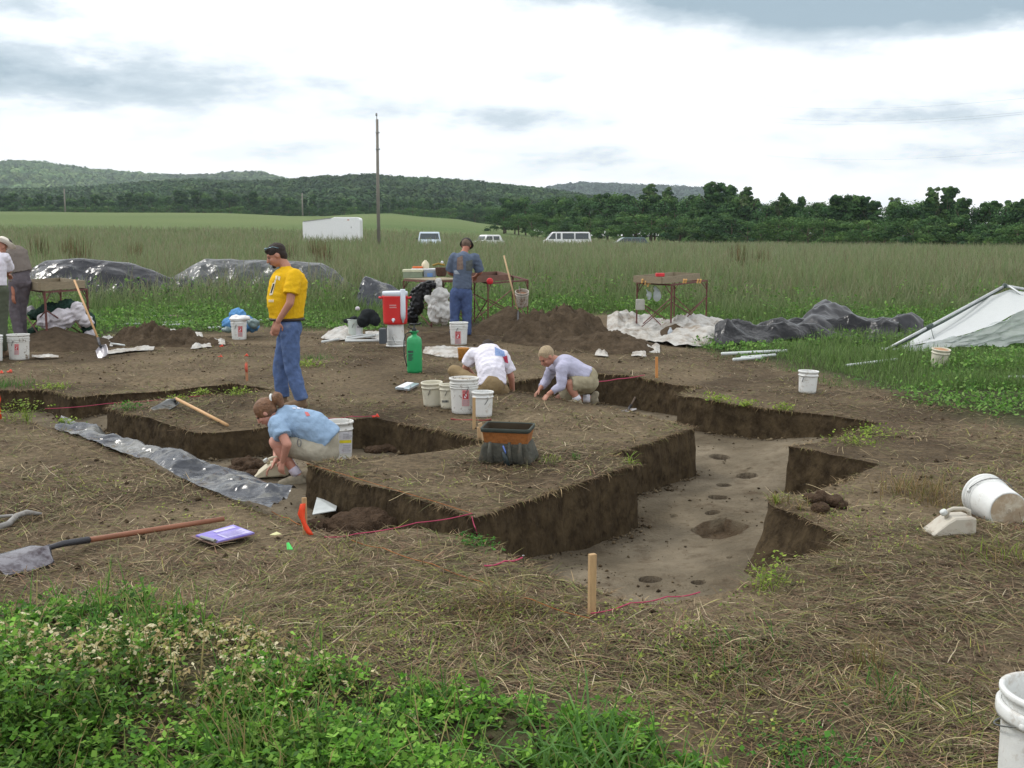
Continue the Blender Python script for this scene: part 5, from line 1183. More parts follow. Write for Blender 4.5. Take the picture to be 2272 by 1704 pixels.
def bucket(p, R, H, label, m=None, full=True, yaw=-1.6, M=None, soil=None, bail='down', upside=False, group='white plastic buckets', inside=None):
    """p base centre; R top radius, H height. body with ridges and lip, bail handle, ear pins"""
    m = m or BUCK; e = empty('bucket', p); T = Matrix.Translation(p) @ (M or Matrix.Identity(4)) @ Matrix.Rotation(yaw, 4, 'Z')
    if upside: T = Matrix.Translation(p) @ Matrix.Translation((0, 0, H)) @ Matrix.Rotation(PI, 4, 'X') @ Matrix.Rotation(yaw, 4, 'Z')
    b = R * .84; t = .004
    def w(z): return b + (R * .955 - b) * z / H
    pr = [(0, .006), (b - .012, .006), (b - .006, 0), (b, .004)]
    for z in np.linspace(.03, H * .70, 5): pr.append((w(z), z))
    if full: rid = (.735, .80, .865)
    else: rid = (.80,)
    for q in rid: z = H * q; pr += [(w(z - .006), z - .007), (w(z) + .008, z - .005), (w(z) + .008, z + .001), (w(z) + .001, z + .003)]
    z = H; pr += [(w(z - .02), z - .022), (R, z - .02), (R + .003, z - .014), (R + .003, z - .003), (R, z), (w(z) - t, z), (w(z) - t * 1.5, z - .01)]
    for z in np.linspace(H * .9, .02, 5): pr.append((w(z) - t * 1.5, z))
    pr.append((0, .014))
    bm = bmesh.new(); bm_lathe(bm, pr, seg=40, M=T); bmesh.ops.recalc_face_normals(bm, faces=bm.faces); body = obj('body', bm, m, e, True)
    za = H * .80; ra = w(za) + .012
    for s in (-1, 1):
        bm = bmesh.new(); bm_lathe(bm, [(0, -.008), (.012, -.008), (.014, .004), (.008, .01), (0, .01)], seg=10, M=T @ Matrix.Translation((s * ra, 0, za)) @ Matrix.Rotation(s * PI / 2, 4, 'Y')); obj('handle_ear', bm, m, e, True)
    pts = []
    dn = {'down': -1.15, 'up': 1.2, 'side': -.4}[bail]
    for k in range(15):
        a = PI * k / 14; x = ra * math.cos(a) * 1.02; yv = ra * math.sin(a) * 1.12
        pts.append(T @ Vector((x, -yv * math.cos(dn) - .0, za + yv * math.sin(dn))))
    bm = bmesh.new(); bm_tube(bm, pts, .0025 * (1 + p[1] * .04), 6); obj('bail_handle', bm, WIRE2, e, True)
    if soil or inside:
        bm = bmesh.new(); zz = H * (soil or .93); bm_lathe(bm, [(0, zz + .03), (w(zz) * .5, zz + .018), (w(zz) - .008, zz)], seg=24, M=T); obj('contents', bm, inside or M_heap(), e, True)
    tag(e, label, 'bucket', group); e['_b'] = body.name
    return e, body
def M_heap(): return mat('loose_dirt', lin((82, 71, 58)), rough=1, var=.34, scale=9, bump=1.6, bscale=34, spec=.08)
def strip_logo(body, e, cx, top, w, h, k=1.0):
    """the red pictogram and small writing on a bucket: ring with a stroke, lines of text"""
    Z = lambda x, y: (cx + x * w, top + y * h); q = [Z(-.5, 0), Z(.5, 0), Z(.5, 1), Z(-.5, 1)]
    decal('label', body, q, PINKP, e, 5, 8)
    decal('pictogram', body, [Z(-.36, .22), Z(.36, .22), Z(.36, .56), Z(-.36, .56)], REDP, e, 6, 6, off=.006); decal('pictogram', body, [Z(-.14, .28), Z(.16, .26), Z(.10, .50), Z(-.2, .50)], WHP, e, 3, 3, off=.008)
    decal('pictogram', body, [Z(-.28, .26), Z(-.14, .26), Z(.28, .52), Z(.14, .52)], REDP, e, 5, 5, off=.010)
    for i in range(3): decal('lettering', body, [Z(-.4, .04 + i * .055), Z(.4, .04 + i * .055), Z(.4, .07 + i * .055), Z(-.4, .07 + i * .055)], REDP, e, 5, 1, off=.006)
    for i in range(5): decal('lettering', body, [Z(-.42, .64 + i * .07), Z(.42 - .1 * (i % 2), .64 + i * .07), Z(.42 - .1 * (i % 2), .665 + i * .07), Z(-.42, .665 + i * .07)], GREYP, e, 6, 1, off=.006)
def base(u, v, z=None): return GG(u, v) if z is None else G(u, v, z)
e, b = bucket(base(43.5, 797), .165, .385, 'muddy white bucket with a red pictogram standing before the left sieve table', BUCKD); strip_logo(b, e, 37, 763, 10, 24)
bucket(base(-16, 801), .16, .385, 'white bucket cut by the left picture edge', BUCK)
e, b = bucket(base(531, 754), .150, .37, 'white bucket covered with a white cloth in front of the blue tarp', BUCK, soil=None); strip_logo(b, e, 533, 723, 10, 24)
clt = blobmesh('cloth', [('e', base(531, 754) + Vector((0, 0, .385)), (.17, .17, .035)), ('e', base(531, 754) + Vector((.10, -.03, .40)), (.12, .1, .05)), ('e', base(531, 754) + Vector((-.05, 0, .41)), (.09, .1, .05))], CLOTH('white_rag', (224, 222, 222)), None, .012, 3, .012, 12); tag(clt, 'crumpled white cloth laid over the bucket before the blue tarp', 'cloth')
e, b = bucket(base(789, 748), .150, .335, 'cloudy pale bucket with a label left of the red cooler', mat('cloudy_plastic', lin((196, 206, 200)), rough=.4, var=.06, dirt=lin((206, 196, 150)), dirt_scale=5)); decal('label', b, [(790, 722), (806, 722), (804, 745), (790, 745)], WHP, e, 4, 4); decal('lettering', b, [(792, 724), (803, 724), (803, 727), (792, 727)], GREYP, e, 4, 1, off=.007)
cb = base(878, 768); e, b = bucket(cb, .165, .38, 'upturned white bucket carrying the red cooler', BUCK, upside=True, bail='down')
e, b = bucket(base(1018, 764), .165, .385, 'white bucket with a brown stained pictogram before the man in grey blue', BUCK); strip_logo(b, e, 1016, 735, 13, 28)
bucket(base(960, 899), .118, .262, 'small white bucket leftmost of the four at the pit edge', BUCKC, full=False, M=Matrix.Rotation(.06, 4, 'X') @ Matrix.Rotation(-.03, 4, 'Y'))
e, b = bucket(base(995, 905), .098, .262, 'narrow white bucket with dark lettering, second of the four at the pit edge', BUCKC, full=False)
for i in range(5): decal('lettering', b, [(981 + i * 3, 888), (983 + i * 3, 888), (983 + i * 3, 893), (981 + i * 3, 893)], DARKP, e, 1, 2)
e, b = bucket(base(1030, 915), .157, .375, 'tallest white bucket with a red pictogram in the group of four', BUCKD, yaw=-1.2, soil=.92, inside=mat('mud_flecked_rim', lin((190, 184, 168)), rough=.8, dirt=lin((90, 72, 54)), dirt_scale=30, dirt_lo=.45, dirt_hi=.55)); strip_logo(b, e, 1033, 865, 16, 36)
bucket(base(1071, 923), .115, .262, 'small white bucket rightmost of the four, behind the wooden stake', BUCK, full=False, yaw=-1.0)
tb = G(752, 1020, -.31); tb.z = FZ(tb.x, tb.y); e, b = bucket(tb, .148, .38, 'white bucket with a yellow banded label in the trench behind the woman', BUCKD, full=False); Z = lambda x, y: (530 + x / 5.925, 850 + y / 5.925)
decal('label', b, [Z(1320, 640), Z(1500, 635), Z(1500, 920), Z(1320, 925)], mat('printed_label', lin((200, 200, 206)), rough=.7, dirt=lin((150, 130, 140)), dirt_scale=20), e, 8, 8); decal('label_band', b, [Z(1322, 750), Z(1502, 745), Z(1502, 785), Z(1322, 790)], YELP, e, 6, 2, off=.006)
for y in (665, 690, 715, 810, 835, 860, 885): decal('lettering', b, [Z(1365, y), Z(1490 - (y % 3) * 25, y), Z(1490 - (y % 3) * 25, y + 9), Z(1365, y + 9)], GREYP, e, 5, 1, off=.007)
bucket(base(1791, 871), .118, .262, 'lone small white bucket on the bare earth right of the trenches', BUCK, full=False, yaw=-2.2, M=Matrix.Rotation(.03, 4, 'Y'))
bucket(base(2082, 815), .128, .27, 'cream bucket leaning in the grass below the fallen canopy', BUCKC, full=False, M=Matrix.Rotation(.12, 4, 'X') @ Matrix.Rotation(.06, 4, 'Y'), inside=mat('rusty_silt', lin((170, 130, 96)), rough=.9))
# lying bucket: its bottom faces us
lp = D(2238, 1134, 6.78); ax = Vector((-.02, .99, .05)).normalized(); q = Vector((0, 0, 1)).rotation_difference(ax).to_matrix().to_4x4()
bucket(lp, .148, .36, 'white bucket lying on its side showing its dirty bottom at the right', BUCK, full=True, M=q, yaw=.4, bail='side'); bm = bmesh.new(); bm_lathe(bm, [(0, -.002), (.107, -.002), (.116, .0)], seg=32, M=Matrix.Translation(lp) @ q @ Matrix.Rotation(0, 4, 'Z')); bm_lathe(bm, [(.012, -.005), (.016, -.006), (.020, -.003)], seg=16, M=Matrix.Translation(lp) @ q)
o = obj('stained_bottom', bm, mat('earth_stained_plastic', lin((168, 150, 126)), rough=.7, dirt=lin((196, 188, 170)), dirt_scale=10, dirt_lo=.45, dirt_hi=.6), [x for x in bpy.data.objects if x.get('label', '').startswith('white bucket lying')][0], True)
bp_ = G(2318, 1800, 0.02); bucket(bp_, .172, .40, 'white bucket with a wide collar at the bottom right corner', BUCK, full=False, yaw=-2.6, M=Matrix.Rotation(.05, 4, 'Y'), bail='side')
bm = bmesh.new(); bm_lathe(bm, [(.165, .31), (.176, .305), (.180, .32), (.180, .348), (.173, .355), (.164, .353)], seg=40, M=Matrix.Translation(bp_) @ Matrix.Rotation(.05, 4, 'Y')); obj('collar', bm, BUCK, [x for x in bpy.data.objects if x.get('label', '').startswith('white bucket with a wide collar')][0], True)

def cooler():
    p = cb + Vector((0, 0, .382)); e = empty('drinks_cooler', p); RED = mat('red_plastic', lin((206, 44, 44)), rough=.45, var=.04); WT = mat('pale_plastic', lin((206, 214, 224)), rough=.45, var=.03); T = Matrix.Translation(p)
    bm = bmesh.new(); bm_lathe(bm, [(0, 0), (.185, 0), (.20, .012), (.203, .06), (.214, .44), (.220, .47), (.220, .482), (0, .482)], seg=44, M=T); obj('body', bm, RED, e, True); body = [c for c in e.children if c.name.startswith('body')][0]
    bm = bmesh.new(); bm_lathe(bm, [(.206, .482), (.216, .487), (.216, .545), (.206, .556), (.10, .560), (0, .560)], seg=44, M=T); obj('lid', bm, WT, e, True)
    for s in (-1, 1):
        bm = bmesh.new(); bm_tube(bm, [p + Vector((s * .215, -.07, .44)), p + Vector((s * .265, -.05, .455)), p + Vector((s * .265, .05, .455)), p + Vector((s * .215, .07, .44))], .016, 8); obj('carry_handle', bm, RED, e, True)
    bm = bmesh.new(); bm_lathe(bm, [(0, 0), (.03, 0), (.03, .01), (.014, .02), (.014, .05), (0, .05)], seg=16, M=T @ Matrix.Translation((-.01, -.20, .085)) @ Matrix.Rotation(PI / 2, 4, 'X')); bm_tube(bm, [p + Vector((-.01, -.245, .085)), p + Vector((-.01, -.25, .045))], .012, 8); obj('spigot', bm, WT, e, True)
    c = p + Vector((.15, -.17, 0)); bm = bmesh.new(); bm_lathe(bm, [(0, .03), (.012, .032), (.030, .10), (.040, .105), (.045, .20), (.046, .59), (.038, .60), (0, .60)], seg=20, M=Matrix.Translation(c)); obj('cup_dispenser', bm, WT, e, True)
    bm = bmesh.new(); bm_lathe(bm, [(0, .02), (.026, .095), (.022, .095), (0, .03)], seg=16, M=Matrix.Translation(c)); obj('paper_cup', bm, WHP, e, True)
    for i in range(6): decal('lettering', body, [(864.5 + i * 2.5, 676), (866.3 + i * 2.5, 676), (866.3 + i * 2.5, 679), (864.5 + i * 2.5, 679)], PINKP, e, 1, 1)
    for i in range(6): decal('lettering', body, [(864.5 + i * 2.6, 681), (866.6 + i * 2.6, 681), (866.6 + i * 2.6, 683.4), (864.5 + i * 2.6, 683.4)], PINKP, e, 1, 1)
    tag(e, 'red round drinks cooler with a white lid standing on the upturned bucket', 'cooler')
cooler()
def sprayer():
    p = base(920, 826); e = empty('garden_sprayer', p); T = Matrix.Translation(p); GR = mat('green_tank_plastic', lin((50, 168, 104)), rough=.35, var=.05, spec=.5, transl=.15); BK = mat('black_plastic', lin((36, 38, 40)), rough=.5)
    bm = bmesh.new(); bm_lathe(bm, [(0, .03), (.085, .03), (.092, .0), (.100, 0), (.104, .03), (.106, .20), (.104, .40), (.100, .455), (.084, .485), (.05, .505), (.038, .515), (.036, .535), (.062, .565), (.066, .572), (.05, .572), (0, .56)], seg=36, M=T); obj('tank', bm, GR, e, True); tk = e.children[0]
    bm = bmesh.new(); bm_lathe(bm, [(0, .55), (.03, .55), (.034, .60), (.022, .61), (.012, .615), (.012, .66), (0, .66)], seg=16, M=T); h = Vector((0, 0, .66)); bm_tube(bm, [p + Vector((-.065, 0, .665)), p + Vector((.06, 0, .665))], .011, 8); bm_tube(bm, [p + Vector((-.065, 0, .665)), p + Vector((-.075, 0, .62)), p + Vector((-.03, 0, .60))], .009, 8); bm_tube(bm, [p + Vector((.06, 0, .665)), p + Vector((.10, -.01, .685))], .012, 8); obj('pump_handle', bm, BK, e, True)
    bm = bmesh.new(); bm_tube(bm, [p + Vector(q) for q in ((-.02, -.04, .54), (-.07, -.05, .56), (-.115, -.05, .53), (-.135, -.05, .44), (-.138, -.06, .32), (-.13, -.07, .22), (-.11, -.08, .14), (-.095, -.08, .09))], .008, 8); obj('hose', bm, BK, e, True)
    for i in range(5): decal('lettering', tk, [(905.5 + i * 2.4, 778), (907.4 + i * 2.4, 778), (907.4 + i * 2.4, 783), (905.5 + i * 2.4, 783)], DARKP, e, 1, 1)
    for i in range(6): decal('lettering', tk, [(906, 785.5 + i * 2.6), (917 - (i % 3) * 1.5, 785.5 + i * 2.6), (917 - (i % 3) * 1.5, 787 + i * 2.6), (906, 787 + i * 2.6)], DARKP, e, 4, 1)
    tag(e, 'green pump sprayer with black handle and hose standing on the bare earth', 'sprayer')
sprayer()

# ------------------------------------------------------------------ sieve tables
RUST = mat('rusty_red_iron', lin((104, 66, 62)), rough=.85, var=.25, scale=12, dirt=lin((130, 92, 70)), dirt_scale=14); WOODB = mat('weathered_board', lin((140, 128, 106)), rough=.9, var=.18, scale=5, streak=(3, 3, 12)); MESHM = mat('wire_mesh', lin((80, 80, 78)), rough=.6, metal=.4); WOODL = mat('new_pine', lin((186, 158, 122)), rough=.8, var=.12, scale=6, streak=(6, 6, 1))
def bar(bm, a, b, r=.016): bm_tube(bm, [a, b], r, 4)
def sieve_table(A, B, C, label, h=.93, box=(0.05, .8, .1, .9), boxh=.13, heap=None, boxm=None):
    A, B, C = Vector(A), Vector(B), Vector(C); Dq = B + C - A; P = [A, B, Dq, C]; e = empty('sieve_table', A)
    for p in P: p.z = HZ(p.x, p.y)
    up = Vector((0, 0, h))
    for p in P: bm = bmesh.new(); bar(bm, p - Vector((0, 0, .03)), p + up, .020); obj('leg', bm, RUST, e)
    bm = bmesh.new()
    for i in range(4): a, b = P[i] + up, P[(i + 1) % 4] + up; bar(bm, a, b, .022)
    obj('top_frame', bm, RUST, e)
    for i in range(4):
        a, b = P[i], P[(i + 1) % 4]; bm = bmesh.new(); bar(bm, a + Vector((0, 0, .04)), b + up * .66, .012); n = (b - a).cross(up).normalized() * .026; bar(bm, b + Vector((0, 0, .04)) + n, a + up * .66 + n, .012); obj('cross_brace', bm, RUST, e)
        bm = bmesh.new(); d = (b - a).normalized(); bar(bm, a + up * .8, a + up * .985 + d * .14, .010); bar(bm, b + up * .8, b + up * .985 - d * .14, .010); obj('corner_brace', bm, RUST, e)
    if box:
        u0, u1, v0, v1 = box; q = lambda s, t: A + (B - A) * s + (C - A) * t + up + Vector((0, 0, .03))
        c = [q(u0, v0), q(u1, v0), q(u1, v1), q(u0, v1)]; z = Vector((0, 0, boxh)); bt = empty('sieve_box', c[0]); bm = bmesh.new()
        for i in range(4):
            a, b = c[i], c[(i + 1) % 4]; n = (b - a).cross(z).normalized() * .022
            bm_prism(bm, [a, b, b + z, a + z], n)
        bmesh.ops.recalc_face_normals(bm, faces=bm.faces); obj('box_frame', bm, boxm or WOODB, bt)
        bm = bmesh.new(); bm.faces.new([bm.verts.new(p + Vector((0, 0, .012))) for p in c]); obj('mesh_bottom', bm, MESHM, bt)
        tag(bt, 'wooden sieve box resting on ' + label, 'sieve')
    tag(e, label, 'table', 'sieve tables'); return P, up
sieve_table(G(106, 770), G(199, 757), G(50, 752), 'the rusty sieve table at the far left', box=(-.1, .93, .0, .9))
sieve_table(G(957, 727), G(1046, 722), G(897, 719), 'the rusty table left of the man in grey blue', box=None)
sieve_table(G(1083, 731), G(1171, 716), G(1053, 716), 'the rusty table right of the man in grey blue', box=(-.3, .55, .05, .95), boxh=.12, boxm=mat('red_brown_board', lin((112, 82, 70)), rough=.9, var=.15))
sieve_table(G(1488, 746), G(1566, 727), G(1412, 741), 'the rusty sieve table standing alone at the right', h=.96, box=(-.15, .88, .12, .9), boxh=.12)
# slatted top of the left middle table
A, B, C = G(957, 727), G(1046, 722), G(897, 719); top = Vector((0, 0, .955)); 
bm = bmesh.new()
for i in range(6): s = i / 6 + .01; a = A + (C - A) * s + top; b = A + (C - A) * (s + .15) + top; bm_prism(bm, [a, b, b + (B - A), a + (B - A)], (0, 0, .02))
bmesh.ops.recalc_face_normals(bm, faces=bm.faces); o = obj('table_board', bm, WOODB); tag(o, 'grey plank board lying on the frame left of the man in grey blue', 'board')
YT = 21.0
def boxat(u0, v0, u1, v1, y, dep, m, name, label, cat, bev=.01, lid=None, group=None):
    a = D(u0, v1, y); b = D(u1, v0, y); e = empty(name, ((a.x + b.x) / 2, y, a.z)); w = b.x - a.x; h = b.z - a.z; c = Vector(((a.x + b.x) / 2, y + dep / 2, a.z + h / 2))
    hh = h * (.68 if lid else 1); bm = bmesh.new(); bm_box(bm, (c.x, c.y, a.z + hh / 2), (w * .94 if lid else w, dep, hh)); bevel(bm, bev, 2); obj('body', bm, m, e)
    if lid: bm = bmesh.new(); bm_box(bm, (c.x, c.y, a.z + hh + h * .16 + .002), (w, dep * 1.05, h * .32)); bevel(bm, bev, 2); obj('lid', bm, lid, e)
    tag(e, label, cat, group); return e
boxat(893, 598, 939, 617, YT, .22, mat('sage_plastic', lin((132, 146, 122)), rough=.5), 'toolbox', 'sage green tool case with a cream lid on the table left of the man', 'toolbox', lid=mat('cream_plastic', lin((206, 208, 178)), rough=.5))
e = boxat(940, 601, 966, 615, YT + .02, .25, mat('blue_grey_plastic', lin((140, 152, 166)), rough=.5), 'storage_tub', 'blue grey tub with a blue label on the table left of the man', 'tub'); decal('label', e.children[0], [(948, 606), (960, 606), (960, 614), (948, 614)], mat('blue_label', lin((110, 150, 206)), rough=.6), e, 3, 3)
boxat(912, 596, 967, 600, YT + .05, .30, WHP, 'tray', 'white flat tray bridging the tool case and the tub', 'tray', .006); boxat(915, 591, 937, 595.5, YT + .1, .1, mat('orange_plastic', lin((214, 110, 50)), rough=.5), 'hand_tool', 'orange handled hand tool lying on the white tray', 'tool', .008)
def lathe_thing(name, p, prof, m, label, cat, seg=20, M=None, group=None): bm = bmesh.new(); bm_lathe(bm, prof, seg=seg, M=Matrix.Translation(p) @ (M or Matrix.Identity(4))); bmesh.ops.recalc_face_normals(bm, faces=bm.faces); o = obj(name, bm, m, None, True); tag(o, label, cat, group); return o
lathe_thing('water_jug', D(944, 596, YT + .2), [(0, 0), (.06, 0), (.072, .02), (.074, .09), (.05, .13), (.026, .15), (.026, .165), (0, .165)], mat('cream_jug', lin((212, 204, 176)), rough=.5), 'cream round jug standing on the white tray', 'jug')
lathe_thing('basket', D(979, 613, YT - .02), [(0, 0), (.08, 0), (.10, .03), (.115, .16), (.118, .17), (.105, .165), (.09, .03), (0, .02)], mat('brown_wicker', lin((92, 68, 56)), rough=.9, var=.3, scale=30), 'brown basket beside the man in grey blue on the table', 'basket')
lathe_thing('ball', D(981, 582, YT + .1), [(0, -.03), (.018, -.024), (.03, 0), (.018, .024), (0, .03)], WHP, 'small white knob sticking up over the brown basket', 'ball')
bm = bmesh.new(); bm_tube(bm, [D(960, 589, YT), D(972, 585, YT), D(986, 588, YT + .05)], .02, 7); o = obj('trowel', bm, mat('ochre_tool', lin((150, 124, 50)), rough=.7)); tag(o, 'ochre handled tool lying across the brown basket', 'tool')
lathe_thing('red_lid', D(1087, 624, 20.1), [(0, -.012), (.05, -.012), (.062, 0), (.05, .012), (0, .012)], mat('bright_red_plastic', lin((206, 44, 54)), rough=.45), 'bright red round lid hanging on the sieve box right of the man', 'lid', M=Matrix.Rotation(PI / 2, 4, 'X'))
boxat(1456, 606, 1475, 614, 20.6, .14, MATS['bright_red_plastic'], 'tub', 'small red tub on the sieve box at the right', 'tub', .01)
# hanging bucket, jug, bags, clips on the tables
hb = D(1158, 678, 21.0); bucket(hb, .135, .30, 'muddy bucket hanging from the table corner right of the man', mat('mud_coated_plastic', lin((176, 170, 160)), rough=.7, dirt=lin((112, 84, 60)), dirt_scale=5, dirt_lo=.5, dirt_hi=.62), full=False, bail='up', M=Matrix.Rotation(.35, 4, 'X'), inside=mat('rust_mud', lin((126, 94, 70)), rough=.9), soil=.8)
boxat(1411, 664, 1431, 688, 20.2, .1, mat('milky_plastic', lin((190, 190, 182)), rough=.5, transl=.3), 'plastic_jug', 'square milky jug hanging on the left leg of the lone sieve table', 'jug', .02)
MILK = mat('thin_white_plastic', lin((196, 204, 204)), rough=.35, transl=.4, var=.1)
for (u, v, r, h, lb) in ((1440, 656, .05, .10, 'small pale plastic bag hanging under the lone sieve table'), (1458, 655, .075, .15, 'larger pale plastic bag hanging under the lone sieve table')):
    c = D(u, v, 20.3); o = blobmesh('plastic_bag', [('e', c, (r, r * .6, h * .8)), ('c', c + Vector((-.02, 0, h * .5)), r * .5, c + Vector((-.05, 0, h * 1.15)), .012)], MILK, None, .012, 3, .012, 14); tag(o, lb, 'bag', 'bags on the sieve table')
for i, (u, v) in enumerate([(1424, 628), (1431, 632), (1437, 636), (1442, 630), (1516, 628), (1521, 628), (1547, 628), (1553, 628)]):
    c = D(u, v, 20.2); bm = bmesh.new(); bm_tube(bm, [c, c + Vector((.01, -.02, .05))], .016, 6); ell_mesh(bm, c + Vector((.01, -.02, .06)), (.02, .02, .02), None, 8); o = obj('wooden_peg', bm, mat('amber_wood', lin((206, 160, 96)), rough=.6)); tag(o, '%s of the amber wooden pegs on the frame of the lone sieve table' % ('leftmost', 'second from left', 'third from left', 'fourth from left', 'fourth from right', 'third from right', 'second from right', 'rightmost')[i], 'peg', 'pegs on the lone sieve table')
lathe_thing('bottle', base(1487, 756), [(0, 0), (.045, 0), (.048, .02), (.048, .16), (.03, .20), (.018, .22), (.018, .24), (0, .24)], mat('clear_plastic', lin((190, 198, 206)), rough=.2, transl=.3), 'clear plastic bottle standing in front of the lone sieve table', 'bottle')

# ------------------------------------------------------------------ dirt heaps and clods
def heap(u, v, rx, ry, h, label, name='dirt_pile', lumps=.10, lf=2.5, m=None, cat='dirt pile', ridge=None, sharp=1.3, n=60):
    c = GG(u, v); e = []; V = []; th = np.linspace(0, 2 * PI, n, endpoint=False); rr = np.linspace(0, 1, 26)
    for r in rr:
        x = c.x + rx * r * np.cos(th) * (1 + .12 * vnoise(np.cos(th) * 2 + u, np.sin(th) * 2)); y = c.y + ry * r * np.sin(th) * (1 + .12 * vnoise(np.cos(th) * 2, np.sin(th) * 2 + v))
        prof = (1 - r ** sharp) if r < 1 else 0
        z = h * prof + lumps * h * (fbm(x * lf, y * lf) + .5 * (1 - 2 * np.abs(vnoise(x * lf * 2.6, y * lf * 2.6)))) * min(1, (1 - r) * 3 + .12)
        if ridge:
            for (du, dv, a, s) in ridge: p = GG(u + du, v + dv); z = z + a * np.exp(-((x - p.x) ** 2 + (y - p.y) ** 2) / s ** 2) * (1 - r)
        V.append(np.stack([x, y, top_z(x, y) + z - .015 - (.03 if r == 1 else 0)], 1))
    V = np.concatenate(V); Q = []
    for j in range(len(rr) - 1): a = np.arange(n) + j * n; b = np.roll(np.arange(n), -1) + j * n; Q.append(np.stack([a, a + n, b + n, b], 1))
    o = obj(name, npmesh(name, V, np.concatenate(Q)), m or M_heap(), smooth=True); tag(o, label, cat); return o
heap(1240, 752, 1.08, 1.3, .54, 'large brown dirt pile in front of the tall grass between the tables', lumps=.30, lf=3.2, ridge=[(60, 8, .12, .5)])
heap(1345, 775, 1.05, .8, .30, 'lower crumbly dirt pile spreading right of the large one', lumps=.25, lf=4)
heap(1128, 738, .85, .8, .52, 'dirt pile under the table right of the man', lumps=.06, sharp=1.1)
heap(985, 755, 1.3, .6, .16, 'low dirt spread under the table left of the man', lumps=.2)
heap(1497, 752, .5, .45, .30, 'small smooth dirt cone on the white sheet under the lone table', lumps=.05, sharp=1.1)
heap(125, 768, 1.05, .9, .36, 'sifted dirt pile under the left sieve table', lumps=.08, sharp=1.15)
heap(345, 762, .95, .62, .30, 'clumpy dark dirt pile right of the left sieve table', lumps=.42, lf=5, ridge=[(-20, 0, .12, .3)])
heap(430, 766, .7, .45, .12, 'flat tail of clods right of the clumpy dirt pile', lumps=.5, lf=6)
CLODM = mat('damp_clod', lin((78, 64, 52)), rough=1, var=.3, scale=20, bump=1.5, bscale=50, spec=.08)
def clod(p, r, label, group): return tag(blobmesh('dirt_clod', [('e', p + Vector((random.gauss(0, r * .4), random.gauss(0, r * .3), random.uniform(0, r * .4))), (r * random.uniform(.5, .9), r * random.uniform(.5, .8), r * random.uniform(.4, .7))) for _ in range(4)], CLODM, None, max(.008, r * .16), 1, r * .16, 1.6 / r), label, 'clod', group)
for i, (u, v, r, lb) in enumerate([(1808, 1118, .06, 'rounded clod at the left of the cluster by the right block'), (1838, 1122, .075, 'largest clod of the cluster by the right block'), (1862, 1128, .05, 'clod at the right of the cluster by the right block'), (1822, 1136, .05, 'front clod of the cluster by the right block')]): clod(base(u, v) + Vector((0, 0, r * .4)), r, lb, 'clods by the right block')
def fheap(pts, label, r=.1):
    P = []
    for (u, v, rr, zz) in pts: p = G(u, v, -.3); p.z = FZ(p.x, p.y) + zz; P.append(('e', p, (rr * 1.3, rr, rr * .55)))
    return tag(blobmesh('dirt_heap', P, CLODM, None, .014, 1, .022, 12), label, 'dirt pile')
fheap([(700, 1168, .12, .04), (712, 1190, .12, 0), (750, 1185, .15, .02), (790, 1178, .19, .09), (830, 1172, .20, .10), (870, 1165, .17, .09), (905, 1160, .12, .04), (800, 1198, .13, .0), (850, 1190, .12, .0)], 'ridge of loose clods lying in the near trench below the block wall')
fheap([(545, 1040, .10, .03), (568, 1046, .09, .03), (520, 1050, .09, 0), (558, 1062, .08, 0)], 'dark loose dirt in the trench before the squatting woman')
fheap([(835, 1002, .09, .01), (860, 998, .08, .02), (885, 1000, .08, 0)], 'small dark clods in the corner of the middle pit')

# ------------------------------------------------------------------ plastic sheets
def smat(name, c, rough=.35, spec=.6, **k): return mat(name, lin(c), rough=rough, spec=spec, **k)
BLACKPL = smat('black_plastic_sheet', (16, 18, 23), .28, .30, var=.2, crinkle=5, bump=.3, bscale=10, dirt=lin((58, 58, 60)), dirt_scale=3, dirt_lo=.5, dirt_hi=.75)
GREYPL = smat('grey_plastic_sheet', (52, 56, 64), .24, .5, var=.2, scale=3, crinkle=4, bump=.3, bscale=12, dirt=lin((118, 118, 114)), dirt_scale=1.3, dirt_lo=.5, dirt_hi=.58)
SILV = smat('silver_plastic_sheet', (62, 66, 68), .28, .5, var=.2, scale=2, crinkle=2.5, bump=.4, bscale=5, streak=(3, 3, .6))
WHPL = smat('white_plastic_sheet', (178, 176, 170), .4, .5, var=.12, crinkle=3.5, bump=.8, bscale=14, dirt=lin((128, 112, 92)), dirt_scale=3.2, dirt_lo=.47, dirt_hi=.66)
def ridged(x, y, f): return 1 - 2 * np.abs(vnoise(x * f, y * f))
def crease(x, y, f, seed=1, k=7):
    """crumpled foil: flat facets meeting in sharp folds"""
    r = random.Random(seed); s = 0
    wx = x + .22 / f * vnoise(x * f * .7, y * f * .7); wy = y + .22 / f * vnoise(x * f * .7 + 31, y * f * .7)
    for i in range(k):
        a = r.uniform(0, PI); ff = f * r.uniform(.35, 1.5); t = (wx * math.cos(a) + wy * math.sin(a)) * ff + r.random(); s = s + (np.abs((t % 1) - .5) * 4 - 1) / (ff / f + .4)
    return s / k
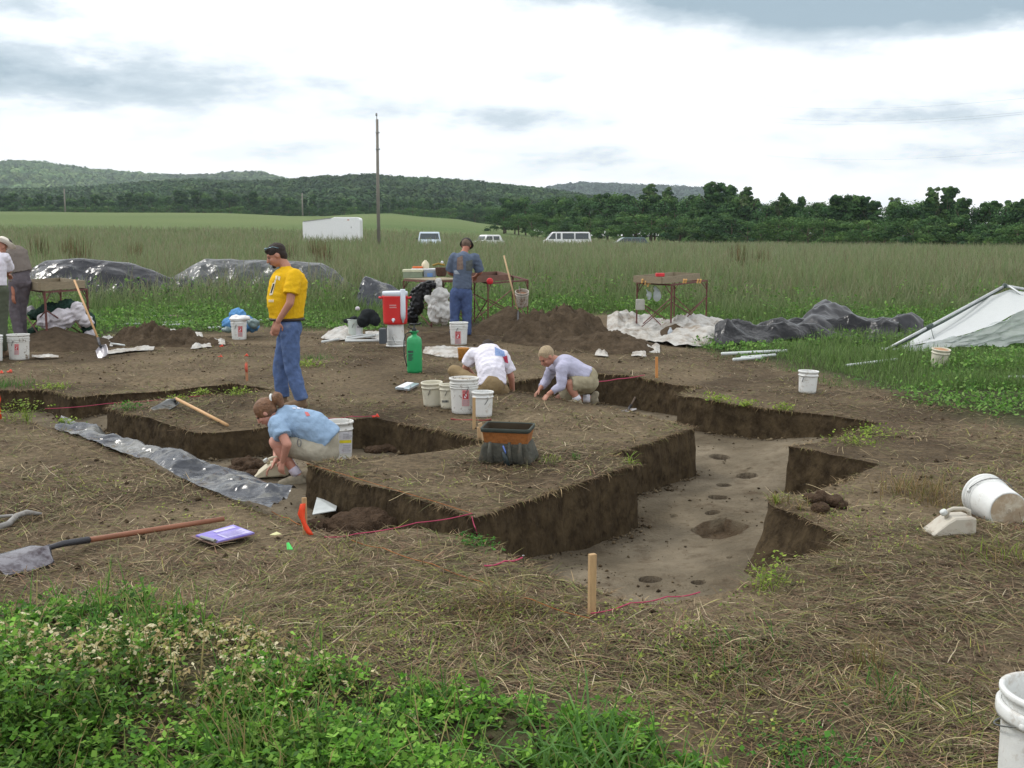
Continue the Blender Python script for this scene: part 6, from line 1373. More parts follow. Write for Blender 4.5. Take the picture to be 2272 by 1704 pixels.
def sheet(name, near, far, m, label, cat='plastic sheet', hump=0.0, cr=.02, cf=3.0, nu=110, nv=34, lift=.012, asym=1.0, fine=1.0, group=None, aniso=1.0, clearance=True):
    """a plastic sheet between a near and a far edge (u, v, z lists), thrown over whatever makes the hump"""
    def line(L, s):
        L = [G(u, v, z) for u, v, z in L]; a = np.array([tuple(p) for p in L]); t = np.r_[0, np.cumsum(np.linalg.norm(np.diff(a, axis=0), axis=1))]; t /= t[-1]
        return np.stack([np.interp(s, t, a[:, k]) for k in range(3)], 1)
    s = np.linspace(0, 1, nu); A = line(near, s); Bb = line(far, s); hp = np.interp(s, np.linspace(0, 1, len(hump)), hump) if isinstance(hump, (list, tuple)) else np.full(nu, hump); V = []
    for j in range(nv):
        t = j / (nv - 1); P = A * (1 - t) + Bb * t; hh = hp * math.sin(PI * t ** asym) ** .8 if 0 < t < 1 else hp * 0
        x, y = P[:, 0], P[:, 1]; w = .35 + .65 * math.sin(PI * t)
        n = cr * (2.6 * crease(x * aniso, y, cf, len(label)) + fine * crease(x, y, cf * 2.7, 5) + vnoise(x * cf * .6, y * cf * .6)) * w
        ed = min(1, 4 * min(t, 1 - t)); jit = (.10 * vnoise(x * 3 + 3, y * 0 + t * .5) + .04 * vnoise(x * 9 + 3, y * 0 + t)) * (1 - ed) * min(1, cr * 16) * (0 if name == 'plastic_sheet' and 'trench' in label else 1)
        V.append(np.stack([x, y + jit, P[:, 2] + hh + n + lift + cr * 1.1 * w], 1))
    V = np.concatenate(V); b = (np.arange(nv - 1)[:, None] * nu + np.arange(nu - 1)[None]).ravel()
    o = obj(name, npmesh(name, V, np.stack([b, b + 1, b + nu + 1, b + nu], 1)), m, smooth=True); tag(o, label, cat, group); return o
sheet('plastic_sheet', [(118, 952, .01), (158, 969, 0), (220, 992, 0), (268, 1008, 0), (330, 1029, 0), (345, 1040, 0), (416, 1074, 0), (515, 1109, 0), (601, 1140, .01)],
      [(150, 936, -.16), (179, 946, -.16), (222, 950, -.10), (243, 984, -.22), (254, 996, -.22), (309, 1003, -.16), (345, 1018, -.14), (381, 1010, -.03), (416, 1014, -.03), (443, 1032, -.08), (481, 1046, -.10), (550, 1060, -.08), (598, 1079, -.06), (666, 1092, -.03)], GREYPL,
      'long grey plastic sheet draped over the near edge of the trench', cr=.045, cf=2.4, nu=240, nv=44, hump=[.0, .02, .0, .02, .03, .03, .02, .02, .0])
def mound(crest, dist, half, m, label, base_z=-.05, cr=.05, cf=1.3):
    c = np.array(crest, float); s = np.linspace(0, 1, 150); u = np.interp(s, np.linspace(0, 1, len(c)), c[:, 0]); v = np.interp(u, c[:, 0], c[:, 1]); x = AZX(u) * dist; zc = CAM_H + (HOR - v) * dist / FOC; V = []; nv = 40
    for j in range(nv):
        t = -1 + 2 * j / (nv - 1); w = np.maximum(.25, zc / zc.max()); y = dist + t * half * w
        z = zc * (1 - abs(t) ** 1.7) + base_z * abs(t) + cr * (2.2 * crease(x * .8 + .3 * y, y * 1.4, cf, 3) + .9 * crease(x, y, cf * 2.6, 9)) * (.12 + min(1, (1 - abs(t)) * 2.5)) * (0.06 + .94 * abs(t) ** .7)
        V.append(np.stack([x, y, z], 1))
    V = np.concatenate(V); n = 150; b = (np.arange(nv - 1)[:, None] * n + np.arange(n - 1)[None]).ravel()
    o = obj('covered_pile', npmesh('covered_pile', V, np.stack([b, b + 1, b + n + 1, b + n], 1)), m, smooth=True); tag(o, label, 'covered pile', 'plastic covered spoil piles')
DS = smat('dark_shiny_sheet', (20, 23, 33), .24, .5, var=.15, scale=1, crinkle=1.8, bump=.2, bscale=3)
mound([(40, 650), (66, 618), (85, 590), (110, 576), (180, 572), (230, 576), (290, 582), (330, 596), (380, 612), (440, 628), (500, 640), (540, 655)], 29.5, 1.6, DS, 'shiny dark plastic covered spoil pile behind the left sieve table', cr=.20, cf=1.1)
mound([(300, 655), (345, 634), (400, 606), (440, 584), (460, 573), (540, 575), (600, 578), (650, 578), (715, 582), (745, 598), (770, 622), (800, 642), (820, 655)], 30.5, 1.6, SILV, 'silver grey plastic covered spoil pile behind the man in yellow', cr=.11, cf=1.4)
mound([(790, 660), (797, 640), (806, 618), (812, 612), (840, 620), (870, 632), (900, 650)], 28, .7, GREYPL, 'small grey plastic covered pile left of the left middle table', cr=.12, cf=2)
sheet('plastic_sheet', [(1585, 768, .0), (1600, 774, 0), (1650, 772, 0), (1700, 768, 0), (1800, 763, 0), (1860, 762, 0), (1930, 766, 0), (1990, 768, 0)], [(1590, 744, 0), (1640, 745, 0), (1700, 742, 0), (1780, 742, 0), (1860, 740, 0), (1930, 742, 0), (1995, 744, 0)], BLACKPL,
      'long folded black plastic sheet lying at the right grass edge', hump=[.12, .26, .10, .22, .26, .24, .16, .12, .1], cr=.13, cf=1.7, fine=.45, asym=.8, nu=220, nv=44)
sheet('plastic_sheet', [(1770, 752, 0), (1810, 756, 0), (1870, 758, 0), (1940, 758, 0), (2000, 762, 0), (2045, 760, 0)], [(1790, 728, 0), (1830, 724, 0), (1880, 724, 0), (1940, 728, 0), (2000, 735, 0), (2050, 740, 0)], smat('charcoal_sheet', (26, 28, 34), .30, .35, var=.2, scale=2.5, bump=.3, bscale=9),
      'peaked heap of crumpled charcoal plastic left of the fallen canopy', hump=[.14, .36, .42, .30, .2, .15, .13, .18, .18, .04], cr=.17, cf=1.3, fine=.4, asym=.9, nu=190, nv=60)
sheet('plastic_sheet', [(1345, 745, 0), (1380, 756, 0), (1440, 762, 0), (1500, 770, 0), (1560, 770, 0), (1590, 765, 0)], [(1350, 722, 0), (1400, 712, 0), (1470, 716, 0), (1520, 714, 0), (1550, 720, 0), (1640, 735, 0)], WHPL, 'dirty white plastic sheet spread under the lone sieve table', hump=[.05, .16, .1, .02, .12, .16, .06], cr=.10, cf=1.8)
for near, far, lb, hp in [([(712, 752, 0), (740, 757, 0), (775, 755, 0)], [(755, 730, 0), (775, 727, 0), (800, 735, 0)], 'white sheet scrap lying left of the cloudy bucket', .09), ([(812, 752, 0), (850, 756, 0)], [(810, 738, 0), (850, 740, 0)], 'pale sheet scrap between the cloudy bucket and the upturned bucket', .04),
                          ([(938, 786, 0), (975, 794, 0), (1040, 798, 0), (1080, 795, 0)], [(945, 776, 0), (980, 772, 0), (1020, 774, 0), (1075, 778, 0)], 'dirty white sheet crumpled before the bucket of the man in grey blue', .05),
                          ([(1320, 792, 0), (1350, 794, 0)], [(1325, 782, 0), (1345, 780, 0)], 'small white scrap at the foot of the large dirt pile', .05), ([(1424, 784, 0), (1465, 786, 0)], [(1430, 772, 0), (1462, 768, 0)], 'folded white scrap right of the crumbly dirt pile', .06), ([(1400, 792, 0), (1435, 794, 0)], [(1405, 784, 0), (1430, 784, 0)], 'flat white scrap in front of the folded one by the dirt pile', .03),
                          ([(236, 788, 0), (300, 781, 0), (340, 779, 0)], [(240, 781, 0), (300, 776, 0), (345, 774, 0)], 'long strip of dirty white sheet before the clumpy dirt pile', .03), ([(424, 776, 0), (470, 772, 0)], [(430, 770, 0), (465, 767, 0)], 'short strip of white sheet right of the long one', .02),
                          ([(466, 765, 0), (500, 768, 0)], [(470, 757, 0), (498, 757, 0)], 'crumpled scrap of white sheet beside a red ribbon', .05), ([(372, 742, 0), (392, 743, 0)], [(374, 735, 0), (390, 735, 0)], 'white scrap behind the clumpy dirt pile', .04), ([(428, 748, 0), (450, 750, 0)], [(430, 741, 0), (448, 741, 0)], 'white scrap right behind the clumpy dirt pile', .04),
                          ([(222, 768, 0), (250, 770, 0)], [(225, 752, 0), (250, 750, 0)], 'white scrap by the leaning shovel blade', .06), ([(70, 796, 0), (130, 795, 0)], [(72, 793, 0), (130, 792, 0)], 'thin pale strip lying right of the muddy bucket', .005)]:
    sheet('plastic_scrap', near, far, WHPL, lb, cr=.02, cf=7, nu=36, nv=14, hump=[hp * .4, hp, hp * .6, hp, hp * .3])
# bundles
def bundle(name, prims, m, label, cat, wr=.03, wf=7, y=None, vox=.018):
    P = [('e', D(u, v, yy), (rx, ry, rz)) for (u, v, yy, rx, ry, rz) in prims]; o = blobmesh(name, P, m, None, vox, 2, wr, wf); tag(o, label, cat); return o
DG = CLOTH('dark_green_tarp', (40, 62, 54), var=.2); WB = CLOTH('white_tarp', (206, 202, 208), var=.05)
bundle('tarp_bundle', [(84, 698, 18.9, .15, .2, .10), (115, 688, 18.9, .22, .2, .12), (150, 682, 18.9, .18, .2, .13), (195, 718, 19.0, .12, .15, .22), (74, 735, 19.0, .08, .1, .08)], DG, 'dark green tarp bundled under the left sieve table', 'tarp')
bundle('cloth_bundle', [(105, 712, 18.65, .17, .14, .14), (140, 705, 18.6, .2, .14, .16), (172, 690, 18.65, .12, .12, .17), (190, 712, 18.7, .13, .12, .10), (66, 690, 18.9, .09, .1, .07), (130, 728, 18.6, .12, .1, .08), (196, 745, 18.9, .07, .1, .10), (205, 742, 18.9, .05, .05, .08)], WB, 'white cloth bundled over the dark green tarp at the left table', 'cloth', .035)
bundle('plastic_bundle', [(925, 668, 21.4, .14, .15, .28), (940, 645, 21.4, .16, .15, .16), (955, 632, 21.5, .14, .15, .08), (915, 700, 21.4, .12, .12, .20)], BLACKPL, 'black plastic bundled under the table left of the man', 'plastic')
bundle('cloth_bundle', [(965, 690, 21.15, .14, .15, .26), (978, 655, 21.2, .17, .15, .14), (985, 690, 21.2, .15, .14, .26), (952, 665, 21.2, .08, .1, .10), (972, 632, 21.5, .08, .1, .12)], CLOTH('dirty_white_sheeting', (200, 200, 198), dirt=lin((120, 104, 92)), dirt_scale=9, dirt_lo=.55, dirt_hi=.7), 'dirty white sheeting bundled behind the legs of the man in grey blue', 'cloth', .035)
bundle('tarp_bundle', [(527, 702, 20.2, .15, .15, .15), (510, 718, 20.2, .14, .15, .11), (540, 712, 20.3, .18, .12, .10), (560, 724, 20.2, .12, .14, .10), (535, 730, 20.2, .2, .1, .05)], CLOTH('sky_blue_tarp', (96, 146, 196), var=.25), 'sky blue tarp bundled behind the cloth covered bucket', 'tarp')
bundle('cloth_bundle', [(562, 718, 20.0, .10, .1, .10), (505, 732, 20.0, .10, .1, .05)], mat('grey_green_film', lin((112, 132, 132)), rough=.35, var=.2), 'grey green film bundled at the right of the blue tarp', 'cloth')
bundle('backpack', [(818, 702, 19.8, .17, .13, .14), (806, 712, 19.75, .12, .12, .12), (832, 712, 19.75, .10, .12, .10)], CLOTH('black_nylon', (34, 38, 40), var=.2), 'black backpack lying left of the red cooler', 'backpack', .015)
bundle('rag', [(793, 684, 19.9, .045, .04, .04)], WB, 'small white rag on top of the black backpack', 'cloth', .01, 14)
bundle('dark_bag', [(773, 712, 20.0, .10, .08, .05), (785, 706, 20.1, .08, .08, .04)], MATS['black_nylon'], 'small dark bag lying behind the cloudy bucket', 'bag', .01)
boxat(841, 730, 855, 763, 18.1, .25, mat('slate_grey_metal', lin((70, 76, 82)), rough=.6), 'metal_box', 'narrow dark grey metal box left of the upturned bucket', 'box', .008)
boxat(350, 701, 390, 718, 23.6, .25, mat('lilac_grey_plastic', lin((168, 158, 160)), rough=.6), 'crate', 'lilac grey crate with a brown lid in the grass behind the dirt pile', 'crate', .01, lid=mat('dull_brown_lid', lin((120, 92, 88)), rough=.7))
o = lathe_thing('wicker_tub', base(1028, 800), [(0, 0), (.07, 0), (.085, .18), (.09, .19), (.08, .19), (.065, .02), (0, .02)], mat('orange_wicker', lin((186, 130, 60)), rough=.8, var=.3, scale=40), 'orange ribbed tub left of the person in white', 'tub')
bm = bmesh.new()
bm.free()
# orange tub belongs beside the sleeve of the seated person
# ------------------------------------------------------------------ pipes, stakes, strings
PVC = mat('white_pvc', lin((206, 212, 212)), rough=.4, var=.05)
for (a, b, r, lb) in [((715, 765), (752, 759), .022, 'short white pipe end pointing left of the pipe stack'), ((768, 760), (845, 748), .022, 'white pipe crossing the stack left of the upturned bucket'), ((770, 755), (846, 745), .022, 'rear white pipe of the stack left of the upturned bucket'), ((766, 763), (842, 762), .022, 'front white pipe of the stack left of the upturned bucket'),
                      ((1601, 793), (1745, 786), .025, 'longest white pipe of the three at the right grass edge'), ((1645, 801), (1720, 795), .022, 'middle short white pipe at the right grass edge'), ((1627, 806), (1690, 801), .024, 'front white pipe at the right grass edge'),
                      ((1878, 818), (1990, 804), .018, 'thin white pipe lying in the grass below the canopy'), ((2238, 845), (2300, 845), .020, 'white pipe cut by the right picture edge in the grass'), ((1955, 780), (2062, 784), .018, 'grey white pipe at the foot of the fallen canopy'),
                      ((244, 767), (258, 756), .016, 'short white stick propped by the leaning shovel'), ((246, 768), (276, 772), .016, 'short white stick lying before the leaning shovel'),
                      ((290, 716), (350, 706), .022, 'pale pipe left of the lilac crate'), ((355, 722), (425, 719), .022, 'pale pipe in front of the lilac crate'), ((280, 724), (330, 723), .02, 'pale pipe at the left of the pipes by the crate'), ((395, 702), (450, 695), .02, 'pale pipe right of the lilac crate'), ((360, 727), (410, 725), .02, 'lowest pale pipe before the lilac crate'), ((575, 716), (602, 712), .02, 'pale pipe left of the man in yellow'), ((462, 733), (492, 731), .02, 'pale pipe left of the blue tarp')]:
    pa, pb = GG(*a), GG(*b); pa.z += r + .03; pb.z += r + .03; bm = bmesh.new(); bm_tube(bm, [pa, pa.lerp(pb, .5), pb], r, 10); bm2 = obj('pipe', bm, PVC, None, True); tag(bm2, lb, 'pipe', 'white pipes on the ground')
PINE = mat('stake_pine', lin((178, 148, 108)), rough=.85, var=.15, scale=8, streak=(10, 10, 1)); OR = mat('orange_flagging', lin((255, 84, 40)), rough=.5, transl=.25); PK = mat('pink_twine', lin((170, 62, 92)), rough=.8); ORT = mat('orange_twine', lin((150, 92, 44)), rough=.85)
def stake(u, vb, vt, w, label, m=None, lean=(0, 0), th=None, rz=.3):
    p = GG(u, vb); t = D(u, vt, p.y); h = t.z - p.z; M = Matrix.Translation(p) @ Matrix.Rotation(rz, 4, 'Z') @ Matrix.Rotation(lean[0], 4, 'X') @ Matrix.Rotation(lean[1], 4, 'Y')
    bm = bmesh.new(); bm_prism(bm, [(-w / 2, -(th or w * .45) / 2, -.05), (w / 2, -(th or w * .45) / 2, -.05), (w / 2, -(th or w * .45) / 2, h), (-w / 2, -(th or w * .45) / 2, h)], (0, th or w * .45, 0)); bmesh.ops.recalc_face_normals(bm, faces=bm.faces); bevel(bm, w * .06, 1); bm.transform(M)
    e = empty('stake', p); obj('post', bm, m or PINE, e); tag(e, label, 'stake', 'wooden stakes'); return e, p, h
stake(1313, 1368, 1229, .036, 'nearest wooden stake at the front corner of the right pit', th=.026, rz=.5)
e, p, h = stake(677, 1186, 1104, .03, 'wooden stake with a bright orange ribbon at the near trench corner')
def ribbon(e, p, pts, w, m=OR, name='flagging_ribbon'):
    n = len(pts); V = []
    for i, (dx, dy, z) in enumerate(pts):
        c = p + Vector((dx, dy, z)); ww = w * (1 + .2 * math.sin(i * 1.7)); V += [c + Vector((-ww / 2, 0, 0)), c + Vector((ww / 2, .004 * math.sin(i), .003))]
    F = [(2 * i, 2 * i + 1, 2 * i + 3, 2 * i + 2) for i in range(n - 1)]; o = obj(name, npmesh(name, [tuple(v) for v in V], F), m, e); so = o.modifiers.new('t', 'SOLIDIFY'); so.thickness = .002; return o
ribbon(e, p, [(-.004, -.022, h - .035), (-.012, -.026, h - .08), (-.010, -.03, h - .12), (.004, -.035, h - .16), (.02, -.04, h - .19), (.035, -.045, h - .215), (.05, -.05, .01)], .034)
ribbon(e, p, [(-.016, -.018, h - .07), (-.022, -.02, h - .10), (-.012, -.028, h - .13)], .03)
e, p, h = stake(548, 845, 803, .03, 'distant stake with faded orange marks left of the man in yellow', mat('faded_orange_wood', lin((176, 124, 92)), rough=.85, var=.15)); ribbon(e, p, [(0, -.02, h - .02), (0, -.02, h - .08), (.004, -.02, h - .13)], .03, mat('faded_flagging', lin((206, 96, 76)), rough=.7))
stake(1457, 838, 792, .035, 'orange toned stake behind the far trench', mat('orange_toned_wood', lin((196, 136, 80)), rough=.85, var=.12), lean=(0, -.02))
stake(1052, 951, 882, .03, 'wooden stake standing before the rightmost small bucket')
stake(1074, 978, 937, .035, 'leaning stub of a stake behind the tool bag', WOODL, lean=(0, -.22)); stake(1064, 975, 947, .032, 'shorter stub of a stake behind the tool bag', WOODL, lean=(0, -.08))
e, p, h = stake(-4, 934, 868, .03, 'stake wrapped in orange ribbon at the left picture edge'); ribbon(e, p, [(.01, -.02, h), (.02, -.02, h - .08), (.01, -.02, h - .14), (.03, -.02, .02)], .05)
lathe_thing('nail', base(1161, 1257), [(0, 0), (.003, 0), (.003, .06), (.007, .062), (.007, .066), (0, .066)], METAL, 'steel nail holding pink string at the front of the right pit', 'nail', 8)
for (u, v, lb) in [(492, 770, 'red ribbon tied beside the crumpled white scrap'), (489, 793, 'red ribbon on the ground left of the distant stake'), (546, 791, 'red ribbon knot right behind the distant stake'), (2, 829, 'red ribbon at the left edge beyond the trench'), (22, 827, 'second red ribbon beyond the trench near the left edge'), (835, 927, 'red ribbon at the rear corner of the middle pit')]:
    p = base(u, v); o = blobmesh('ribbon_knot', [('e', p + Vector((dx, 0, .012)), (.020, .016, .009)) for dx in (-.022, .02)] + [('e', p + Vector((.01, 0, .026)), (.014, .014, .02))], mat('red_orange_ribbon', lin((232, 78, 56)), rough=.6), None, .008, 1, .01, 30); tag(o, lb, 'ribbon', 'red marker ribbons')
def string(pts, m, label, r=.0030, sag=.01, z=.025):
    P = [GG(u, v) if len(q) == 0 else G(u, v, q[0]) for u, v, *q in pts]; Q = []
    for a, b in zip(P, P[1:]):
        for k in range(8): t = k / 8; c = a.lerp(b, t); c.z += z - sag * math.sin(PI * t); Q.append(c)
    Q.append(P[-1] + Vector((0, 0, z))); bm = bmesh.new(); bm_tube(bm, Q, r, 6); o = obj('string', bm, m, None, True); tag(o, label, 'string', 'grid strings')
string([(1311, 1374), (1400, 1350), (1480, 1336), (1553, 1326)], PK, 'pink twine from the nearest stake along the front of the right pit', .0036, z=.03)
string([(780, 1208), (850, 1226), (960, 1262), (1080, 1305), (1180, 1342), (1308, 1384)], ORT, 'orange twine running over the straw to the nearest stake', .0026, z=.028)
string([(603, 1141), (640, 1156), (678, 1174)], ORT, 'orange twine along the trench edge to the ribboned stake', z=.02)
string([(680, 1033, 0), (760, 1057, 0), (850, 1084, 0), (970, 1120, 0), (1048, 1145, 0)], ORT, 'orange twine along the front edge of the big central block', .0026, sag=0, z=.018)
string([(1048, 1147, 0.01), (925, 1168, .01), (790, 1193, .01), (720, 1200, 0)], PK, 'pink twine crossing the narrow trench at the block corner', .0035, sag=.01); string([(1047, 1146, .01), (1055, 1172, -.05), (1061, 1188, -.16)], PK, 'short pink twine hanging down from the block corner', .0035, z=0)
string([(1075, 1267), (1120, 1256), (1160, 1248)], PK, 'pink twine tied to the steel nail', .005, z=.03)
string([(100, 912, .0), (240, 900, 0), (430, 884, 0), (470, 878, 0)], PK, 'pink twine over the far left trench', .0035); string([(720, 933, 0), (780, 929, 0), (838, 926, 0)], PK, 'pink twine along the back edge of the middle pit', .004); string([(1317, 851, 0), (1370, 845, 0), (1430, 836, 0)], PK, 'pink twine across the far trench behind the fair haired person', .006)
string([(1000, 932), (1050, 934), (1090, 933)], mat('dull_red_tape', lin((140, 66, 62)), rough=.8), 'dull red tape lying before the four buckets', .010, z=.012)
tool_h = None

# ------------------------------------------------------------------ shovels
ASH = mat('ash_handle', lin((196, 156, 110)), rough=.6, var=.12, scale=6, streak=(2, 2, 12)); REDW = mat('red_brown_handle', lin((140, 92, 68)), rough=.6, var=.15, scale=6); STEEL = mat('worn_steel', lin((150, 148, 154)), rough=.35, metal=.55, var=.2, scale=5, dirt=lin((80, 70, 66)), dirt_scale=7, dirt_lo=.52, dirt_hi=.66)
def shovel(tip, sock, end, label, W=.22, bl=.28, nrm=(0, 0, 1), hm=None, sm=None, dish=.03, square=True, rh=.017):
    """tip of the blade, end of the socket, end of the handle; nrm points out of the blade's hollow side"""
    tip, sock, end = Vector(tip), Vector(sock), Vector(end); ax = (sock - tip).normalized(); n = Vector(nrm); s = ax.cross(n).normalized(); n = s.cross(ax).normalized(); e = empty('shovel', tip); V = []; nu, nv = 12, 16
    for j in range(nv + 1):
        t = j / nv; w = W / 2 * ((.92 + .08 * math.sin(PI * t)) if square else (1 - (1 - min(1, t * 1.7)) ** 2.2) ** .5); w *= 1 - .75 * sstep(.86, 1.0, t)
        for i in range(nu + 1):
            x = -1 + 2 * i / nu; c = tip + ax * (bl * t) + s * (w * x) - n * (dish * (1 - x * x) * (.4 + .6 * t)) - n * (.012 * math.sin(PI * t)) - n * (-.018 * math.exp(-(x / .16) ** 2) * max(0, t - .35)); V.append(tuple(c))
    F = [(j * (nu + 1) + i, j * (nu + 1) + i + 1, (j + 1) * (nu + 1) + i + 1, (j + 1) * (nu + 1) + i) for j in range(nv) for i in range(nu)]
    o = obj('blade', npmesh('blade', V, F), sm or STEEL, e, True); so = o.modifiers.new('t', 'SOLIDIFY'); so.thickness = .004
    a = tip + ax * bl * .92 - n * dish * .6; bm = bmesh.new(); bm_tube(bm, [a, a.lerp(sock, .4) + n * .01, sock], [.014, .019, .021], 10); obj('socket', bm, mat('dark_socket', lin((62, 62, 66)), rough=.5, metal=.4), e, True)
    bm = bmesh.new(); bm_tube(bm, [sock - (end - sock).normalized() * .02, sock.lerp(end, .5), end], [rh, rh * 1.02, rh * .95], 10); obj('handle', bm, hm or ASH, e, True); tag(e, label, 'shovel'); return e
shovel(GG(-2, 1278) + Vector((-.03, 0, .055)), GG(198, 1216) + Vector((0, 0, .05)), GG(497, 1166) + Vector((0, 0, .045)), 'big shovel with a red brown handle lying at the left foreground', W=.26, bl=.34, nrm=(0.1, -.3, 1), hm=REDW, dish=-.035, sm=mat('polished_steel', lin((128, 126, 132)), rough=.26, metal=.75, var=.12, dirt=lin((70, 62, 66)), dirt_scale=7, dirt_lo=.46, dirt_hi=.6))
shovel(GG(346, 912) + Vector((0, 0, .01)), GG(392, 903) + Vector((0, 0, .09)), GG(505, 951) + Vector((0, 0, .035)), 'shovel with a pale handle lying on the left block', W=.22, bl=.26, nrm=(.3, .2, 1), dish=.05, sm=mat('dark_worn_blade', lin((96, 98, 98)), rough=.4, metal=.5, var=.3))
p0 = G(229, 793, .0); shovel(p0 + Vector((0, 0, .01)), D(217, 750, 17.0), D(165, 622, 17.55), 'shovel leaning on the left sieve table with its blade on the ground', W=.20, bl=.29, nrm=(0, -1, .2), dish=.03)
shovel(G(1391, 912, -.34) , D(1400, 900, 14.1), D(1432, 840, 14.5), 'shovel standing in the far trench behind the fair haired person', W=.22, bl=.22, nrm=(-.3, -1, .5), hm=mat('grey_handle', lin((110, 96, 84)), rough=.8), rh=.014, sm=mat('pale_blade', lin((150, 148, 150)), rough=.5))
shovel(G(1150, 742, .10), D(1149, 690, 20.9), D(1118, 567, 21.2), 'long pale handled shovel leaning behind the table right of the man', W=.2, bl=.25, nrm=(0, -1, .2), hm=WOODL)
# grey grip of another tool at the left
bm = bmesh.new(); a, b, c = GG(-20, 1186), GG(38, 1160), GG(95, 1150); d = GG(20, 1152); up = Vector((0, 0, .03)); bm_tube(bm, [a + up, GG(20, 1172) + up, b + up * 1.6, GG(60, 1152) + up * 1.5, c + up], [.022, .02, .018, .02, .008], 8); bm_tube(bm, [b + up, GG(28, 1154) + up, GG(0, 1156) + up], [.014, .012, .01], 8); o = obj('tool_grip', bm, mat('grey_grip', lin((138, 136, 132)), rough=.6, var=.2, dirt=lin((96, 88, 78)), dirt_scale=8), None, True); tag(o, 'grey forked tool grip lying at the left edge above the big shovel', 'tool')

# ------------------------------------------------------------------ scoops, clipboard, tool bag
def scoop(p, yaw, k, label, M=None, m=None):
    """a scoop cut from a square plastic jug: slanted open mouth, moulded handle, screw cap"""
    m = m or mat('scoop_plastic', lin((202, 196, 182)), rough=.45, var=.04, dirt=lin((158, 136, 114)), dirt_scale=8, dirt_lo=.52, dirt_hi=.75, transl=.2); e = empty('jug_scoop', p); T = Matrix.Translation(p) @ Matrix.Rotation(yaw, 4, 'Z') @ (M or Matrix.Identity(4)) @ Matrix.Scale(k, 4)
    # wedge: back wall tall at +x, floor wide, mouth open at -x; sides slope
    def pt(x, y, z): return Vector((x, y, z))
    sec = [(-.16, .078, .004, .012), (-.07, .078, .003, .085), (-.02, .078, .003, .115), (.09, .076, .003, .118), (.118, .07, .008, .108), (.126, .058, .025, .09)]
    bm = bmesh.new(); rings = []
    for x, hw, z0, z1 in sec:
        r = [(-hw * .9, z0), (hw * .9, z0), (hw, z0 + (z1 - z0) * .12), (hw * .98, z1 * .90 + z0 * .1), (hw * .88, z1), (-hw * .88, z1), (-hw * .98, z1 * .90 + z0 * .1), (-hw, z0 + (z1 - z0) * .12)]
        rings.append([bm.verts.new(T @ pt(x, y, z)) for y, z in r])
    for a, b in zip(rings, rings[1:]):
        for i in range(8):
            bm.faces.new((a[i], a[(i + 1) % 8], b[(i + 1) % 8], b[i]))
    bm.faces.new(rings[-1]); bmesh.ops.recalc_face_normals(bm, faces=bm.faces)
    o = obj('scoop_body', bm, m, e, False); so = o.modifiers.new('t', 'SOLIDIFY'); so.thickness = .003
    bm = bmesh.new(); bm_tube(bm, [T @ Vector(q) for q in ((-.045, 0, .10), (-.03, 0, .148), (.0, 0, .158), (.07, 0, .155), (.105, 0, .14), (.112, 0, .10))], [.012 * k, .013 * k, .013 * k, .013 * k, .014 * k, .012 * k], 8); obj('grip', bm, m, e, True)
    bm = bmesh.new(); bm_lathe(bm, [(0, 0), (.022, 0), (.022, .022), (.018, .028), (0, .028)], seg=16, M=T @ Matrix.Translation((-.055, 0, .125)) @ Matrix.Rotation(-.6, 4, 'Y')); obj('cap', bm, mat('pale_cap', lin((206, 210, 208)), rough=.5), e, True)
    tag(e, label, 'scoop'); return e
scoop(base(2112, 1183), .12, 1.0, 'cut plastic jug scoop lying left of the overturned bucket')
q = G(608, 1072, -.335); q.z = FZ(q.x, q.y) + .01; scoop(q, .25, 1.05, 'cut plastic jug scoop under the hand of the squatting woman', m=mat('ivory_scoop', lin((206, 198, 172)), rough=.5, var=.05, dirt=lin((170, 150, 120)), dirt_scale=8))
bm = bmesh.new(); P = [D(693, 1141, 8.05), D(703, 1103, 8.45), D(749, 1118, 8.4), D(745, 1132, 8.1)]; bm_prism(bm, P, (0, 0, -.006)); bmesh.ops.recalc_face_normals(bm, faces=bm.faces); o = obj('dustpan', bm, mat('grey_white_pan', lin((196, 202, 202)), rough=.5, dirt=lin((140, 124, 104)), dirt_scale=6)); tag(o, 'flat white pan leaning on the clods in the near trench', 'dustpan')
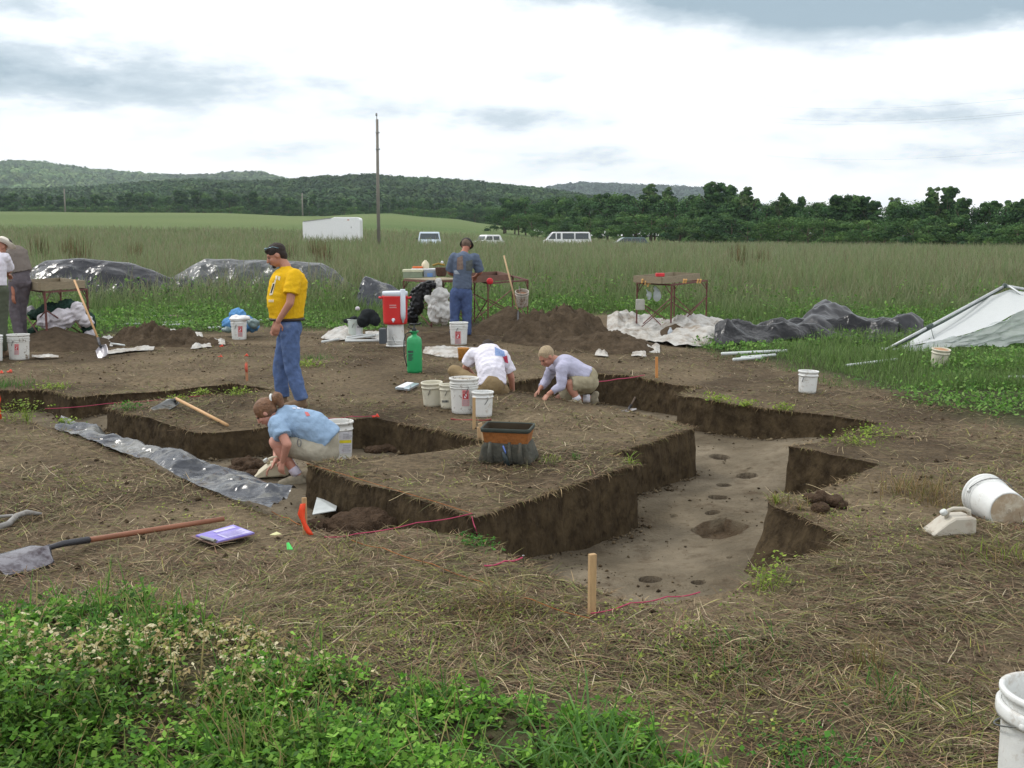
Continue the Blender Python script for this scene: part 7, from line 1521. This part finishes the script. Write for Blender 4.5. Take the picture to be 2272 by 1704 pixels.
def clipboard():
    C4 = [GG(423, 1204), GG(516, 1178), GG(567, 1199), GG(473, 1222)]; e = empty('clipboard', C4[0]); up = Vector((0, 0, .035)); C4 = [c + up for c in C4]; bm = bmesh.new(); bm_prism(bm, C4, (0, 0, .005)); bmesh.ops.recalc_face_normals(bm, faces=bm.faces); obj('board', bm, mat('brown_hardboard', lin((128, 104, 92)), rough=.8), e)
    f = lambda s, t: (C4[0] * (1 - s) + C4[1] * s) * (1 - t) + (C4[3] * (1 - s) + C4[2] * s) * t + Vector((0, 0, .0055)); bm = bmesh.new(); bm_prism(bm, [f(.06, .12), f(.97, .10), f(.99, .98), f(.1, .97)], (0, 0, .009)); bmesh.ops.recalc_face_normals(bm, faces=bm.faces); obj('booklet', bm, mat('violet_print', lin((112, 96, 190)), rough=.35, col2=lin((150, 140, 206)), scale=8), e)
    z = Vector((0, 0, .0105)); bm = bmesh.new()
    for (a, b, c, d) in ((.35, .95, .5, .92), (.42, .9, .2, .36)): bm.faces.new([bm.verts.new(f(*q) + z) for q in ((a, c), (b, c), (b, d), (a, d))])
    obj('printed_panel', bm, mat('pale_lilac_print', lin((186, 180, 222)), rough=.4, dirt=lin((206, 206, 232)), dirt_scale=30), e)
    bm = bmesh.new()
    for i in range(6):
        t = .54 + i * .06; bm.faces.new([bm.verts.new(f(*q) + z * 1.25) for q in ((.4, t), (.86 - .1 * (i % 2), t), (.86 - .1 * (i % 2), t + .018), (.4, t + .018))])
    obj('printed_lines', bm, mat('violet_ink', lin((120, 100, 186)), rough=.5), e)
    bm = bmesh.new(); a, b = f(.02, .45), f(.06, .98); bm_tube(bm, [a + z * 1.5, b + z * 1.5], .011, 8); bm_prism(bm, [f(.0, .5) + z, f(.12, .5) + z, f(.14, .95) + z, f(.02, .95) + z], (0, 0, .004)); obj('clip', bm, METAL, e); tag(e, 'clipboard with a violet printed booklet lying in front of the near trench', 'clipboard')
clipboard()
bm = bmesh.new(); C4 = [GG(877, 868), GG(900, 857), GG(930, 859), GG(908, 871)]; bm_prism(bm, [c + Vector((0, 0, .02)) for c in C4], (0, 0, .03)); bmesh.ops.recalc_face_normals(bm, faces=bm.faces); bevel(bm, .004, 1); e = empty('form_holder', C4[0]); obj('case', bm, mat('brushed_aluminium', lin((176, 190, 200)), rough=.3, metal=.6), e); bm = bmesh.new(); bm_prism(bm, [c + Vector((0, 0, .052)) for c in (C4[0].lerp(C4[3], .1), C4[1].lerp(C4[2], .1), C4[1].lerp(C4[2], .6), C4[0].lerp(C4[3], .6))], (0, 0, .003)); bmesh.ops.recalc_face_normals(bm, faces=bm.faces); obj('paper', bm, WHP, e); tag(e, 'aluminium form holder with paper lying left of the four buckets', 'clipboard')
for (u, v, c, lb) in ((612, 1197, (206, 204, 150), 'pale yellow tag lying right of the clipboard'), (643, 1226, (70, 200, 90), 'bright green plastic tag on the straw below the ribboned stake')):
    p = GG(u, v) + Vector((0, 0, .03)); bm = bmesh.new(); bm_prism(bm, [p + Vector(q) for q in ((-.035, -.01, 0), (.0, -.03, .004), (.035, .005, 0), (0, .03, .008))] if c[0] > 100 else [p + Vector(q) for q in ((-.022, .02, .02), (-.01, .03, .02), (.022, -.01, -.01), (-.01, -.03, -.006))], (0, 0, .004)); bmesh.ops.recalc_face_normals(bm, faces=bm.faces); o = obj('plant_tag', bm, mat('tag_%d' % c[0], lin(c), rough=.5)); tag(o, lb, 'tag')
def tool_bag():
    c = GG(1128, 1022); M = Matrix.Translation(c) @ Matrix.Rotation(-.22, 4, 'Z') @ Matrix.Rotation(.06, 4, 'X'); e = empty('tool_bag', c); ORC = mat('orange_canvas', lin((152, 96, 48)), rough=.9, var=.2, scale=10, bump=.6, dirt=lin((104, 70, 44)), dirt_scale=6); GC = mat('grey_green_canvas', lin((76, 76, 68)), rough=.9, var=.3, scale=10, bump=.6, dirt=lin((98, 88, 74)), dirt_scale=5)
    def ring(w, d, z, r=.03, n=36, wob=0, ph=0.):
        out = []
        for i in range(n):
            a = 2 * PI * i / n + PI / n; ex = .16; x = math.copysign(abs(math.cos(a)) ** ex, math.cos(a)) * w / 2; y = math.copysign(abs(math.sin(a)) ** ex, math.sin(a)) * d / 2; s = 1 + wob * math.sin(5 * a + ph)
            out.append(Vector((x * s, y * s, z)))
        return out
    def loft(name, rs, m, close=False):
        bm = bmesh.new(); R = [[bm.verts.new(M @ v) for v in r] for r in rs]; n = len(R[0])
        for a, b in zip(R, R[1:]):
            for i in range(n): bm.faces.new((a[i], a[(i + 1) % n], b[(i + 1) % n], b[i]))
        if close: bm.faces.new(list(reversed(R[0])))
        o = obj(name, bm, m, e, True); return o
    loft('base_pockets', [ring(.44, .26, .0, wob=.05), ring(.46, .28, .03, wob=.03), ring(.43, .26, .08, wob=.03, ph=.5), ring(.39, .23, .14, wob=.06, ph=1), ring(.37, .215, .175, wob=.03), ring(.35, .20, .17)], GC, True)
    loft('orange_side', [ring(.35, .20, .13), ring(.36, .21, .18, wob=.03, ph=2), ring(.385, .235, .24, wob=.012), ring(.40, .25, .275)], ORC)
    loft('rim', [ring(.398, .248, .265), ring(.412, .262, .268), ring(.418, .266, .298), ring(.405, .256, .300), ring(.390, .240, .298), ring(.388, .238, .265)], mat('dark_green_binding', lin((54, 62, 56)), rough=.8))
    loft('lining', [ring(.30, .16, .10), ring(.36, .21, .2), ring(.389, .239, .292)], mat('dark_lining', lin((60, 50, 36)), rough=.95), True)
    for x in (-.12, .04, .13): bm = bmesh.new(); bm_tube(bm, [M @ Vector((x, -.135, .19)), M @ Vector((x, -.152, .10)), M @ Vector((x + .01, -.158, .02))], [.012, .02, .026], 8); obj('pocket', bm, GC, e, True)
    bm = bmesh.new(); a = M @ Vector((-.005, -.165, .17)); bm_tube(bm, [a, a + Vector((.018, -.005, -.05)), a + Vector((.012, -.01, -.10))], .008, 8); obj('tool_shaft', bm, mat('blue_metal', lin((96, 120, 190)), rough=.25, metal=.4), e, True)
    bm = bmesh.new(); bm_tube(bm, [a + Vector((.0, 0, -.05)), a + Vector((.02, -.01, -.10)), a + Vector((.035, -.01, -.165))], [.014, .022, .026], 8); obj('tool_sheath', bm, mat('dark_teal_rubber', lin((36, 48, 50)), rough=.5), e, True)
    tag(e, 'open canvas tool bag with an orange side on the central block', 'bag')
tool_bag()

# ------------------------------------------------------------------ fallen canopy
def canopy():
    Y0 = 17.7; A = G(1958, 780, .02); Tt = D(2229, 634, 18.3); e = empty('fallen_canopy', A); FR = mat('grey_white_tube', lin((186, 190, 192)), rough=.4, metal=.3)
    def tube(name, pts, r, m=FR): bm = bmesh.new(); bm_tube(bm, pts, r, 10); obj(name, bm, m, e, True)
    tube('frame_pole', [A, A.lerp(Tt, .5), Tt], .022); tube('frame_pole', [A + Vector((.06, .05, -.01)), A.lerp(Tt, .5) + Vector((.04, .06, -.05)), Tt + Vector((.0, .07, -.05))], .016, mat('dark_tube', lin((60, 74, 70)), rough=.5))
    R1 = D(2420, 668, 18.6); R2 = D(2420, 760, 17.6); tube('frame_pole', [Tt, R1], .026); tube('frame_pole', [Tt + Vector((.05, -.05, 0)), R2], .02)
    for t in (.37,): p = A.lerp(Tt, t); bm = bmesh.new(); bm_tube(bm, [p - (Tt - A).normalized() * .07, p + (Tt - A).normalized() * .07], .032, 10); obj('pole_joint', bm, mat('dark_tube', lin((60, 74, 70)), rough=.5), e, True)
    bm = bmesh.new(); ell_mesh(bm, Tt, (.045, .045, .045), None, 10); obj('pole_joint', bm, MATS['dark_tube'], e, True)
    # roof cloth: from just under the pole down to a swagged lower edge
    WT = mat('white_canopy_cloth', lin((236, 240, 242)), rough=.6, var=.02, transl=.4, bump=.6, bscale=4); CL = mat('clear_film', lin((206, 214, 212)), rough=.22, var=.15, scale=5, streak=(1, 1, 4), spec=.8, transl=.4, alpha=.72)
    top = [(2000, 768, 17.85), (2030, 752, 17.9), (2080, 722, 18.0), (2140, 688, 18.15), (2200, 655, 18.25), (2240, 642, 18.3), (2300, 652, 18.3), (2420, 672, 18.4)]
    bot = [(2000, 772, 17.6), (2040, 764, 17.3), (2095, 754, 17.2), (2140, 742, 17.2), (2200, 722, 17.25), (2250, 698, 17.3), (2310, 672, 17.4), (2420, 690, 17.5)]
    def surf(name, ta, ba, m, cr, cf, nu=90, nv=26, sag=.05):
        a = np.array([tuple(D(*q)) for q in ta]); b = np.array([tuple(D(*q)) for q in ba]); s = np.linspace(0, 1, nu); si = np.linspace(0, 1, len(a)); A_ = np.stack([np.interp(s, si, a[:, k]) for k in range(3)], 1); B_ = np.stack([np.interp(s, si, b[:, k]) for k in range(3)], 1); V = []
        for j in range(nv):
            t = j / (nv - 1); P = A_ * (1 - t) + B_ * t; P[:, 2] -= sag * math.sin(PI * t) * np.sin(PI * s); f = cr * (vnoise(s * cf * 2 + t * 2.5, t * cf + 0 * s) + .6 * ridged(s * cf * 3 + t * 3, t * cf * 1.5 + 0 * s, 1)); P[:, 1] += f; P[:, 2] += f * .4; V.append(P)
        V = np.concatenate(V); q = (np.arange(nv - 1)[:, None] * nu + np.arange(nu - 1)[None]).ravel(); obj(name, npmesh(name, V, np.stack([q, q + 1, q + nu + 1, q + nu], 1)), m, e, True)
    surf('roof_cloth', top, bot, WT, .02, 2.2)
    low = [(2008, 783, 17.3), (2040, 778, 17.1), (2095, 772, 17.0), (2140, 770, 17.0), (2200, 768, 17.0), (2250, 765, 17.0), (2310, 762, 17.0), (2420, 760, 17.0)]
    surf('clear_side_wall', bot, low, CL, .05, 6, sag=0)
    tube('guy_cord', [D(2066, 728, 17.9), D(2070, 745, 17.5), D(2080, 772, 17.3)], .006, MATS['dark_tube'])
    tag(e, 'collapsed white canopy with its frame tilted on the grass at the right', 'canopy')
canopy()

# ------------------------------------------------------------------ single plants
YG = [(128, 152, 58), (150, 168, 74), (108, 136, 50)]; GN = [(66, 118, 42), (86, 140, 54), (54, 100, 38)]; DY = [(142, 120, 84), (122, 104, 70), (110, 112, 58), (160, 140, 100)]
T = [(60, 935, 60, .24, .13, YG, 'yellow green leafy weed at the left trench corner', dict(leafy=True)), (14, 858, 260, .16, .2, GN, 'dark green grass clump at the far left trench edge', {}), (112, 862, 60, .08, .10, YG, 'yellow green tuft on the far left trench corner', dict(leafy=True)),
     (292, 908, 40, .08, .06, GN, 'green tuft at the left corner of the left block', dict(leafy=True)), (700, 798, 160, .13, .14, GN, 'green grass tuft right of the man in yellow', {}), (672, 812, 90, .07, .12, YG, 'pale low tuft by the man in yellow', dict(leafy=True)),
     (448, 878, 40, .08, .07, YG, 'yellow leafy tuft left on the back of the left block', dict(leafy=True)), (524, 876, 40, .08, .07, YG, 'yellow leafy tuft right on the back of the left block', dict(leafy=True)), (395, 888, 30, .07, .06, YG, 'small yellow tuft behind the lying shovel', dict(leafy=True)),
     (1590, 892, 50, .08, .09, YG, 'yellow green tuft on the left of the far right block edge', dict(leafy=True)), (1652, 902, 40, .07, .06, YG, 'yellow green tuft in the middle of the far right block edge', dict(leafy=True)), (1738, 910, 40, .08, .06, YG, 'yellow green tuft on the right of the far right block edge', dict(leafy=True)),
     (1218, 1024, 90, .07, .07, YG, 'yellow green grass tuft right of the tool bag', {}), (1278, 1020, 24, .10, .02, GN, 'small upright green tuft right of the tool bag tuft', {}), (1400, 1030, 20, .16, .02, YG, 'bright grass tuft drooping over the central block corner', dict(curve=(.5, .9), w=.008)),
     (1700, 1310, 36, .20, .05, YG, 'withering yellow plant at the front lip of the right pit', dict(leafy=True)), (1925, 962, 60, .07, .14, YG, 'yellow green tufts at the tip of the far right trench', dict(leafy=True)), (1900, 985, 50, .07, .10, YG, 'yellow green tuft on the top of the right middle block', dict(leafy=True)),
     (2030, 1095, 240, .20, .13, DY, 'dry brown grass clump left of the overturned bucket', {}), (2090, 1120, 80, .12, .08, DY, 'smaller dry clump behind the jug scoop', {}), (1775, 1128, 160, .09, .13, DY, 'straw clump crowning the slumped right block', dict(lean=(.3, .9))), (1720, 1118, 90, .10, .06, DY + YG, 'mixed grass clump on the left end of the slumped block', {}),
     (1095, 1352, 420, .16, .16, DY, 'dark dry grass clump left of the nearest stake', dict(lean=(.4, .95))), (1640, 1462, 280, .15, .16, DY + GN, 'mixed grass clump in the right foreground', dict(lean=(.3, .9))), (1500, 1500, 160, .12, .14, DY + YG, 'low dry clump in the centre foreground', dict(lean=(.4, .9))),
     (1330, 1740, 46, .34, .12, [(96, 138, 72), (116, 156, 88), (84, 124, 62)], 'long bladed green grass clump at the bottom of the picture', dict(lean=(.05, .45), curve=(.3, .7), w=.010)), (1240, 1730, 30, .34, .10, [(96, 138, 72), (110, 150, 80)], 'arching green grass clump left of the long bladed one', dict(curve=(.4, .8), w=.009)), (200, 1420, 70, .2, .1, GN, 'fine green grass clump among the clover at the left', dict(w=.005)),
     (1980, 1560, 120, .16, .10, DY + GN, 'mixed dry and green clump in the right foreground', {}), (1790, 1700, 60, .15, .10, GN, 'green leafy clump at the bottom right of the clover', dict(leafy=True)), (2240, 1240, 160, .14, .12, YG + DY, 'yellow green clump near the right picture edge', {}), (1905, 1480, 60, .18, .05, DY, 'tall thin dry clump in the right foreground', dict(lean=(.02, .4))),
     (850, 1330, 120, .10, .14, YG + DY, 'flattened yellow green clump in the foreground', dict(lean=(.5, .95))), (760, 1222, 120, .10, .16, DY + YG, 'dry clump at the lip right of the ribboned stake', dict(lean=(.3, .9))), (1058, 1212, 40, .07, .06, GN, 'small green tuft below the central block corner', dict(leafy=True)), (2180, 860, 260, .22, .22, GN, 'dark green grass clump right below the canopy', {}), (2120, 838, 200, .2, .2, GN, 'green grass clump right of the cream bucket', {}), (140, 640 + 300, 30, .06, .1, YG, 'low yellow tuft before the left trench', dict(leafy=True)), (1940, 640, 5, 1.0, .1, DY, 'x', {})]
for (u, v, n, h, s, c, lb, k) in T[:-1]: tuft(u, v, n, h, s, c, lb, group='single tufts around the dig', **k)
# dark docks rising over the meadow
for qi, (u, v, h) in enumerate([(86, 512, .55), (150, 518, .55), (175, 522, .5), (300, 528, .4), (700, 520, .5), (640, 530, .4), (720, 528, .4), (1640, 532, .3), (1690, 548, .3), (2130, 640, .5), (1880, 640, .4)]):
    dist = 38 + random.uniform(-3, 8); p = D(u, v, dist); zg = float(terrain(np.array([p.x]), np.array([p.y]))[0]); H = p.z - zg; B = Bag(); n = 70
    x = p.x + RNG.normal(0, .16, n); y = p.y + RNG.normal(0, .16, n); c = pick([(98, 82, 60), (84, 92, 54), (112, 88, 64)], n); B.add(*ribbons(np.c_[x, y, np.full(n, zg)], RNG.uniform(0, 6.3, n), H * RNG.uniform(.75, 1.08, n), np.full(n, .02), RNG.uniform(0, .12, n), RNG.uniform(0, .12, n), c * .8, c))
    o = obj('dock_plant', B.mesh('dock_plant'), LEAF); tag(o, 'brown seeding dock rising from the meadow ' + ('above the left covered pile', 'above the crest of the left covered pile', 'just right of the one on the left crest', 'between the two covered piles', 'below the white trailer', 'behind the man in yellow, left of the trailer', 'nearest the utility pole', 'right of the green wagon, far off', 'right of the green wagon, nearer', 'above the fallen canopy', 'above the charcoal plastic heap')[qi], 'plant', 'seeding docks in the meadow')
